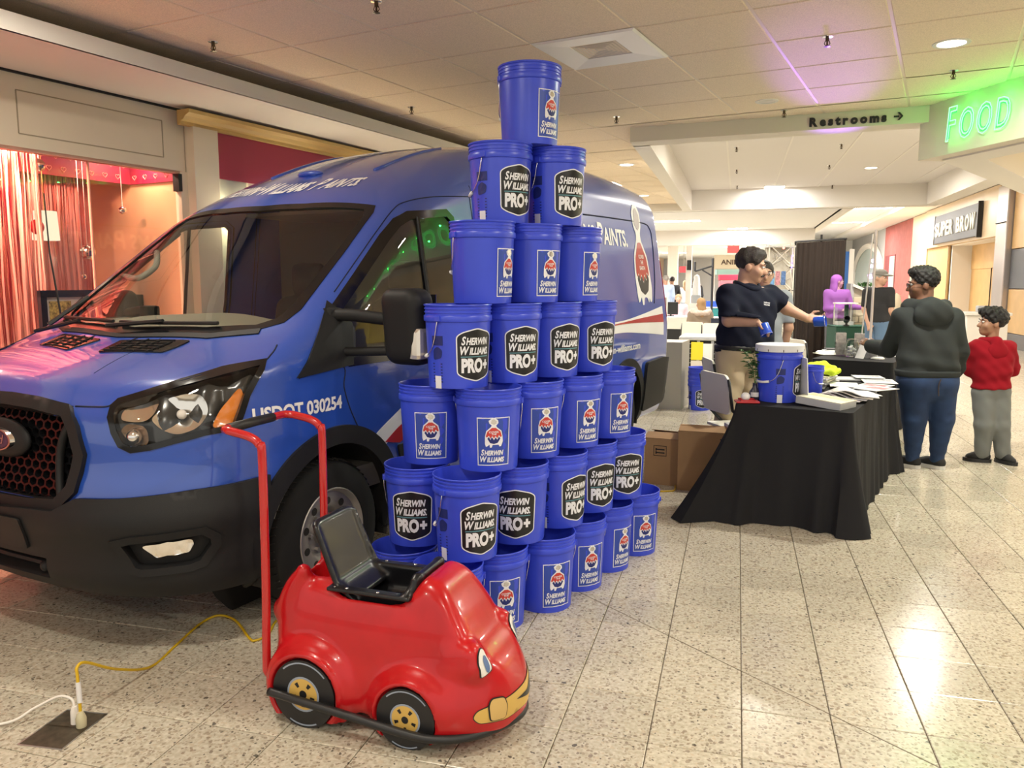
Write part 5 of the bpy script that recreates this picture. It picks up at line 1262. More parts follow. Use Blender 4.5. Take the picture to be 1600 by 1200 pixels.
# ============================================================ tables and what lies on them
M_cloth = mat('black_cloth', (.014, .014, .016), .9, spec=.25, bump=(300, .15))
M_chairp = mat('ivory_plastic', (.90, .87, .76), .45); M_chairm = mat('dark_frame', (.03, .03, .032), .4, .4)
M_paper = mat('paper_white', (.72, .72, .72), .6); M_paper2 = mat('paper_grey', (.42, .43, .45), .5); M_paper3 = mat('paper_cream', (.62, .60, .46), .6)
M_card = mat('cardboard', (.36, .22, .11), .8, noise=(7, .07)); M_clear = glass('clear_acrylic', (.93, .94, .94), 1.5)
def draped_table(A, ang, Lr, Wd, label, clabel, flare, cuts=0.004):
    """A: near right corner of the top; the long side runs away at ang from +Y"""
    a = R(ang); d = Vector((math.sin(a), math.cos(a))); n = Vector((-math.cos(a), math.sin(a)))
    root = thing('folding_table', label, 'table', (A[0], A[1], 0))
    def P(u, v): q = d * u + n * v; return (q.x, q.y)
    MB().prism([P(0.01, .01), P(Lr - .01, .01), P(Lr - .01, Wd - .01), P(.01, Wd - .01)], .70, .735).build('table_top', M_chairp, root)
    for u, v in ((.2, .1), (.2, Wd - .1), (Lr - .2, .1), (Lr - .2, Wd - .1)):
        q = P(u, v); MB().tube([(q[0], q[1], 0), (q[0], q[1], .70)], .014, 8).build('leg', M_chairm, root)
    # cloth: rounded rectangle top and a skirt with folds
    per = []
    rc = .03
    for (cu, cv, a0) in ((rc, rc, PI), (Lr - rc, rc, 1.5 * PI), (Lr - rc, Wd - rc, 0), (rc, Wd - rc, .5 * PI)):
        for k in range(7):
            t = a0 + k / 6 * PI / 2; per.append((cu + rc * math.cos(t), cv + rc * math.sin(t), math.cos(t), math.sin(t), 1.))
    # densify straight runs
    full = []
    for i in range(len(per)):
        p = per[i]; q = per[(i + 1) % len(per)]; full.append(p); L_ = math.hypot(q[0] - p[0], q[1] - p[1]); k = int(L_ / .022)
        for j in range(1, k):
            t = j / k; e = min(t, 1 - t) * L_; full.append((p[0] + (q[0] - p[0]) * t, p[1] + (q[1] - p[1]) * t, p[2] + (q[2] - p[2]) * t, p[3] + (q[3] - p[3]) * t, max(0, 1 - e / .22)))
    s = 0; rows = 16; rings = []
    for i, (u, v, nx, ny, cn) in enumerate(full):
        q = full[i - 1]; s += math.hypot(u - q[0], v - q[1]); col = []
        amp = .013 + .05 * cn; fo = math.sin(s * 24 + 1.3 * math.sin(s * 5.)) + .4 * math.sin(s * 57 + 2)
        ex = flare(u, v, nx, ny, cn)
        for r in range(rows + 1):
            t = r / rows; o = .003 + ex * t ** 1.3 + amp * fo * t ** 1.2 * .8; zz = .745 * (1 - t) + cuts * t
            col.append((*P(u + nx * o, v + ny * o), zz))
        rings.append(col)
    m = len(rings); vs = [p for c in rings for p in c]; fs = []
    for i in range(m):
        j = (i + 1) % m
        for r in range(rows): fs.append((i * (rows + 1) + r, j * (rows + 1) + r, j * (rows + 1) + r + 1, i * (rows + 1) + r + 1))
    fs.append(tuple(i * (rows + 1) for i in range(m)))
    o = MB().add(vs, fs).build('tablecloth', M_cloth, smooth=60); o.location = (A[0], A[1], 0)
    tag(o, clabel, 'tablecloth'); return P
def flare1(u, v, nx, ny, cn):
    e = .03
    if nx < -.5: e += .05 + .10 * max(0, (v - .3) / .42)            # near end sweeps out to the left
    if ny > .5: e += .22 * max(0, 1 - u / .7)
    return e + .07 * cn
TP = draped_table((.70, 5.18), 16.5, 2.0, .72, 'long folding table hidden under the nearer black cloth', 'long black tablecloth draped to the floor under the white-lidded bucket', flare1)
TP2 = draped_table((1.51, 8.62), 20, 1.9, .78, 'folding table under the further black cloth', 'further black tablecloth, behind the folded yellow vest', lambda u, v, nx, ny, cn: .02 + .03 * cn)
ZT = .7485
def flatbox(name, label, cat, x, y, z, sx, sy, sz, rz, m, tilt=0., group=None, b=.002):
    o = MB().box(-sx / 2, sx / 2, -sy / 2, sy / 2, 0, sz, b).build(name, m); o.location = (x, y, z); o.rotation_euler = (tilt, 0, rz); tag(o, label, cat, group); return o
# the big bucket with its lid
tb_ = dup(LAB, (.285, 5.61, ZT), 0, 'blue bucket with a white lid standing on the black tablecloth')
az = math.atan2(-5.61, -.285); tb_.rotation_euler = (0, 0, az + 1.42); del tb_['group']
MB().lathe([(.001, .372), (.120, .372), (.128, .378), (.150, .380), (.156, .376), (.157, .335), (.154, .334), (.153, .360), (.001, .362)], 48).build('lid', mat('lid_white', (.66, .68, .72), .4), tb_, smooth=40)
for k in range(10):
    a = 2 * PI * k / 10; MB().box(.1565, .158, -.002, .002, .337, .352).xf(Matrix.Rotation(a, 4, 'Z')).build('lid_slit', M_dark, tb_)
sd = MB().box(-.003, .003, -.085, .085, 0, .30).build('sign_card', M_paper); sd.location = (.447, 5.56, ZT); sd.rotation_euler = (0, R(-4), R(16)); tag(sd, 'white card propped upright against the lidded bucket', 'card')
# red tray, ball, little plant
tr_ = thing('red_tray', 'small red tray with a white ball on the table corner', 'tray', (.085, 5.45, ZT), R(10))
MB().box(-.075, .075, -.05, .05, 0, .012, .004).build('tray_base', mat('tray_red', (.55, .03, .04), .4), tr_)
ring_ = MB(); ring(ring_, 0, 0, .05, .05, .012, .022); ring_.build('rim', mat('tray_red', (.55, .03, .04), .4), tr_)
bl = MB().ell((0, 0, .028), .030, .030, .028, 20, 12).build('white_ball', mat('ball_white', (.85, .85, .85), .35), smooth=True); bl.location = (.075, 5.44, ZT + .012); tag(bl, 'white ball lying on the small red tray', 'ball')
pl = thing('potted_sprig', 'green leafy sprig in a small dark bottle beside the lidded bucket', 'plant', (.135, 5.58, ZT))
vb = MB().lathe([(.001, 0), (.030, 0), (.036, .02), (.034, .06), (.016, .085), (.014, .11), (.017, .115), (.012, .112)], 20).build('bottle', mat('bottle_dark', (.03, .03, .05), .15), pl, smooth=True)
MB().lathe([(.0365, .025), (.0362, .055)], 12, a0=-2.4, a1=-.8).build('bottle_label', M_paper, vb)
M_leaf = mat('leaf_green', (.05, .13, .035), .5, noise=(30, .3))
stp = [[(0, 0, .1), (.0, 0, .22), (-.02, -.01, .32)], [(0, 0, .1), (.02, .0, .2), (.04, .0, .27)], [(0, 0, .1), (-.02, .01, .2), (-.05, .02, .25)], [(0, 0, .1), (-.03, 0, .26), (-.08, 0, .33)]]
for st_ in stp:
    MB().tube(spline(st_, 4), .002, 5).build('stem', M_leaf, pl)
    S_ = spline(st_, 6)
    for k in range(3, len(S_)):
        for sgn in (-1, 1):
            p = S_[k]; a = rng.random() * 6.28; dx, dy = .03 * math.cos(a), .03 * math.sin(a); c_ = p + Vector((dx, dy, .012)); e_ = p + Vector((dx * 1.9, dy * 1.9, .004)); w_ = Vector((-dy, dx, 0)).normalized() * .009
            MB().add([p, c_ + w_, e_, c_ - w_], [(0, 1, 2), (0, 2, 3)]).build('leaf', M_leaf, pl)
lb = thing('blue_flask', 'little dark blue flask behind the sprig', 'bottle', (.175, 5.66, ZT)); MB().lathe([(.001, 0), (.028, .0), (.03, .05), (.012, .07), (.012, .09), (.001, .092)], 16).build('flask_body', mat('flask_blue', (.03, .05, .16), .2), lb, smooth=True)
# small bucket pushed behind
sb_ = dup(LOG, (.535, 6.05, ZT), R(200), 'small blue bucket half hidden behind the lidded bucket on the table'); sb_.scale = (.55, .55, .55); del sb_['group']
# printed matter
ct = thing('catalogue', 'thick grey catalogue tilted towards the near edge of the table', 'catalogue', (.57, 5.44, ZT + .002), R(-32))
M_tl = Matrix.Rotation(R(4), 4, 'Y')
MB().box(-.15, .15, -.11, .11, 0, .045, .004).xf(M_tl).build('pages', M_paper2, ct); MB().box(-.148, .150, -.108, .112, .045, .049).xf(M_tl).build('cover', M_paper3, ct)
MB().box(-.13, .13, .01, .10, .049, .0496).xf(M_tl).build('cover_print', mat('print_olive', (.45, .42, .22), .5, noise=(90, .3)), ct)
fn = [(.68, 5.72), (.70, 5.73), (.73, 5.74), (.76, 5.75), (.79, 5.76)]
for k, (x, y) in enumerate(fn):
    m = MB(); n_ = 8
    vs = []
    for i in range(n_ + 1):
        t = i / n_; zz = .006 + k * .006 + .03 * math.sin(min(t * 1.6, 1) * PI) * (1 - t) * 1.2 + .02 * (1 - t)
        vs += [(-.14 + .28 * t, -.105, zz), (-.14 + .28 * t, .105, zz), (-.14 + .28 * t, -.105, zz - .005), (-.14 + .28 * t, .105, zz - .005)]
    fs = []
    for i in range(n_):
        a, b = i * 4, i * 4 + 4; fs += [(a, b, b + 1, a + 1), (a + 2, a + 3, b + 3, b + 2), (a, a + 2, b + 2, b), (a + 1, b + 1, b + 3, a + 3)]
    fs += [(0, 1, 3, 2), (n_ * 4, n_ * 4 + 2, n_ * 4 + 3, n_ * 4 + 1)]
    o = m.add(vs, fs).build('magazine', mat('mag%d' % k, ((.40, .40, .41), (.55, .50, .52), (.34, .33, .36), (.50, .47, .42), (.60, .60, .62))[k], .35, noise=(20, .25))); o.location = (x, y, ZT + .001 + k * .001); o.rotation_euler = (0, 0, R(-28 + k * 6))
    tag(o, '%s curling magazine in the fanned pile on the near table' % ('lowest', 'second lowest', 'middle', 'second highest', 'topmost')[k], 'magazine', 'fanned magazines')
pos = [(.90, 6.30, .21, .28, 8), (1.02, 6.55, .21, .30, -14), (.86, 6.05, .20, .27, 30), (1.10, 6.82, .24, .30, 15), (1.00, 6.30, .2, .26, -30), (.80, 6.45, .20, .28, 12), (1.05, 7.02, .22, .20, 20)]
lbl = ['white leaflet lying flat behind the fanned magazines', 'white brochure with grey print near the table edge', 'white sheet sticking out from under the magazines', 'broad white newspaper at the far end of the near table', 'pale pink-edged leaflet on the table beside the brochure', 'white form between the yellow vest and the leaflets', 'white sheet at the far end of the near table']
for k, (x, y, sx, sy, rz) in enumerate(pos):
    o = flatbox('leaflet', lbl[k], 'leaflet', x, y, ZT + .001 + .0035 * k, sx, sy, .003, R(rz - 16), M_paper, b=0)
    MB().box(-sx * .4, sx * .4, -sy * .1, sy * .3, .003, .0034).build('print_block', mat('print_%d' % (k % 3), ((.5, .5, .53), (.45, .18, .2), (.58, .58, .55))[k % 3], .5, noise=(60, .4)), o)
for k, (zz, m_, sx, rz) in enumerate(((0, M_black, .24, 20), (.012, M_paper2, .25, 26), (.03, M_paper3, .23, 18), (.048, M_paper, .235, 22), (.062, M_paper3, .22, 15))):
    flatbox('book', ('thin black book at the bottom of the stack under the vest', 'grey book just above the thin black one under the vest', 'cream book in the middle of the stack under the vest', 'white book second from the top under the vest', 'cream book directly under the folded yellow vest')[k], 'book', .62, 6.62, ZT + zz, sx, .30, .0115 if k == 0 else .0135, R(-rz), m_, group='books under the vest')
flatbox('black_folder', 'black folder lying flat behind the small blue bucket', 'folder', .55, 6.34, ZT, .22, .26, .012, R(-10), M_black); flatbox('grey_folder', 'grey folder at the far edge beyond the vest', 'folder', .86, 7.0, ZT, .26, .22, .01, R(10), M_paper2)
def vestf(X, Y, Z):
    d = rbox(X, Y, Z, (0, 0, .028), (.145, .105, .022), .02)
    d = smin(d, cone(X, Y, Z, (-.10, -.05, .055), (.02, .03, .075), .026, .030), .03); d = smin(d, cone(X, Y, Z, (.0, .06, .065), (.11, -.02, .045), .03, .03), .03); d = smin(d, cone(X, Y, Z, (-.13, .05, .03), (-.12, -.06, .03), .028, .028), .02)
    return d + .005 * np.sin(X * 70 + Y * 40) * np.sin(Y * 55)
o = isomesh(vestf, (-.2, -.16, -.01), (.2, .16, .13), .009, 'safety_vest', mat('hi_vis_yellow', (.55, .72, .02), .7)); o.location = (.63, 6.60, ZT + .0775); o.rotation_euler = (0, 0, R(-18)); tag(o, 'folded fluorescent yellow vest on the stack of books', 'vest')
# second table: acrylic stands, jar, signs, papers
def holder(x, y, rz, label, hh=.26):
    t = thing('brochure_holder', label, 'brochure holder', (x, y, ZT), R(rz)); m = MB(); m.box(-.055, .055, -.045, .045, 0, .006); m.box(-.055, .055, .02, .026, 0, hh); m.box(-.055, .055, -.03, -.026, 0, hh * .55); m.box(-.055, -.052, -.03, .026, 0, hh * .6); m.box(.052, .055, -.03, .026, 0, hh * .6); m.build('acrylic', M_clear, t)
    MB().box(-.05, .05, -.02, .016, .008, hh * .95).build('leaflets', mat('leaflet_grey', (.40, .36, .35), .5, noise=(25, .3)), t)
holder(1.10, 9.3, 10, 'clear stand of brown leaflets, left one on the further table'); holder(1.32, 9.55, -5, 'clear stand of white leaflets by the outstretched hand', .24)
jr = thing('glass_jar', 'clear round jar on the further table', 'jar', (1.20, 9.16, ZT)); MB().lathe([(.001, .003), (.065, .003), (.075, .03), (.075, .13), (.055, .16), (.055, .18), (.05, .18), (.05, .16), (.07, .13), (.07, .03), (.001, .008)], 28).build('glass', M_clear, jr, smooth=40); MB().lathe([(.057, .165), (.058, .19), (.001, .195)], 20).build('lid', M_clear, jr)
for k in range(9): MB().box(-.02, .02, -.012, .012, 0, .02, .004).xf(Matrix.Translation((rng.normal() * .022, rng.normal() * .022, .01 + .012 * k)) @ Matrix.Rotation(k, 4, 'Z')).build('sweet', M_paper, jr)
e_ = thing('tent_sign', 'white tent card leaning on the further table', 'sign', (1.33, 9.05, ZT), R(35))
MB().prism([(-.10, 0), (-.097, 0), (.0, .2), (.097, 0), (.10, 0), (.0, .206)], -.06, .06, Matrix(((1, 0, 0, 0), (0, 0, 1, 0), (0, 1, 0, 0), (0, 0, 0, 1)))).build('card', M_paper, e_)
cl = thing('cup_lid', 'white round lid lying on the further table', 'lid', (1.43, 9.0, ZT)); MB().lathe([(.001, .02), (.05, .018), (.066, .008), (.068, 0)], 24).build('lid_body', M_paper, cl, smooth=True)
for k, (x, y, sx, sy, rz, m_, lab) in enumerate(((.98, 9.45, .2, .28, 20, M_paper3, 'cream sheet at the left end of the further table'), (1.0, 9.75, .2, .28, -10, M_paper, 'white sheet behind the cream one on the further table'), (1.08, 9.95, .18, .22, 5, M_paper2, 'grey booklet behind the left leaflet stand'), (1.66, 9.45, .22, .30, 30, M_paper, 'white sheets at the right end of the further table'), (1.76, 9.7, .22, .28, 10, M_paper, 'white folded paper beside the dark sleeve'))):
    flatbox('sheet', lab, 'paper', x, y, ZT + .001, sx, sy, .004, R(rz), m_, b=0)
flatbox('tablet', 'dark tablet lying on the left of the further table', 'tablet', 1.12, 10.05, ZT + .008, .2, .14, .012, R(8), M_black)
hs = MB().box(-.004, .004, -.11, .11, .40, .74).build('hanging_sign', M_paper); hs.location = (1.558, 8.85, 0); hs.rotation_euler = (0, 0, R(-20)); tag(hs, 'white lettered sheet hanging at the end of the further table', 'sign')
for k in range(3):
    V, F = words([('AKE'[k], -.03, 0, .075, 0, .003)]); mapped(V, F, lambda x, y, z, k=k: (.0045, .02 + x, .63 - k * .09 + y), 'letter', M_black, hs)
# ------------------------------------------------------------ folding chairs
def folding_chair():
    t = thing('folding_chair', 'ivory folding chair', 'chair')
    pts = rounded([(-.20, .56), (.20, .56), (.225, .80), (.19, .86), (-.19, .86), (-.225, .80)], .05)
    V, F = cdt(pts, .05); mb = MB(); n = len(V)
    def bend(x, z, d): return (x, -.20 - .12 * (z - .44) - .25 * (x * x - .05) * -.6 + d, z)
    mb.add([bend(x, z, 0) for x, z in V] + [bend(x, z, .018) for x, z in V], list(F) + [tuple(i + n for i in f[::-1]) for f in F])
    ed = {}
    for f in F:
        for i in range(3): ed[(f[i], f[(i + 1) % 3])] = 1
    mb.f += [(b, a, a + n, b + n) for a, b in ed if (b, a) not in ed]; mb.build('backrest', M_chairp, t, smooth=40)
    MB().box(-.21, .21, -.18, .22, .425, .45, .02).build('seat', M_chairp, t, smooth=40)
    for s in (-1, 1):
        MB().tube([(s * .215, -.24, .83), (s * .215, -.20, .60), (s * .215, .04, .36), (s * .215, .27, .0)], .0125, 8).build('leg', M_chairm, t, smooth=True)
        MB().tube([(s * .19, .14, .42), (s * .19, -.05, .22), (s * .19, -.27, .0)], .0125, 8).build('leg', M_chairm, t, smooth=True)
    MB().tube([(-.215, .22, .08), (.215, .22, .08)], .009, 6).build('stretcher', M_chairm, t); MB().tube([(-.19, -.21, .07), (.19, -.21, .07)], .009, 6).build('stretcher', M_chairm, t)
    return t
FC_ = folding_chair()
chairs = [(.06, 6.32, -60, 'ivory folding chair turned to the table end, before the khaki trousers'), (.0, 7.42, -75, 'ivory folding chair behind the leafy sprig, past the khaki trousers'),
          (.90, 10.3, -60, 'ivory folding chair at the left end of the further black table'), (.80, 10.8, -75, 'ivory folding chair tucked behind another beside the brown curtain'),
          (-.35, 13.6, 178, 'ivory folding chair seen from behind above the air conditioner'), (-.85, 14.0, 150, 'ivory folding chair turned aside, left of the other far chair'), (-.1, 14.9, 100, 'ivory folding chair edge-on beside the seated blonde person')]
for k, (x, y, rz, lab) in enumerate(chairs):
    if k == 0: FC_.location = (x, y, 0); FC_.rotation_euler = (0, 0, R(rz)); FC_['label'] = lab; FC_['group'] = 'ivory folding chairs'
    else: dup(FC_, (x, y, 0), R(rz), lab, 'ivory folding chairs')
# ------------------------------------------------------------ cartons, nested buckets, metal units behind
def carton(x, y, rz, sx, sy, sz, label, open_=False):
    t = thing('carton', label, 'box', (x, y, 0), R(rz)); m = MB()
    w = .006
    m.box(0, sx, 0, w, 0, sz); m.box(0, sx, sy - w, sy, 0, sz); m.box(0, w, w, sy - w, 0, sz); m.box(sx - w, sx, w, sy - w, 0, sz); m.box(w, sx - w, w, sy - w, 0, .01); m.build('sides', M_card, t)
    if open_:
        for pts in ([(0, 0), (sx, 0), (sx, -.08), (0, -.10)], ):
            MB().add([(0, 0, sz), (sx, 0, sz), (sx, .10, sz + .035), (0, .11, sz + .03), (0, 0, sz - .004), (sx, 0, sz - .004), (sx, .10, sz + .031), (0, .11, sz + .026)], [(0, 1, 2, 3), (7, 6, 5, 4), (0, 4, 5, 1), (1, 5, 6, 2), (2, 6, 7, 3), (3, 7, 4, 0)]).build('flap', M_card, t)
        MB().add([(0, sy, sz), (sx, sy, sz), (sx, sy - .13, sz + .02), (0, sy - .13, sz + .028), (0, sy, sz - .004), (sx, sy, sz - .004), (sx, sy - .13, sz + .016), (0, sy - .13, sz + .024)], [(3, 2, 1, 0), (4, 5, 6, 7), (0, 1, 5, 4), (1, 2, 6, 5), (2, 3, 7, 6), (3, 0, 4, 7)]).build('flap', M_card, t)
    else:
        MB().box(.002, sx - .002, .0, sy, sz, sz + .004).build('flap', M_card, t); MB().box(0, sx, sy / 2 - .03, sy / 2 + .03, sz + .004, sz + .0052).build('tape', mat('parcel_tape', (.5, .36, .2), .25), t)
    return t
c1 = carton(-.645, 6.06, -8, .30, .34, .36, 'small brown carton beside the bucket tower', True)
m = MB(); ring(m, .15, .25, .055, .055, 0, 0)
V = [(.10, .26), (.18, .26), (.18, .33), (.10, .33)]
mb = MB()
for (a, b, c, d) in ((.07, .17, .225, .229), (.07, .17, .301, .305), (.07, .074, .225, .305), (.166, .17, .225, .305), (.085, .155, .245, .255), (.085, .155, .270, .280), (.085, .095, .24, .26), (.085, .095, .265, .285)): mb.box(a, b, -.0015, -.0005, c, d)
mb.build('carton_print', M_ink, c1)
c2 = carton(-.385, 5.93, -4, .50, .22, .45, 'large brown carton marked WD, half behind the tablecloth', True)
V, F = words([('WD', 0, 0, .055, 0, .002)]); mapped(V, F, lambda x, y, z: (.30 + x, -.001, .365 + y), 'carton_print', M_ink, c2)
flatbox('envelope', 'white paper packet lying on the large carton', 'packet', .02, 6.03, .475, .14, .10, .03, R(20), M_paper)
ns = thing('nested_buckets', 'stack', 'bucket')
bpy.data.objects.remove(ns)
for k in range(4):
    o = dup(LAB if k == 0 else LOG, (-.40, 9.92, .052 * k if k else 0), R(-70), ('blue bucket with black badge, lowest of the far nested stack', 'second lowest blue bucket rim of the far nested stack', 'second highest blue bucket rim of the far nested stack', 'topmost blue bucket rim of the far nested stack')[k], 'nested buckets')
    if k:
        for ch in list(o.children):
            if not ch.name.startswith('bucket_body'):
                for g_ in list(ch.children): bpy.data.objects.remove(g_)
                bpy.data.objects.remove(ch)
kc = thing('counter_end', 'grey laminate counter end with a white post behind the van bumper', 'counter', (0, 0, 0))
MB().prism([(-1.35, 9.72), (-.62, 9.80), (-.56, 10.3), (-1.3, 10.3)], 0, .82).build('counter_panel', mat('grey_laminate', (.30, .28, .24), .5), kc)
MB().box(-.95, -.83, 9.95, 10.12, .82, 1.36).build('post', M_white, kc)
ac = thing('air_conditioner', 'grey outdoor air conditioner unit with yellow energy label', 'air conditioner', (-.42, 11.9, 0), R(-2))
M_ac = mat('unit_grey', (.38, .39, .38), .4, .5)
MB().box(-.36, .36, -.02, .66, .04, .70, .02).build('cabinet', M_dark, ac); MB().box(-.38, .38, -.04, .70, .70, .76, .025).build('lid', mat('unit_top', (.62, .63, .63), .3, .6), ac, smooth=40); MB().box(-.36, .36, -.03, .66, 0, .05).build('base', M_black, ac)
for x in (-.36, -.10, .10, .36): MB().box(x - .02, x + .02, -.035, -.015, .05, .70).build('post', M_ac, ac)
for k in range(9): MB().box(-.36, .36, -.032, -.018, .09 + k * .07, .098 + k * .07).build('grille_bar', M_ac, ac)
MB().box(-.20, -.03, -.042, -.036, .42, .68).build('energy_label', mat('label_yellow', (.75, .60, .03), .5), ac); MB().box(-.03, .10, -.042, -.036, .25, .66).build('data_label', M_paper, ac); MB().box(-.20, -.03, -.042, -.036, .26, .41).build('warning_label', mat('pale_label', (.62, .56, .5), .5), ac)
pw = MB().box(-.25, .25, -.05, .05, 0, .025).build('timber_offcut', mat('pale_timber', (.55, .40, .22), .6)); pw.location = (-.05, 11.2, 0); pw.rotation_euler = (0, 0, R(8)); tag(pw, 'pale timber strip on the floor before the metal unit', 'timber')
# ------------------------------------------------------------ floor box, plugs and cords
fb = thing('floor_outlet', 'open metal floor outlet box sunk beside the yellow plug', 'outlet', (-2.19, 2.075, 0))
qd = [(-.075, -.115), (.085, -.10), (.065, .115), (-.09, .10)]
MB().prism(qd, .0002, .0012).build('plate', mat('rust_metal', (.07, .055, .035), .55, .5, noise=(30, .4)), fb)
rim_ = MB(); n = 4; vs = [(x, y, z) for k, z in ((1., .0012), (1.06, .0012), (1.06, .0), ) for x, y in [(a * k, b * k) for a, b in qd]]
rim_.add(vs, [(i, (i + 1) % 4, 4 + (i + 1) % 4, 4 + i) for i in range(4)] + [(4 + i, 4 + (i + 1) % 4, 8 + (i + 1) % 4, 8 + i) for i in range(4)]); rim_.build('rim', M_steel, fb)
M_yc = mat('yellow_cord', (.62, .40, .01), .4)
yc = thing('extension_cord', 'yellow extension cord running from the floor outlet under the van', 'cord')
pts = [(-2.150, 2.105, .05), (-2.155, 2.11, .10), (-2.165, 2.118, .175), (-2.17, 2.125, .205), (-2.175, 2.17, .20), (-2.19, 2.32, .10), (-2.211, 2.521, .008), (-2.246, 2.717, .006), (-2.285, 2.93, .006), (-2.26, 3.03, .006), (-2.15, 3.0, .006), (-1.985, 2.86, .006), (-1.945, 2.85, .006), (-1.93, 2.92, .006), (-1.975, 3.1, .006), (-1.90, 3.4, .006), (-1.65, 4.2, .006), (-1.0, 5.2, .006), (-.62, 5.75, .006), (-.46, 5.84, .006), (-.40, 5.90, .006), (-.42, 6.2, .006)]
MB().tube(spline(pts, 7), .0055, 8).build('cable', M_yc, yc, smooth=True)
MB().lathe([(.001, 0), (.017, 0), (.018, .03), (.013, .045), (.008, .055), (.001, .055)], 14, c=(-2.147, 2.103, .0015)).build('plug', mat('clear_plug', (.55, .50, .33), .2), yc, smooth=40)
MB().tube([(-2.153, 2.109, .085), (-2.163, 2.117, .155)], .0085, 10).build('tape_sleeve', M_paper, yc)
wc = thing('power_lead', 'white cord and plug beside the yellow plug', 'cord')
MB().tube(spline([(-2.185, 2.115, .06), (-2.20, 2.12, .085), (-2.25, 2.115, .09), (-2.33, 2.09, .05), (-2.42, 2.03, .008), (-2.7, 1.95, .006)], 7), .0045, 8).build('cable', M_white, wc, smooth=True)
MB().lathe([(.001, 0), (.015, 0), (.014, .045), (.008, .062), (.001, .062)], 12, c=(-2.185, 2.115, .0015)).build('plug', M_white, wc, smooth=40)
# ============================================================ people: one smooth body each, clothes and hair as children
# local axes of a figure: x to the viewer's right, y away from the viewer, z up
PYAW = R(15.686)
M_skin = mat('skin_light', (.52, .30, .21), .5); M_skin2 = mat('skin_brown', (.20, .095, .055), .5); M_skin3 = mat('skin_tan', (.36, .19, .115), .5)
M_hair = mat('hair_dark', (.018, .012, .010), .6, bump=(120, .8)); M_hairc = mat('hair_black', (.008, .007, .007), .65, bump=(90, 1.)); M_khaki = mat('khaki', (.50, .40, .27), .85)
M_navy = mat('navy_polo', (.009, .011, .024), .9, spec=.2, bump=(250, .2)); M_denim = mat('denim', (.015, .038, .105), .85, noise=(9, .25)); M_hood = mat('charcoal_fleece', (.035, .040, .040), .95, spec=.2)
M_redh = mat('red_fleece', (.27, .007, .016), .95, spec=.2); M_sweat = mat('grey_sweatpants', (.17, .18, .175), .95); M_shoe = mat('shoe_black', (.012, .012, .012), .7); M_sole = mat('shoe_sole', (.62, .61, .58), .6)
M_eye = mat('eye_white', (.75, .74, .72), .35); M_iris = mat('iris_dark', (.03, .018, .012), .2); M_lip = mat('lip', (.36, .13, .10), .5)
def U(*ds, k=.03):
    d = ds[0]
    for e in ds[1:]: d = smin(d, e, k)
    return d
def seg(X, Y, Z, pts, rs, k=.02):
    return U(*[cone(X, Y, Z, pts[i], pts[i + 1], rs[i], rs[i + 1]) for i in range(len(pts) - 1)], k=k)
def vlerp(a, b, t): return tuple(np.array(a) + (np.array(b) - np.array(a)) * t)
def head_frame(yaw, pitch=0, roll=0):
    """yaw: facing direction in the figure's plan, 0 = away (+y), 90 = to the viewer's left, -90 right, 180 at the viewer"""
    M = Matrix.Rotation(R(yaw), 3, 'Z') @ Matrix.Rotation(R(pitch), 3, 'X') @ Matrix.Rotation(R(roll), 3, 'Y'); return np.array(M)
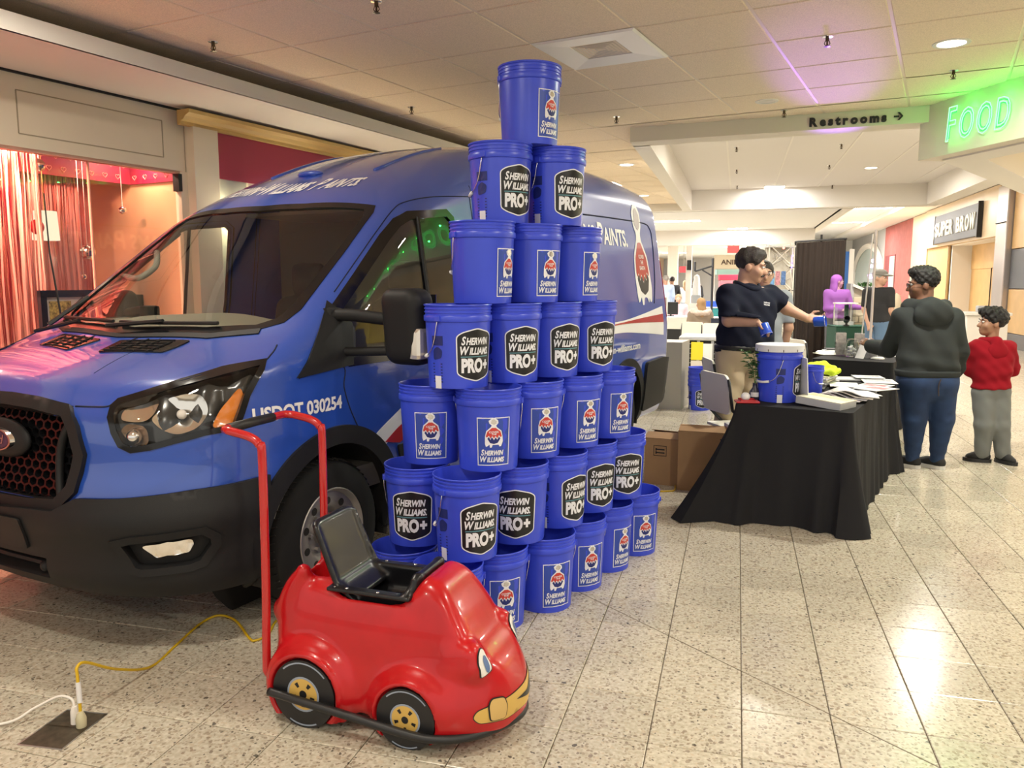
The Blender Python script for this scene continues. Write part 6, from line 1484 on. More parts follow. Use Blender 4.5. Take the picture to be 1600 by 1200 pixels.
class Head:
    def __init__(s, c, M, k=1.): s.c = np.array(c, float); s.M = M; s.k = k
    def w(s, x, y, z): return tuple(s.c + s.M @ (np.array([x, y, z]) * s.k))
    def sd(s, X, Y, Z):
        Mi = s.M.T; k = s.k
        x, y, z = X - s.c[0], Y - s.c[1], Z - s.c[2]
        x, y, z = [(Mi[i][0] * x + Mi[i][1] * y + Mi[i][2] * z) / k for i in range(3)]
        E_ = lambda c, r: elli(x, y, z, c, r)
        d = E_((0, -.015, .03), (.076, .096, .088)); d = smin(d, E_((0, .025, -.045), (.058, .068, .070)), .04)
        d = smin(d, E_((0, .062, -.088), (.026, .024, .020)), .03)
        d = smin(d, cone(x, y, z, (0, .088, .005), (0, .108, -.028), .010, .015), .014)     # nose
        for q in (1, -1):
            d = smin(d, E_((.078 * q, -.012, -.01), (.012, .022, .032)), .008)                # ears
            d = smin(d, E_((.040 * q, .062, -.028), (.025, .022, .022)), .03)                 # cheeks
            d = smax(d, -E_((.032 * q, .098, .010), (.018, .016, .011)), .015)                # eye sockets
            d = smin(d, cone(x, y, z, (.012 * q, .086, .028), (.05 * q, .074, .028), .009, .007), .015)
        d = smin(d, E_((0, .086, -.058), (.024, .012, .007)), .008); d = smin(d, E_((0, .084, -.070), (.021, .012, .007)), .008)
        return d * k
    def faces(s, root, glasses=None, mous=False, brow=None):
        for q in (1, -1):
            e = MB().ell((0, 0, 0), .0125, .0115, .0085, 12, 8); o = xfm(e, s, (.032 * q, .084, .010)).build('eye', M_eye, root, smooth=True)
            xfm(MB().ell((0, 0, 0), .0055, .004, .0055, 10, 6), s, (.032 * q, .0945, .009)).build('iris', M_iris, o, smooth=True)
            xfm(MB().tube([(-.018, 0, 0), (0, .005, .005), (.018, -.004, .0)], [.003, .0045, .003], 6), s, (.032 * q, .092, .030)).build('eyebrow', brow or M_hair, root, smooth=True)
        xfm(MB().tube([(-.022, -.008, 0), (0, .0, .0), (.022, -.008, .0)], [.002, .0035, .002], 6), s, (0, .0985, -.064)).build('mouth', M_lip, root, smooth=True)
        if mous: xfm(MB().tube([(-.030, -.016, -.008), (-.014, -.001, .002), (0, .002, .003), (.014, -.001, .002), (.030, -.016, -.008)], [.004, .008, .007, .008, .004], 8), s, (0, .099, -.050)).build('moustache', M_hair, root, smooth=True)
        if glasses:
            g = MB()
            for q in (1, -1):
                g.tube([s.w(.033 * q + .021 * math.cos(t), .106, .008 + .016 * math.sin(t)) for t in np.linspace(0, 2 * PI, 15)[:-1]], .0022 * s.k, 5, closed=True)
                g.tube([s.w(.053 * q, .104, .012), s.w(.079 * q, .06, .014), s.w(.082 * q, -.01, .008)], .0022 * s.k, 5)
            g.tube([s.w(-.013, .107, .012), s.w(.013, .107, .012)], .0022 * s.k, 5); g.build('glasses', glasses, root)
def xfm(mb, s, at):
    M = Matrix([[*(s.M[i] * s.k), 0] for i in range(3)] + [[0, 0, 0, 1]]); mb.v = [tuple((M @ Vector((v[0] + at[0], v[1] + at[1], v[2] + at[2])))[j] + s.c[j] for j in range(3)) for v in mb.v]; return mb
def hand_sd(X, Y, Z, wr, dr, pn, spread, size=1., curl=.6):
    """palm from wrist wr along dr; pn = palm normal (fingers curl towards it); spread = direction to the thumb side"""
    wr = np.array(wr, float); dr = np.array(dr, float); dr /= np.linalg.norm(dr); pn = np.array(pn, float); pn -= dr * (pn @ dr); pn /= np.linalg.norm(pn); sp = np.cross(pn, dr); sp = sp if np.dot(sp, spread) > 0 else -sp
    q = size; d = None
    for t in (-.028, -.010, .010, .026):
        c = cone(X, Y, Z, wr + sp * t * .6 * q, wr + dr * .085 * q + sp * t * q, .014 * q, .0125 * q); d = c if d is None else smin(d, c, .012)
    for t, l in ((-.030, .058), (-.010, .074), (.010, .078), (.029, .070)):
        b = wr + dr * .085 * q + sp * t * q; d1 = dr * math.cos(curl * .7) + pn * math.sin(curl * .7); m = b + d1 * l * .5 * q; d2 = dr * math.cos(curl * 1.9) + pn * math.sin(curl * 1.9); e = m + d2 * l * .55 * q
        d = smin(d, U(cone(X, Y, Z, b, m, .0095 * q, .0085 * q), cone(X, Y, Z, m, e, .0085 * q, .0068 * q), k=.004), .004)
    b = wr + dr * .025 * q + sp * .024 * q; m = b + (dr * .6 + sp * .75 + pn * .25) * .040 * q; e = m + (dr * .85 + sp * .15 + pn * .5) * .036 * q
    return smin(d, U(cone(X, Y, Z, b, m, .013 * q, .0105 * q), cone(X, Y, Z, m, e, .0105 * q, .008 * q), k=.005), .008)
def bbox(P, m): P = np.array(P); return P.min(0) - m, P.max(0) + m
def shoe(name, an, toe, L_, m, root, sole=True, w_=.042):
    """shoe from the ankle towards the toe direction"""
    a = np.array([an[0], an[1]]); t = np.array([toe[0], toe[1]]); d = t - a; d = d / np.linalg.norm(d); h0 = a - d * .06
    f = lambda s, z: (h0[0] + d[0] * s, h0[1] + d[1] * s, z)
    def sd(X, Y, Z):
        e = U(cone(X, Y, Z, f(.03, .05), f(L_ * .55, .045), w_, w_ * .95), cone(X, Y, Z, f(L_ * .55, .045), f(L_ - .045, .034), w_ * .95, w_ * .85), cone(X, Y, Z, f(.05, .07), f(.07, .10), w_ * .95, w_ * .85), k=.03)
        return smax(e, .018 - Z, .006)
    lo, hi = bbox([f(0, 0), f(L_, .15)], .07); o = isomesh(sd, lo, hi, .012, name, m, root)
    if sole:
        pts = [f(s, 0)[:2] for s in (0,)]; n = np.array([-d[1], d[0]]); out = []
        for k in range(20):
            t_ = 2 * PI * k / 20; s = L_ * .5 - .005 + (L_ * .5 + .010) * math.cos(t_); ww = (w_ + .004) * math.sin(t_) * (1.0 if math.cos(t_) > 0 else .9); ww = math.copysign(min(abs(ww) * 1.3, w_ + .012), ww); out.append((h0[0] + d[0] * s + n[0] * ww, h0[1] + d[1] * s + n[1] * ww))
        MB().prism(out, .0, .030).build('sole', M_sole if sole is True else sole, o)
def new_person(x, y, label):
    t = thing('person', label, 'person', (x, y, 0), PYAW); return t

# ---- man in the navy polo, both arms held out with blue cups
def employee():
    t = new_person(.105, 6.677, 'man in navy polo and khaki trousers holding out two small blue cups')
    hd = Head((-.008, -.005, 1.662), head_frame(-112, -12, 0), 1.10)
    sr, er, wr = (-.215, -.10, 1.44), (-.225, -.20, 1.245), (-.055, -.33, 1.235); sl, el, wl = (.185, .12, 1.435), (.325, .10, 1.325), (.462, .03, 1.252)
    hr, hl, kr, kl, ar, al = (-.135, -.02, .98), (.055, .08, .98), (-.17, -.04, .54), (.035, .08, .54), (-.21, .02, .09), (.01, .08, .09)
    cr = (.0, -.385, 1.185); cl = (.555, -.01, 1.228)
    def torso(X, Y, Z, o=0.):
        d = U(cone(X, Y, Z, (-.12, -.03, .99), (.05, .06, .99), .135 + o, .135 + o), cone(X, Y, Z, (-.115, -.05, 1.13), (.04, .03, 1.13), .145 + o, .145 + o), cone(X, Y, Z, (-.12, -.04, 1.31), (.09, .06, 1.31), .122 + o, .122 + o), cone(X, Y, Z, (-.15, -.06, 1.425), (.13, .09, 1.425), .075 + o, .075 + o), cone(X, Y, Z, (-.03, .0, 1.44), (-.04, .01, 1.50), .085 + o, .062 + o), k=.09)
        return d
    def arm_r(X, Y, Z, o=0.): return seg(X, Y, Z, [sr, er, wr], [.066 + o, .050 + o, .034 + o])
    def arm_l(X, Y, Z, o=0.): return seg(X, Y, Z, [sl, el, wl], [.066 + o, .049 + o, .033 + o])
    def legs(X, Y, Z, o=0.): return U(seg(X, Y, Z, [hr, kr, ar], [.105 + o, .075 + o, .052 + o]), seg(X, Y, Z, [hl, kl, al], [.105 + o, .075 + o, .052 + o]), k=.03)
    def body(X, Y, Z):
        d = U(torso(X, Y, Z), arm_r(X, Y, Z), arm_l(X, Y, Z), legs(X, Y, Z), k=.03)
        d = smin(d, cone(X, Y, Z, (-.045, .02, 1.46), hd.w(0, -.02, -.07), .066, .062), .03); d = smin(d, hd.sd(X, Y, Z), .015)
        d = smin(d, hand_sd(X, Y, Z, wr, (.8, -.55, -.35), (.3, -.35, -.8), (-.3, -.7, .3), 1.05, .75), .012)
        return smin(d, hand_sd(X, Y, Z, wl, (.95, -.2, -.12), (.2, -.75, .35), (0, .1, 1), 1.05, .8), .012)
    isomesh(body, (-.42, -.55, .03), (.72, .35, 1.87), .0115, 'body', M_skin, t)
    def shirt(X, Y, Z):
        d = smax(torso(X, Y, Z, .014), .985 - Z + .0 * X, .01); d = smax(d, Z - 1.53 + .22 * np.maximum(X + .04, 0) , .012)
        wv = .006 * np.sin(Z * 42 + X * 22) * np.sin(X * 17 + Y * 20)
        a1 = smax(arm_r(X, Y, Z, .024), (1.275 - Z), .008); a2 = smax(arm_l(X, Y, Z, .024), (X - .295) * .8 - (Z - 1.36) * .5, .008)
        return smin(smin(d, a1, .035), a2, .035) + wv
    isomesh(shirt, (-.42, -.42, .94), (.45, .35, 1.58), .0125, 'polo_shirt', M_navy, t)
    MB().tube(spline([(-.115, .055, 1.535), (-.115, -.06, 1.525), (-.035, -.10, 1.490), (.045, -.055, 1.485), (.055, .05, 1.525)], 5), .021, 8).build('collar', M_navy, t, smooth=True)
    V, F = words([('SHERWIN', 0, .016, .016, .2, .0004, .062), ('WILLIAMS', 0, 0, .016, .2, .0004, .062)])
    def ch(x, y, z):
        o = np.array([[.075 + x * .92, -.5, 1.36 + y - x * .12]]); tt = march(shirt, o, [[0, 1, 0]], 0, .6, 200)[0]; return (o[0, 0], -.5 + tt - .003, o[0, 2])
    mapped(V, F, ch, 'chest_lettering', M_lw, t)
    isomesh(lambda X, Y, Z: smax(U(smax(torso(X, Y, Z, .012), Z - 1.035, .01), legs(X, Y, Z, .022), k=.05), Z - 1.035, .01) + .004 * np.sin(Z * 35 + X * 30), (-.42, -.3, .02), (.3, .32, 1.08), .014, 'trousers', M_khaki, t)
    isomesh(lambda X, Y, Z: smax(torso(X, Y, Z, .020), np.abs(Z - 1.018 + .05 * (X + .04)) - .02, .004), (-.4, -.3, .96), (.3, .32, 1.08), .0115, 'belt', M_black, t)
    q = march(lambda X, Y, Z: torso(X, Y, Z, .022), [[.06, -.6, 1.013]], [[0, 1, 0]], 0, .8)[0]; MB().box(.035, .085, -.6 + q - .006, -.6 + q + .004, .995, 1.032, .003).build('buckle', M_chrome, t)
    def hair(X, Y, Z):
        x = [hd.M.T[i][0] * (X - hd.c[0]) + hd.M.T[i][1] * (Y - hd.c[1]) + hd.M.T[i][2] * (Z - hd.c[2]) for i in range(3)]; x = [v / hd.k for v in x]
        d = elli(*x, (0, -.022, .045), (.088, .104, .095)); d = smin(d, elli(*x, (0, .025, .098), (.060, .058, .032)), .03)
        d = smax(d, -(elli(*x, (0, .115, -.015), (.085, .10, .085))), .02); d = smax(d, -.085 - x[2] - .5 * np.maximum(-x[1] - .06, 0), .02); d = smax(d, -elli(*x, (.085, .0, -.02), (.03, .03, .045)), .01); d = smax(d, -elli(*x, (-.085, .0, -.02), (.03, .03, .045)), .01)
        return (d + .005 * np.sin(x[0] * 90 + x[2] * 60) * np.sin(x[1] * 80)) * hd.k
    isomesh(hair, (-.2, -.2, 1.5), (.2, .2, 1.9), .008, 'hair', M_hair, t)
    hd.faces(t, mous=True)
    for an, to in ((ar, (.0, -.3)), (al, (.3, -.1))): shoe('shoe', an, to, .28, M_shoe, t, sole=M_black)
    for c, ax, lab in ((cr, Vector((.25, -.35, -.9)), 'small blue cup gripped upside down in the near hand of the man in navy'), (cl, Vector((.85, -.5, .12)), 'small blue cup held out at arm length against the brown curtain')):
        cp = thing('blue_cup', lab, 'cup'); Mq = ax.to_track_quat('Z', 'Y').to_matrix().to_4x4()
        mm = MB().lathe([(.001, -.045), (.036, -.045), (.040, -.04), (.043, .035), (.046, .036), (.046, .045), (.043, .046), (.040, -.03), (.001, -.03)], 24).xf(Matrix.Translation(c) @ Mq).build('cup_body', mat('cup_blue', (.015, .07, .50), .3), cp, smooth=40)
        MB().tube([(.046 * math.cos(a), .046 * math.sin(a), .042) for a in np.linspace(0, 2 * PI, 20)[:-1]], .002, 5, closed=True).xf(Matrix.Translation(c) @ Mq).build('rim_wire', M_chrome, cp)
        cp.location = (.105, 6.677, 0); cp.rotation_euler = (0, 0, PYAW)
employee()
# ---- a generic standing figure for the smaller ones
def figure(x, y, label, H_, face, shirt_c, trouser_c, hair_m, skin, long_sleeve=False, cap=None, glasses=None, arm=None, longhair=False, seated=0., girth=1., cell=.02, fine=False, yaw=None):
    t = new_person(x, y, label); t.rotation_euler = (0, 0, PYAW + R(yaw or 0)); k = H_ / 1.75; s = seated
    def z(v): return v * k - s
    hd = Head((0, 0, z(1.62)), head_frame(face, -4), k * 1.02); g = girth
    arm = arm or [((-.20, 0, 1.40), (-.25, .0, 1.12), (-.23, .08, .88)), ((.20, 0, 1.40), (.25, .0, 1.12), (.23, .08, .88))]
    arm = [[(p[0] * k, p[1] * k, z(p[2])) for p in a] for a in arm]
    hip = z(.92)
    if s: lg = [[(q * .1 * k, 0, hip), (q * .12 * k, .40, hip + .02), (q * .12 * k, .42, .10)] for q in (-1, 1)]
    else: lg = [[(q * .09 * k, 0, hip), (q * .10 * k, 0, .50 * k), (q * .105 * k, .01, .09 * k)] for q in (-1, 1)]
    def torso(X, Y, Z, o=0.): return U(cone(X, Y, Z, (-.07 * k, 0, z(.96)), (.07 * k, 0, z(.96)), .115 * k * g + o, .115 * k * g + o), cone(X, Y, Z, (-.05 * k, 0, z(1.14)), (.05 * k, 0, z(1.14)), .115 * k * g + o, .115 * k * g + o), cone(X, Y, Z, (-.10 * k, 0, z(1.33)), (.10 * k, 0, z(1.33)), .098 * k + o, .098 * k + o), cone(X, Y, Z, (-.16 * k, 0, z(1.42)), (.16 * k, 0, z(1.42)), .055 * k + o, .055 * k + o), k=.08)
    def arms(X, Y, Z, o=0.): return U(*[seg(X, Y, Z, a, [.055 * k + o, .043 * k + o, .030 * k + o]) for a in arm], k=.01)
    def legs(X, Y, Z, o=0.): return U(*[seg(X, Y, Z, a, [.095 * k * g + o, .066 * k + o, .046 * k + o]) for a in lg], k=.03)
    def body(X, Y, Z):
        d = U(torso(X, Y, Z), arms(X, Y, Z), legs(X, Y, Z), k=.03); d = smin(d, cone(X, Y, Z, (0, 0, z(1.42)), hd.w(0, -.02, -.06), .056 * k, .054 * k), .03); d = smin(d, hd.sd(X, Y, Z), .012)
        for a in arm: d = smin(d, hand_sd(X, Y, Z, a[2], np.array(a[2]) - np.array(a[1]), (0, .6, -.4), (0, 1, .3), k, .6), .012)
        return d
    allp = [p for a in arm for p in a] + [p for a in lg for p in a] + [(0, 0, z(1.75)), (.2 * k, .15, 0.06), (-.2 * k, -.15, 0.06)]; lo, hi = bbox(allp, .17); lo[2] = .03
    isomesh(body, lo, hi, cell, 'body', skin, t)
    isomesh(lambda X, Y, Z: smax(smin(smax(smax(torso(X, Y, Z, .016), z(.93) - Z, .01), Z - z(1.475), .01), arms(X, Y, Z, .016) if long_sleeve else smax(arms(X, Y, Z, .018), z(1.17) - Z, .01), .03), Z - z(1.49), .01), lo, hi, cell, 'shirt', shirt_c, t)
    isomesh(lambda X, Y, Z: smax(smin(smax(torso(X, Y, Z, .010), Z - z(.97), .01), legs(X, Y, Z, .014), .03), Z - z(.98), .01), lo, hi, cell, 'trousers', trouser_c, t)
    def hair(X, Y, Z):
        x = [(hd.M.T[i][0] * (X - hd.c[0]) + hd.M.T[i][1] * (Y - hd.c[1]) + hd.M.T[i][2] * (Z - hd.c[2])) / hd.k for i in range(3)]
        d = elli(*x, (0, -.022, .04), (.086, .102, .090))
        if longhair: d = smin(d, elli(*x, (0, -.06, -.12), (.09, .06, .20)), .05)
        d = smax(d, -elli(*x, (0, .10, -.03), (.080, .09, .085)), .02)
        if not longhair: d = smax(d, -.07 - x[2], .02)
        return d * hd.k
    hl = np.array(hd.c) - .32 * k; hh = np.array(hd.c) + .22 * k
    isomesh(hair, hl, hh, cell * .6, 'hair', hair_m, t)
    if cap:
        def capf(X, Y, Z):
            x = [(hd.M.T[i][0] * (X - hd.c[0]) + hd.M.T[i][1] * (Y - hd.c[1]) + hd.M.T[i][2] * (Z - hd.c[2])) / hd.k for i in range(3)]
            d = smax(elli(*x, (0, -.01, .05), (.096, .118, .088)), .035 - x[2], .02); return smin(d, smax(elli(*x, (0, .12, .045), (.075, .07, .016)), -x[1], .01), .012) * hd.k
        isomesh(capf, hl, hh, cell * .5, 'cap', cap, t)
    hd.faces(t, glasses=glasses, brow=hair_m)
    if not s:
        for a in lg: shoe('shoe', a[2], (a[2][0], 1.), .27 * k, M_shoe, t, sole=M_black, w_=.04 * k)
    return t
def m_(n, c): return mat(n, c, .85)
figure(.235, 7.86, 'man with glasses and grey shirt standing behind the man in navy', 1.74, 172, m_('grey_shirt', (.30, .33, .38)), M_denim, M_hair, M_skin, glasses=mat('steel_glasses', (.3, .3, .3), .3, 1.), cell=.016)
figure(2.12, 13.53, 'man in grey flat cap and black shirt looking towards the red wall', 1.74, -80, m_('black_shirt', (.015, .015, .017)), m_('faded_denim', (.10, .17, .28)), mat('hair_grey', (.3, .28, .25), .7), M_skin, cap=m_('grey_cap', (.20, .19, .17)), arm=[((-.18, -.05, 1.40), (-.17, -.10, 1.12), (-.06, -.14, .90)), ((.18, 0, 1.40), (.20, .02, 1.12), (.20, .12, .92))], girth=1.12, yaw=-60)
# ---- woman in the charcoal hoodie, seen from behind
def woman():
    t = new_person(1.542, 7.205, 'person in charcoal hoodie and blue jeans reaching over the further table')
    hd = Head((-.092, .02, 1.515), head_frame(72, -4, 0), 1.03)
    sl, el, wl = (-.245, .0, 1.255), (-.235, .22, .985), (-.275, .47, .985); sr, er, wr = (.115, -.08, 1.245), (.195, -.06, .995), (.250, .06, .795)
    hl, hr, kl, kr, al, ar = (-.150, -.05, .75), (.065, -.05, .75), (-.125, -.05, .43), (.095, -.06, .43), (-.085, .02, .085), (.105, -.01, .085)
    def torso(X, Y, Z, o=0.): return U(cone(X, Y, Z, (-.12, -.05, .80), (.035, -.05, .80), .140 + o, .140 + o), cone(X, Y, Z, (-.11, -.05, .95), (.02, -.05, .95), .148 + o, .148 + o), cone(X, Y, Z, (-.14, -.05, 1.12), (.03, -.05, 1.12), .126 + o, .126 + o), cone(X, Y, Z, (-.205, -.03, 1.25), (.09, -.05, 1.25), .075 + o, .075 + o), cone(X, Y, Z, (-.08, -.02, 1.27), (-.09, .0, 1.34), .11 + o, .08 + o), k=.09)
    def arms(X, Y, Z, o=0.): return U(seg(X, Y, Z, [sl, el, wl], [.068 + o, .054 + o, .040 + o]), seg(X, Y, Z, [sr, er, wr], [.068 + o, .054 + o, .040 + o]), k=.01)
    def legs(X, Y, Z, o=0.): return U(seg(X, Y, Z, [hl, kl, al], [.125 + o, .088 + o, .046 + o]), seg(X, Y, Z, [hr, kr, ar], [.125 + o, .088 + o, .046 + o]), cone(X, Y, Z, (-.12, -.08, .73), (.035, -.08, .73), .14 + o, .14 + o), k=.04)
    def body(X, Y, Z):
        d = U(torso(X, Y, Z, -.01), arms(X, Y, Z, -.012), legs(X, Y, Z, -.01), k=.03); d = smin(d, cone(X, Y, Z, (-.085, .0, 1.28), hd.w(0, -.02, -.06), .065, .062), .03); d = smin(d, hd.sd(X, Y, Z), .012)
        d = smin(d, hand_sd(X, Y, Z, wl, (-.35, .75, .35), (.4, .2, -.4), (-.3, .1, .6), .98, .45), .012)
        return smin(d, hand_sd(X, Y, Z, wr, (.05, .3, -.95), (-.6, .5, 0), (-.2, 1, 0), .98, .7), .012)
    isomesh(body, (-.48, -.35, .03), (.45, .75, 1.75), .0125, 'body', M_skin2, t)
    def hoodie(X, Y, Z):
        fold = .007 * np.sin(Z * 48 + X * 9) * np.clip((1.05 - Z) * 5, 0, 1) + .005 * np.sin(X * 35 + Z * 22)
        d = smax(smax(torso(X, Y, Z, .018), .80 - Z, .02), Z - 1.37, .012); return smin(d, smax(arms(X, Y, Z, .02), -1., .01), .04) + fold
    isomesh(hoodie, (-.48, -.35, .72), (.45, .65, 1.45), .0125, 'hoodie', M_hood, t)
    isomesh(lambda X, Y, Z: U(cone(X, Y, Z, (-.20, .0, 1.345), (-.10, -.13, 1.345), .042, .052), cone(X, Y, Z, (-.10, -.13, 1.345), (.04, -.07, 1.34), .052, .042), cone(X, Y, Z, (.04, -.07, 1.34), (.03, .03, 1.33), .042, .03), cone(X, Y, Z, (-.20, .0, 1.345), (-.18, .08, 1.33), .04, .03), elli(X, Y, Z, (-.085, -.165, 1.275), (.155, .055, .095)), k=.09) + .002 * np.sin(X * 45 + Z * 50), (-.35, -.32, 1.1), (.2, .2, 1.5), .012, 'hood', M_hood, t)
    isomesh(lambda X, Y, Z: smax(smax(torso(X, Y, Z, .030), np.abs(Z - .805) - .028, .012), -(torso(X, Y, Z, -.03)), .01), (-.4, -.35, .7), (.35, .3, .9), .0125, 'hem_band', M_hood, t)
    isomesh(lambda X, Y, Z: smax(U(legs(X, Y, Z, .008), smax(torso(X, Y, Z, .0), Z - .85, .01), k=.03), Z - .88, .01) + .003 * np.sin(Z * 70) * np.clip((.3 - Z) * 6, 0, 1), (-.4, -.3, .05), (.35, .25, .92), .0125, 'jeans', M_denim, t)
    def hair(X, Y, Z):
        x = [(hd.M.T[i][0] * (X - hd.c[0]) + hd.M.T[i][1] * (Y - hd.c[1]) + hd.M.T[i][2] * (Z - hd.c[2])) / hd.k for i in range(3)]
        d = elli(*x, (0, -.025, .055), (.092, .106, .098)); d = smin(d, elli(*x, (0, .04, .11), (.07, .065, .04)), .03)
        d = smax(d, -elli(*x, (0, .12, -.03), (.10, .10, .095)), .02); d = smax(d, -.055 - x[2] + .3 * x[1], .02)
        return (d + .007 * np.sin(x[0] * 130) * np.sin(x[1] * 120) * np.sin(x[2] * 125 + 1)) * hd.k
    isomesh(hair, (-.28, -.2, 1.4), (.12, .22, 1.75), .008, 'hair', M_hairc, t)
    hd.faces(t, glasses=M_black, brow=M_hairc)
    for an, to in ((al, (-.22, .22)), (ar, (-.05, .25))): shoe('shoe', an, to, .25, M_shoe, t)
    sec = march(lambda X, Y, Z: legs(X, Y, Z, .010), [[-.052, -.6, .70]], [[0, 1, 0]], 0, .8)[0]
    MB().tube(spline([(-.03, -.6 + sec - .012, .775), (-.045, -.6 + sec - .012, .72), (-.040, -.6 + sec - .012, .64)], 4), .005, 6).build('key_strap', m_('strap_dark', (.04, .03, .035)), t)
woman()
def kid():
    t = new_person(2.163, 7.608, 'child in red hooded sweatshirt and grey sweatpants looking to the left')
    hd = Head((-.095, .0, 1.195), head_frame(82, 3, 0), .92)
    sl, el, wl = (-.205, .0, .985), (-.205, .07, .80), (-.14, .24, .815); sr, er, wr = (.045, -.02, .985), (.130, .04, .80), (.10, .22, .815)
    hl, hr, kl, kr, al, ar = (-.125, -.02, .60), (-.005, -.02, .60), (-.115, -.04, .34), (.02, -.04, .335), (-.085, .01, .08), (.075, -.02, .08)
    def torso(X, Y, Z, o=0.): return U(cone(X, Y, Z, (-.11, -.02, .64), (-.03, -.02, .64), .095 + o, .095 + o), cone(X, Y, Z, (-.115, -.02, .80), (-.035, -.02, .80), .100 + o, .100 + o), cone(X, Y, Z, (-.135, -.02, .92), (-.02, -.02, .92), .085 + o, .085 + o), cone(X, Y, Z, (-.175, -.01, .985), (.015, -.02, .985), .05 + o, .05 + o), k=.06)
    def arms(X, Y, Z, o=0.): return U(seg(X, Y, Z, [sl, el, wl], [.05 + o, .042 + o, .03 + o]), seg(X, Y, Z, [sr, er, wr], [.05 + o, .042 + o, .03 + o]), k=.01)
    def legs(X, Y, Z, o=0.): return U(seg(X, Y, Z, [hl, kl, al], [.075 + o, .055 + o, .038 + o]), seg(X, Y, Z, [hr, kr, ar], [.075 + o, .055 + o, .038 + o]), k=.03)
    def body(X, Y, Z):
        d = U(torso(X, Y, Z, -.006), arms(X, Y, Z, -.008), legs(X, Y, Z), k=.025); d = smin(d, cone(X, Y, Z, (-.085, .0, 1.0), hd.w(0, -.02, -.06), .05, .047), .02); d = smin(d, hd.sd(X, Y, Z), .01)
        d = smin(d, hand_sd(X, Y, Z, wl, (.3, .8, .3), (.6, .2, .2), (0, .2, 1), .75, .7), .01); return smin(d, hand_sd(X, Y, Z, wr, (-.3, .8, .3), (-.6, .2, .2), (0, .2, 1), .75, .7), .01)
    isomesh(body, (-.36, -.22, .03), (.28, .42, 1.36), .0105, 'body', M_skin3, t)
    isomesh(lambda X, Y, Z: smin(smax(smax(torso(X, Y, Z, .022), .645 - Z, .015), Z - 1.05, .01), arms(X, Y, Z, .02), .03) + .005 * np.sin(Z * 60 + X * 25) * np.sin(X * 40), (-.36, -.22, .58), (.28, .36, 1.1), .0105, 'sweatshirt', M_redh, t)
    isomesh(lambda X, Y, Z: U(cone(X, Y, Z, (-.155, .02, 1.05), (-.09, -.085, 1.045), .03, .038), cone(X, Y, Z, (-.09, -.085, 1.045), (-.02, .01, 1.05), .038, .03), elli(X, Y, Z, (-.085, -.105, .965), (.085, .035, .075)), k=.03), (-.25, -.2, .85), (.1, .12, 1.12), .0105, 'hood', M_redh, t)
    isomesh(lambda X, Y, Z: smax(U(legs(X, Y, Z, .022), smax(torso(X, Y, Z, .006), Z - .66, .01), k=.03), Z - .68, .01) + .0025 * np.sin(Z * 43 + X * 31) * np.sin(X * 26 + Z * 9), (-.34, -.2, .03), (.25, .2, .72), .0115, 'sweatpants', M_sweat, t)
    def hair(X, Y, Z):
        x = [(hd.M.T[i][0] * (X - hd.c[0]) + hd.M.T[i][1] * (Y - hd.c[1]) + hd.M.T[i][2] * (Z - hd.c[2])) / hd.k for i in range(3)]
        d = elli(*x, (0, -.03, .055), (.098, .112, .10)); d = smin(d, elli(*x, (0, .055, .105), (.075, .065, .045)), .03)
        d = smax(d, -elli(*x, (0, .13, -.03), (.10, .11, .09)), .02); d = smax(d, -.05 - x[2] + .25 * x[1], .02)
        return (d + .012 * np.sin(x[0] * 100) * np.sin(x[1] * 95 + 1) * np.sin(x[2] * 90)) * hd.k
    isomesh(hair, (-.26, -.18, 1.08), (.08, .18, 1.40), .008, 'hair', M_hairc, t)
    hd.faces(t, brow=M_hairc)
    for an, to in ((al, (-.35, .18)), (ar, (.16, -.30))): shoe('shoe', an, to, .20, M_shoe, t, sole=M_black, w_=.036)
kid()
# ============================================================ farther down the corridor
# ---- right wall: shop front with a dark sign, maple panels, red and grey plaster
def wp(x0, x1, y0, y1, z0, z1, m, name='panel', par=None, b=.01): return MB().box(x0, x1, y0, y1, z0, z1, b).build(name, m, par or WR)
M_maple2 = mat('maple_pale', (.66, .50, .33), .35, noise=(2, .05)); M_redp = mat('red_plaster', (.36, .10, .085), .8, noise=(4, .12)); M_slate = mat('slate_panel', (.075, .08, .095), .5); M_alu = mat('satin_alloy', (.50, .45, .43), .3, .6)
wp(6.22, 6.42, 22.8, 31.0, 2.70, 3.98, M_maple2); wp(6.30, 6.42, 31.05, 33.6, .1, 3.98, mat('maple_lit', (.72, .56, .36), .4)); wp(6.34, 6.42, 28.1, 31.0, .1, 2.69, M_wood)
wp(6.20, 6.42, 22.75, 22.80, 2.7, 3.98, M_wood); wp(6.15, 6.40, 21.9, 22.74, 0, 3.9, M_alu, b=.03); wp(6.12, 6.40, 21.95, 22.7, 2.98, 3.0, M_dark)
wp(6.33, 6.42, 28.13, 28.16, .1, 2.69, M_black)
for z0, z1, m in ((.35, 1.38, M_wood), (1.40, 2.32, M_slate), (2.34, 3.7, M_wood), (.0, .34, mat('kick_grey', (.12, .11, .11), .5))): wp(6.28, 6.41, 18.0, 21.85, z0, z1, m)
wp(6.95, 7.5, 22.75, 28, 1.95, 2.7, M_wood); wp(6.97, 7.5, 25.8, 28, 0, 1.95, M_wood); wp(6.4, 7.5, 22.7, 28, 2.68, 2.76, M_white)
dr = struct(MB().box(6.96, 7.0, 22.8, 25.8, .0, 1.94, .006).build('door_1', M_wood)); MB().box(6.94, 6.962, 25.8, 25.83, 0, 1.95).build('door_gap', M_dark, dr); MB().box(6.94, 6.962, 22.8, 25.8, 1.945, 1.96).build('door_gap', M_dark, dr)
sb = thing('shop_sign', 'dark grey sign with pale blocky SUPER BROW lettering on the maple front', 'sign', (6.21, 26.67, 0))
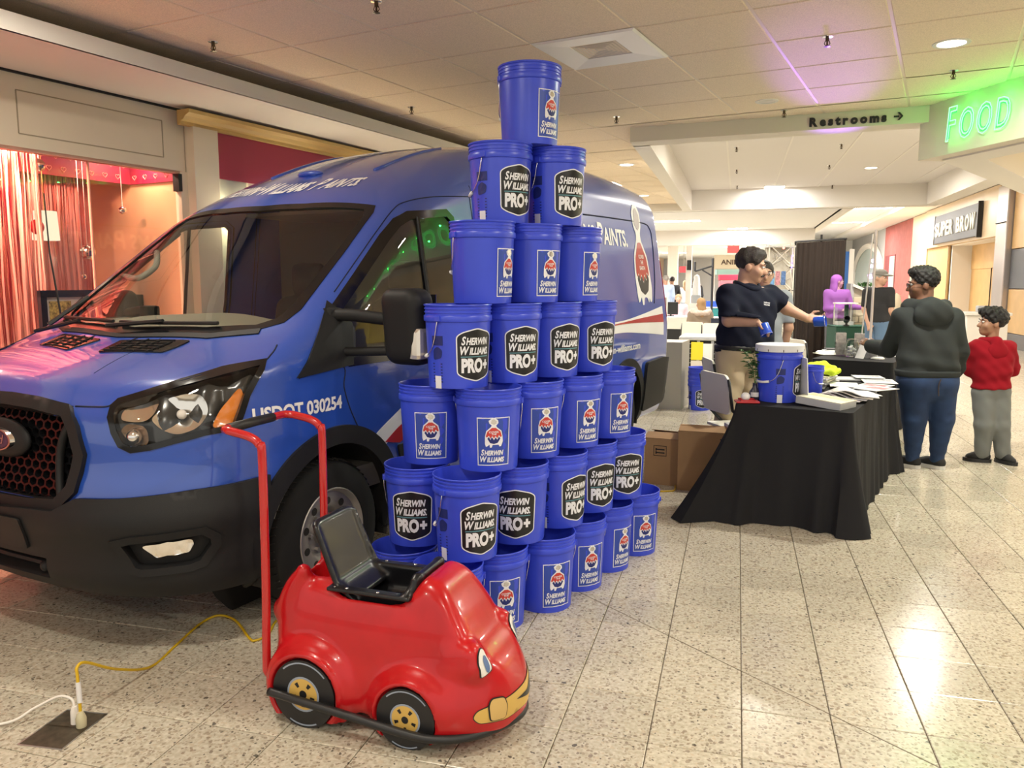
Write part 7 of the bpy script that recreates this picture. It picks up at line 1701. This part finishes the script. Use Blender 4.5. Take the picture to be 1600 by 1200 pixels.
MB().box(-.10, 0, -2.45, 2.45, 2.78, 3.66, .012).build('sign_board', M_slate, sb); m = MB().box(-.12, .0, -2.49, -2.45, 2.74, 3.70); m.build('sign_edge', M_black, sb); MB().box(-.12, 0, 2.45, 2.49, 2.76, 3.68).build('sign_edge', M_steel, sb)
cx = 2.30
for ch, wd in zip('SUPER BROW', (.42, .42, .40, .38, .42, .28, .42, .42, .42, .52)):
    if ch != ' ':
        V, F = words([(ch, 0, 0, .58, 0, .02, wd)]); V[:, 1] *= .42 / max(V[:, 1].max(), .3)
        solid(V, F, .03, lambda x, y, d, cx=cx: (-.10 - d, cx - x, 3.01 + y), 'letter', mat('sign_letter', (.80, .78, .70), .5), sb)
    cx -= wd + .05
wp(6.32, 6.42, 33.7, 39.6, 0, 3.98, M_redp); wp(6.30, 6.33, 36.8, 39.2, 1.3, 2.72, mat('red_reveal', (.20, .04, .04), .8)); wp(6.28, 6.32, 36.9, 38.0, 1.3, 2.66, mat('pale_shutter', (.40, .46, .42), .6))
ar = [(40.2, 1.2)] + [(44.6 + 4.4 * math.cos(a), 1.9 + 1.5 * math.sin(a)) for a in np.linspace(PI, 0, 15)][::1] + [(49.0, 1.2)]
Mx = Matrix(((0, 0, 1, 0), (1, 0, 0, 0), (0, 1, 0, 0), (0, 0, 0, 1)))
MB().prism(ar, 6.36, 6.41, Mx).build('arch_window', mat('arch_glass', (.50, .60, .58), .25), WR)
m = MB(); m.tube([(6.34, y, z) for y, z in ar], .16, 6); m.build('arch_frame', M_white, WR)
for k, (y, z) in enumerate(((42.5, 2.6), (43.0, 2.35))): MB().ell((6.3, y, z), .09, .09, .09, 10, 8).build('arch_lamp', emis('violet_lamp', (.8, .6, 1), 5), WR)
tv = MB().box(6.29, 6.33, 41.2, 43.9, 1.75, 1.95).build('violet_strip', emis('violet_tube', (.75, .45, 1.), 4)); tag(tv, 'glowing violet strip light on the arched window', 'light')
# ---- brown drape on a pipe frame
dv = thing('drape_panel', 'tall dark brown drape hanging on a pipe frame behind the outstretched hand', 'curtain', (1.03, 15.87, 0), R(14))
vs = []; nn = 60
for k in range(nn + 1):
    u = k / nn; ripple = .02 * math.sin(u * 55 + 2 * math.sin(u * 7))
    for z in (.02, .8, 1.6, 2.27): vs.append((u * .89, ripple * (1.25 - z / 4), z + .05 * u))
for (a, b) in ((0, 31), (31, nn)):
    mb = MB(); mb.add([vs[i] for k in range(a, b + 1) for i in range(4 * k, 4 * k + 4)], [(4 * k + j, 4 * k + 4 + j, 4 * k + 5 + j, 4 * k + 1 + j) for k in range(b - a) for j in range(3)]); mb.build('drape', mat('brown_drape', (.030, .020, .016), .9), dv, smooth=True)
MB().tube([(-.02, .0, 2.29), (.91, .0, 2.345)], .018, 8).build('rail', M_chairm, dv)
for x, z in ((-.01, 2.3), (.46, 2.42), (.90, 2.35)): MB().tube([(x, .04, 0), (x, .04, z)], .02, 8).build('post', M_chairm, dv)
# ---- pop-up display lattice
lt = thing('popup_frame', 'white folding lattice display frame left of the brown drape', 'display frame', (.47, 13.64, 0), R(14))
for s_ in range(5):
    z0 = .30 + s_ * .37
    for (xa, xb) in ((0, .40),):
        for y in (0, .18):
            MB().tube([(xa, y, z0), (xb, y, z0 + .37)], .008, 6).build('tube', M_white, lt); MB().tube([(xb, y, z0), (xa, y, z0 + .37)], .008, 6).build('tube', M_white, lt)
        MB().tube([(xa, 0, z0), (xa, .18, z0 + .37)], .008, 6).build('tube', M_white, lt); MB().tube([(xb, 0, z0), (xb, .18, z0 + .37)], .008, 6).build('tube', M_white, lt)
        MB().tube([(xa, 0, z0), (xb, .18, z0 + .2)], .007, 6).build('tube', M_steel, lt)
    for x in (0, .40):
        for y in (0, .18): MB().ell((x, y, z0), .016, .016, .016, 8, 6).build('joint', M_black, lt)
for x in (0, .40): MB().box(x - .01, x + .01, -.012, .0, .0, 2.12).build('upright', M_white, lt)
MB().box(-.02, .42, .19, .20, .35, 2.12).build('backing_sheet', mat('ivory_sheet', (.70, .66, .58), .8), lt)
MB().box(-.02, .42, -.02, .2, 2.10, 2.13).build('top_rail', M_steel, lt)
for k in range(5): MB().tube([(.06 + .06 * k, -.02, 2.02 - .01 * (k % 2)), (.12 + .06 * k, .1, 1.98), (.10 + .06 * k, -.02, 1.9)], .006, 6).build('clip', M_chrome, lt)
MB().ell((.22, -.03, 2.09), .02, .02, .02).build('red_lamp', emis('red_lamp', (1, .25, .18), 4), lt)
for k, c in enumerate(((.15, .35, .65), (.55, .25, .3), (.1, .2, .45))): MB().box(.02 + .09 * k, .09 + .09 * k, -.03, -.02, 1.50, 1.72).build('leaflet', mat('popup_%d' % k, c, .5, noise=(40, .5)), lt)
# violet party lamps behind the drape edge
pl_ = thing('lamp_strip', 'column of violet blue spot lamps at the edge of the brown drape', 'light', (.99, 16.4, 0))
MB().tube([(0, 0, 0), (0, 0, 2.3)], .02, 8).build('pole', M_white, pl_)
for z in (1.86, 1.96, 2.05): MB().ell((-.03, -.03, z), .05, .05, .04, 12, 8).build('lamp', emis('blue_violet', (.25, .15, 1.), 9), pl_)
pt = thing('party_spotlight', 'small black spotlight throwing violet light from the green table', 'spotlight', (1.78, 14.45, .816))
MB().lathe([(.001, 0), (.05, 0), (.05, .015), (.02, .02), (.02, .06), (.001, .06)], 16).build('foot', M_black, pt); MB().lathe([(.001, -.06), (.045, -.06), (.05, .05), (.044, .05), (.03, -.03)], 16).xf(Matrix.Translation((0, -.02, .11)) @ Matrix.Rotation(R(65), 4, 'X')).build('head', M_black, pt)
l = bpy.data.lights.new('violet_spot', 'SPOT'); l.energy = 3000; l.color = (.42, .16, 1.); l.spot_size = R(8); l.spot_blend = .9; l.shadow_soft_size = .03
lo = bpy.data.objects.new('violet_spot', l); C.objects.link(lo); lo.parent = pt; lo.location = (-.02, -.07, .14); lo.rotation_euler = (Vector((.62, 6.9, 3.15)) - Vector((1.76, 14.38, .95))).to_track_quat('-Z', 'Y').to_euler()
# ---- tall thin stands before the arched window
for k, (x, y, x2, h_) in enumerate(((1.87, 12.47, 1.87, 2.28), (1.70, 12.40, 1.82, 2.22))):
    t = thing('light_stand', ('upright grey pole stand before the arched window', 'thin leaning pole beside the upright grey pole')[k], 'stand', (x, y, 0))
    MB().tube([(0, 0, .03), (x2 - x, 0, h_)], .018 if k == 0 else .010, 8).build('pole', M_alu if k == 0 else M_steel, t); MB().lathe([(.001, .0), (.16, .0), (.15, .02), (.03, .03), (.001, .03)], 20).build('base', M_chairm, t)
# ---- stone veneer display with planter, green table
st = thing('stone_display', 'sloping sample wall of cream stone blocks behind the thin poles', 'display wall', (2.02, 15.6, 0), R(12))
MB().prism([(0, 0), (.46, 0), (.46, 1.28), (0, 1.47)], .02, .20, Matrix(((1, 0, 0, 0), (0, 0, 1, 0), (0, 1, 0, 0), (0, 0, 0, 1)))).build('core', mat('mortar', (.40, .36, .29), .9), st)
for r in range(11):
    z0 = .02 + r * .115; x = 0.0 - .06 * (r % 2); k = 0
    while x < .45:
        wd = .12 + .10 * rng.random(); x0, x1 = max(x, 0) + .004, min(x + wd, .46) - .004
        if x1 - x0 > .03 and z0 + .11 < 1.47 - .41 * x1: MB().box(x0, x1, -.012 * rng.random(), .03, z0, z0 + .106, .008).build('stone', mat('stone_%d' % int(rng.integers(3)), ((.60, .53, .38), (.66, .60, .46), (.52, .46, .34))[int(rng.integers(3))], .85), st)
        x += wd
MB().prism([(-.03, 1.47), (.49, 1.255), (.49, 1.30), (-.03, 1.52)], -.04, .22, Matrix(((1, 0, 0, 0), (0, 0, 1, 0), (0, 1, 0, 0), (0, 0, 0, 1)))).build('coping', mat('coping', (.72, .70, .64), .7), st)
MB().box(-.06, 0, 0, .22, 0, 1.52).build('edge_post', M_plas, st)
pf = thing('potted_plant', 'low green plant on top of the stone display', 'plant', (2.22, 15.68, 1.44))
for k in range(40):
    a = rng.random() * 6.28; p = Vector((rng.normal() * .06, rng.normal() * .04, .02)); e = p + Vector((math.cos(a) * .08, math.sin(a) * .08, .05 + .05 * rng.random())); s_ = Vector((-math.sin(a), math.cos(a), 0)) * .018; mid = (p + e) / 2 + Vector((0, 0, .02))
    MB().add([p, mid + s_, e, mid - s_], [(0, 1, 2), (0, 2, 3)]).build('leaf', M_leaf, pf)
MB().box(-.10, .10, -.06, .06, -.03, .02).build('trough', M_dark, pf)
gt = thing('green_table', 'dark green draped table in front of the stone display', 'table', (1.62, 14.4, 0), R(12)); MB().box(0, .75, 0, .5, 0, .80, .02).build('table_skirt', mat('green_cloth', (.010, .06, .035), .8), gt); MB().box(-.01, .76, -.01, .51, .80, .815, .006).build('table_top', mat('green_cloth2', (.015, .08, .05), .7), gt)
gl = thing('display_case', 'clear display case with papers on the green table', 'display case', (1.66, 14.65, .816), R(12)); MB().box(0, .30, 0, .25, 0, .30).build('case_glass', M_clear, gl); MB().box(.02, .28, .02, .2, 0, .06).build('papers', M_paper, gl); MB().box(.0, .33, -.02, .27, .36, .38).build('shelf', M_white, gl)
for x in (.01, .29): MB().box(x - .008, x + .008, .2, .22, 0, .36).build('shelf_leg', M_white, gl)
MB().box(.20, .26, .24, .28, -.02, .34).build('green_post', mat('green_cloth', (.010, .06, .035)), gl)
bp_ = thing('banner_stand', 'tall blue and white banner beside the stone display', 'banner', (1.95, 17.2, 0), R(10)); MB().box(0, .16, 0, .01, .1, 2.15).build('banner', mat('banner_blue', (.03, .13, .42), .6), bp_); MB().box(.17, .26, 0, .01, .1, 2.2).build('banner_edge', M_white, bp_); MB().box(-.05, .3, -.1, .1, 0, .04).build('base', M_steel, bp_)
figure(1.72, 15.45, 'person in pink hooded top lit violet beside the brown drape', 1.68, -85, m_('violet_lit_top', (.30, .10, .42)), m_('grey_bottom', (.12, .12, .14)), m_('violet_lit_hair', (.32, .10, .45)), mat('violet_lit_skin', (.50, .26, .36), .5), long_sleeve=True, longhair=True, arm=[((-.18, 0, 1.40), (-.20, -.05, 1.12), (.02, -.12, 1.10)), ((.18, 0, 1.40), (.26, -.04, 1.16), (.40, -.06, 1.14))], cell=.022)  # violet light on this person is put into top, hair and skin colours
ht = thing('flower_bunch', 'bunch of orange flowers before the red wall', 'flowers', (2.62, 13.9, .98)); 
for k in range(9): MB().ell((rng.normal() * .05, rng.normal() * .04, .10 + rng.normal() * .04), .035, .035, .03, 8, 6).build('flower', mat('orange_flower', (.75, .16, .02), .6), ht, smooth=True)
MB().lathe([(.001, -.16), (.05, -.16), (.07, .05)], 14).build('vase', M_white, ht)
ps = thing('plinth', 'pale plinth under the orange flowers', 'plinth', (2.62, 13.9, 0)); MB().box(-.16, .16, -.16, .16, 0, .80, .01).build('plinth_body', M_white, ps); MB().box(-.18, .18, -.18, .18, .80, .82).build('plinth_top', M_white, ps)
tf = MB().lathe([(.001, 0), (.30, 0), (.26, .25), (.18, .7), (.16, .95), (.10, 1.15), (.06, 1.32), (.001, 1.36)], 20).build('hanging_fabric', m_('fawn_cloth', (.42, .34, .24)), smooth=True); tf.location = (2.64, 15.1, .0); tag(tf, 'fawn cloth covered stand behind the man in the flat cap', 'cloth')
wk = thing('kiosk', 'white counter kiosk with a cap-shaped top before the maple door', 'kiosk', (4.55, 17.2, 0)); MB().box(-.35, .35, -.3, .3, 0, .92, .02).build('counter', M_white, wk); MB().box(-.4, .4, -.35, .35, .92, .98, .02).build('counter_top', M_white, wk); MB().box(-.12, .12, -.1, .1, .98, 1.1, .02).build('till', M_paper2, wk)
# ---- event stalls at the far end
tg = thing('canopy_stand', 'grey canopy post with a folding brace near the ANIMAL sign', 'frame', (-.61, 20.6, 0)); MB().tube([(0, 0, 0), (0, 0, 2.14)], .03, 8).build('post', M_chairm, tg); MB().tube([(-.42, -.1, 1.82), (0, 0, 1.95)], .022, 6).build('brace', M_chairm, tg); MB().tube([(-.25, -.05, 1.85), (0, 0, 1.70)], .018, 6).build('brace', M_chairm, tg)
MB().tube([(-.43, -.1, 1.82), (-.43, -.1, 2.05)], .03, 6).build('brace_end', M_black, tg)
an = thing('animal_sign', 'cream banner reading ANIMAL above the far stall', 'sign', (-.70, 24.8, 0), R(14)); MB().box(0, 1.35, 0, .04, 1.95, 2.36, .01).build('banner', mat('cream_banner', (.80, .72, .55), .6), an)
V, F = words([('ANIMAL', .20, 2.08, .20, 0, .006, .80)]); mapped(V, F, lambda x, y, z: (x, -.004, y), 'lettering', mat('brown_ink', (.10, .06, .04)), an)
for x in (0.02, 1.33): MB().tube([(x, .02, 0), (x, .02, 1.96)], .02, 6).build('post', M_white, an)
tq = MB().box(0, 1.35, 0, .3, 1.78, 1.93, .01).build('teal_valance', mat('pale_teal', (.40, .66, .64), .6)); tq.location = (-.62, 24.9, 0); tq.rotation_euler = (0, 0, R(14)); tag(tq, 'pale teal valance under the cream ANIMAL banner', 'valance')
sh = thing('pink_stall', 'stall with red and pink price panels behind the man in navy', 'stall', (-.56, 26.8, 0), R(14))
for k, (z0, z1, c) in enumerate(((1.62, 1.80, (.75, .05, .12)), (1.36, 1.60, (.80, .25, .32)), (1.05, 1.34, (.70, .04, .10)), (.0, 1.02, (.72, .68, .66)))): MB().box(.02 * k, 1.1, 0, .25, z0, z1, .01).build('panel', mat('pink_%d' % k, c, .5), sh)
for k in range(8): MB().lathe([(.001, 0), (.07, 0), (.05, .04), (.001, .05)], 10, c=(.07 + .14 * k, .1, 1.80)).build('scallop', mat('pink_0', (.75, .05, .12)), sh)
tc = thing('teal_counter', 'teal draped counter below the far pink stall', 'counter', (-.95, 24.2, 0), R(14)); MB().box(0, .9, 0, .4, 0, .80, .01).build('counter_skirt', mat('teal_cloth', (.03, .22, .22), .7), tc); MB().box(-.02, .92, -.02, .42, .80, .83).build('counter_top', M_white, tc); MB().box(.1, .5, .1, .3, .83, 1.0).build('blue_crate', mat('crate_blue', (.03, .10, .50), .5), tc)
cw = thing('white_display', 'white stepped display stand left of the canopy post', 'display stand', (-1.25, 26.0, 0)); MB().box(-.2, .2, -.2, .2, 0, .9, .02).build('plinth', M_white, cw); MB().box(-.14, .14, -.14, .14, .9, 1.15).build('step', M_paper2, cw); MB().lathe([(.001, 1.15), (.14, 1.15), (.12, 1.4), (.08, 1.75), (.001, 1.8)], 12).build('column', M_paper, cw)
o_ = struct(MB().box(-4.6, -4.4, 22, 50, 0, 3.0).build('wall_left', mat('shop_peach', (.74, .55, .38), .6)))
for k in range(4): MB().box(-4.41, -4.36, 24 + 6 * k, 28 + 6 * k, .3, 2.1).build('panel', mat('shop_pane', (.55, .60, .60), .2), o_); MB().box(-4.41, -4.35, 23.6 + 6 * k, 28.4 + 6 * k, 2.15, 2.9).build('panel', mat('shop_white', (.78, .78, .76), .6), o_)
struct(MB().box(-2.75, -2.35, 33, 33.4, 0, 3.0).build('wall_left', M_white)); 
sgn = MB().box(-.16, .16, -.02, .02, -.12, .12, .01).build('red_sign', mat('sign_red', (.70, .05, .07), .4)); sgn.location = (-2.05, 32.0, 2.05); tag(sgn, 'small red hanging sign far down the corridor', 'sign'); MB().tube([(0, 0, .12), (0, 0, .94)], .01, 5).build('hanger', M_steel, sgn)
ex = MB().box(-.16, .16, -.03, .03, -.10, .10, .01).build('exit_sign', emis('exit_red', (1, .12, .1), 1.6)); ex.location = (-.15, 23.3, 2.46); tag(ex, 'red lit sign hanging from the second crossbeam', 'sign'); MB().box(-.02, .02, -.02, .02, .1, .12).build('mount', M_white, ex)
spk = MB().box(-.07, .07, -.07, .07, 0, .32, .01).build('black_speaker', M_black); spk.location = (-1.55, 27.0, 1.95); tag(spk, 'small black loudspeaker on the far column', 'speaker')
struct(MB().box(-1.66, -1.48, 27.08, 27.3, 0, 3.0).build('wall_back', M_white))
# ---- far people, tables
figure(-2.08, 24.3, 'person in pale blue shirt beside the rear of the van', 1.76, 30, m_('pale_blue', (.45, .55, .75)), m_('dark_trouser', (.05, .05, .07)), mat('hair_grey', (.3, .28, .25)), M_skin, cell=.03, long_sleeve=True)
figure(-2.06, 26.5, 'person in black tee shirt behind the pale blue shirt', 1.74, 10, m_('black_shirt', (.015, .015, .017)), M_denim, M_hair, M_skin3, cell=.03)
figure(-1.70, 27.6, 'person with long light hair in white top and pale jeans', 1.62, 0, m_('white_top', (.75, .75, .75)), m_('pale_jeans', (.35, .48, .60)), m_('light_hair', (.38, .25, .14)), M_skin, cell=.03, longhair=True)
pj = figure(-1.43, 28.7, 'person in black jacket with a white mark walking away', 1.72, 0, m_('black_shirt', (.015, .015, .017)), m_('faded_denim', (.10, .17, .28)), M_hairc, M_skin2, cell=.03, long_sleeve=True)
MB().lathe([(.001, 0), (.07, 0), (.06, .004), (.03, .004)], 14, ax='y').xf(Matrix.Translation((0, -.145, 1.28))).build('back_print', M_lw, pj)
figure(-1.50, 21.6, 'seated person in pale pink top at the white far table', 1.66, 170, m_('pink_top', (.70, .45, .50)), m_('grey_bottom', (.12, .12, .14)), m_('light_hair', (.38, .25, .14)), M_skin, cell=.03, seated=.42, long_sleeve=True)
bw = figure(-.70, 16.45, 'seated person with long blonde hair and tan jacket with fur collar', 1.66, 15, m_('tan_jacket', (.26, .20, .15)), m_('grey_bottom', (.12, .12, .14)), m_('blonde', (.36, .22, .11)), M_skin, cell=.022, seated=.42, long_sleeve=True, longhair=True, girth=1.15)
isomesh(lambda X, Y, Z: U(cone(X, Y, Z, (-.15, -.02, .96), (.15, -.02, .96), .07, .07), cone(X, Y, Z, (-.1, -.09, .94), (.1, -.09, .94), .06, .06), k=.03) + .012 * np.sin(X * 90) * np.sin(Z * 85) * np.sin(Y * 80), (-.3, -.25, .8), (.3, .15, 1.1), .02, 'fur_collar', m_('pale_fur', (.60, .48, .42)), bw)
for x, y, lab in ((-.70, 16.5, 'simple dark chair under the seated blonde person'), (-1.50, 21.65, 'simple dark chair under the seated person in pink')):
    t = thing('stool', lab, 'chair', (x, y, 0)); MB().box(-.2, .2, -.2, .2, .36, .40, .01).build('seat', M_chairm, t)
    for a, b in ((-.18, -.18), (.18, -.18), (-.18, .18), (.18, .18)): MB().tube([(a, b, 0), (a, b, .37)], .014, 6).build('leg', M_chairm, t)
for k, (x, y, w_, lab) in enumerate(((-1.45, 19.6, 1.2, 'white draped far table with a black monitor'), (-.36, 19.2, .9, 'white far table behind the seated blonde person'))):
    t = thing('event_table', lab, 'table', (x, y, 0)); MB().box(-w_ / 2, w_ / 2, -.35, .35, .70, .74, .01).build('table_top', M_white, t); MB().box(-w_ / 2, w_ / 2, -.36, .34, .45, .70).build('table_skirt', M_white, t); MB().box(-w_ / 2 + .02, w_ / 2 - .02, -.33, .33, .0, .45).build('under_skirt', M_black, t)
mn = thing('monitor', 'black monitor standing on the white far table', 'monitor', (-1.52, 19.5, .741)); MB().box(-.17, .17, -.05, .0, .04, .34, .015).build('screen_back', M_black, mn); MB().box(-.08, .08, -.06, .06, 0, .02).build('foot', M_black, mn); MB().box(-.02, .02, -.03, .0, .02, .06).build('neck', M_black, mn)
bk2 = flatbox('white_papers', 'loose white papers on the white far table', 'paper', -1.2, 19.45, .742, .4, .25, .01, .2, M_paper)
dp = MB().box(0, .75, 0, .04, 0, .92, .01).build('dark_partition', m_('navy_fabric', (.03, .035, .06))); dp.location = (-.42, 14.4, 0); dp.rotation_euler = (0, 0, R(20)); tag(dp, 'dark blue fabric partition left of the man in navy', 'partition')
# a stray shoe of somebody stepping out of the frame
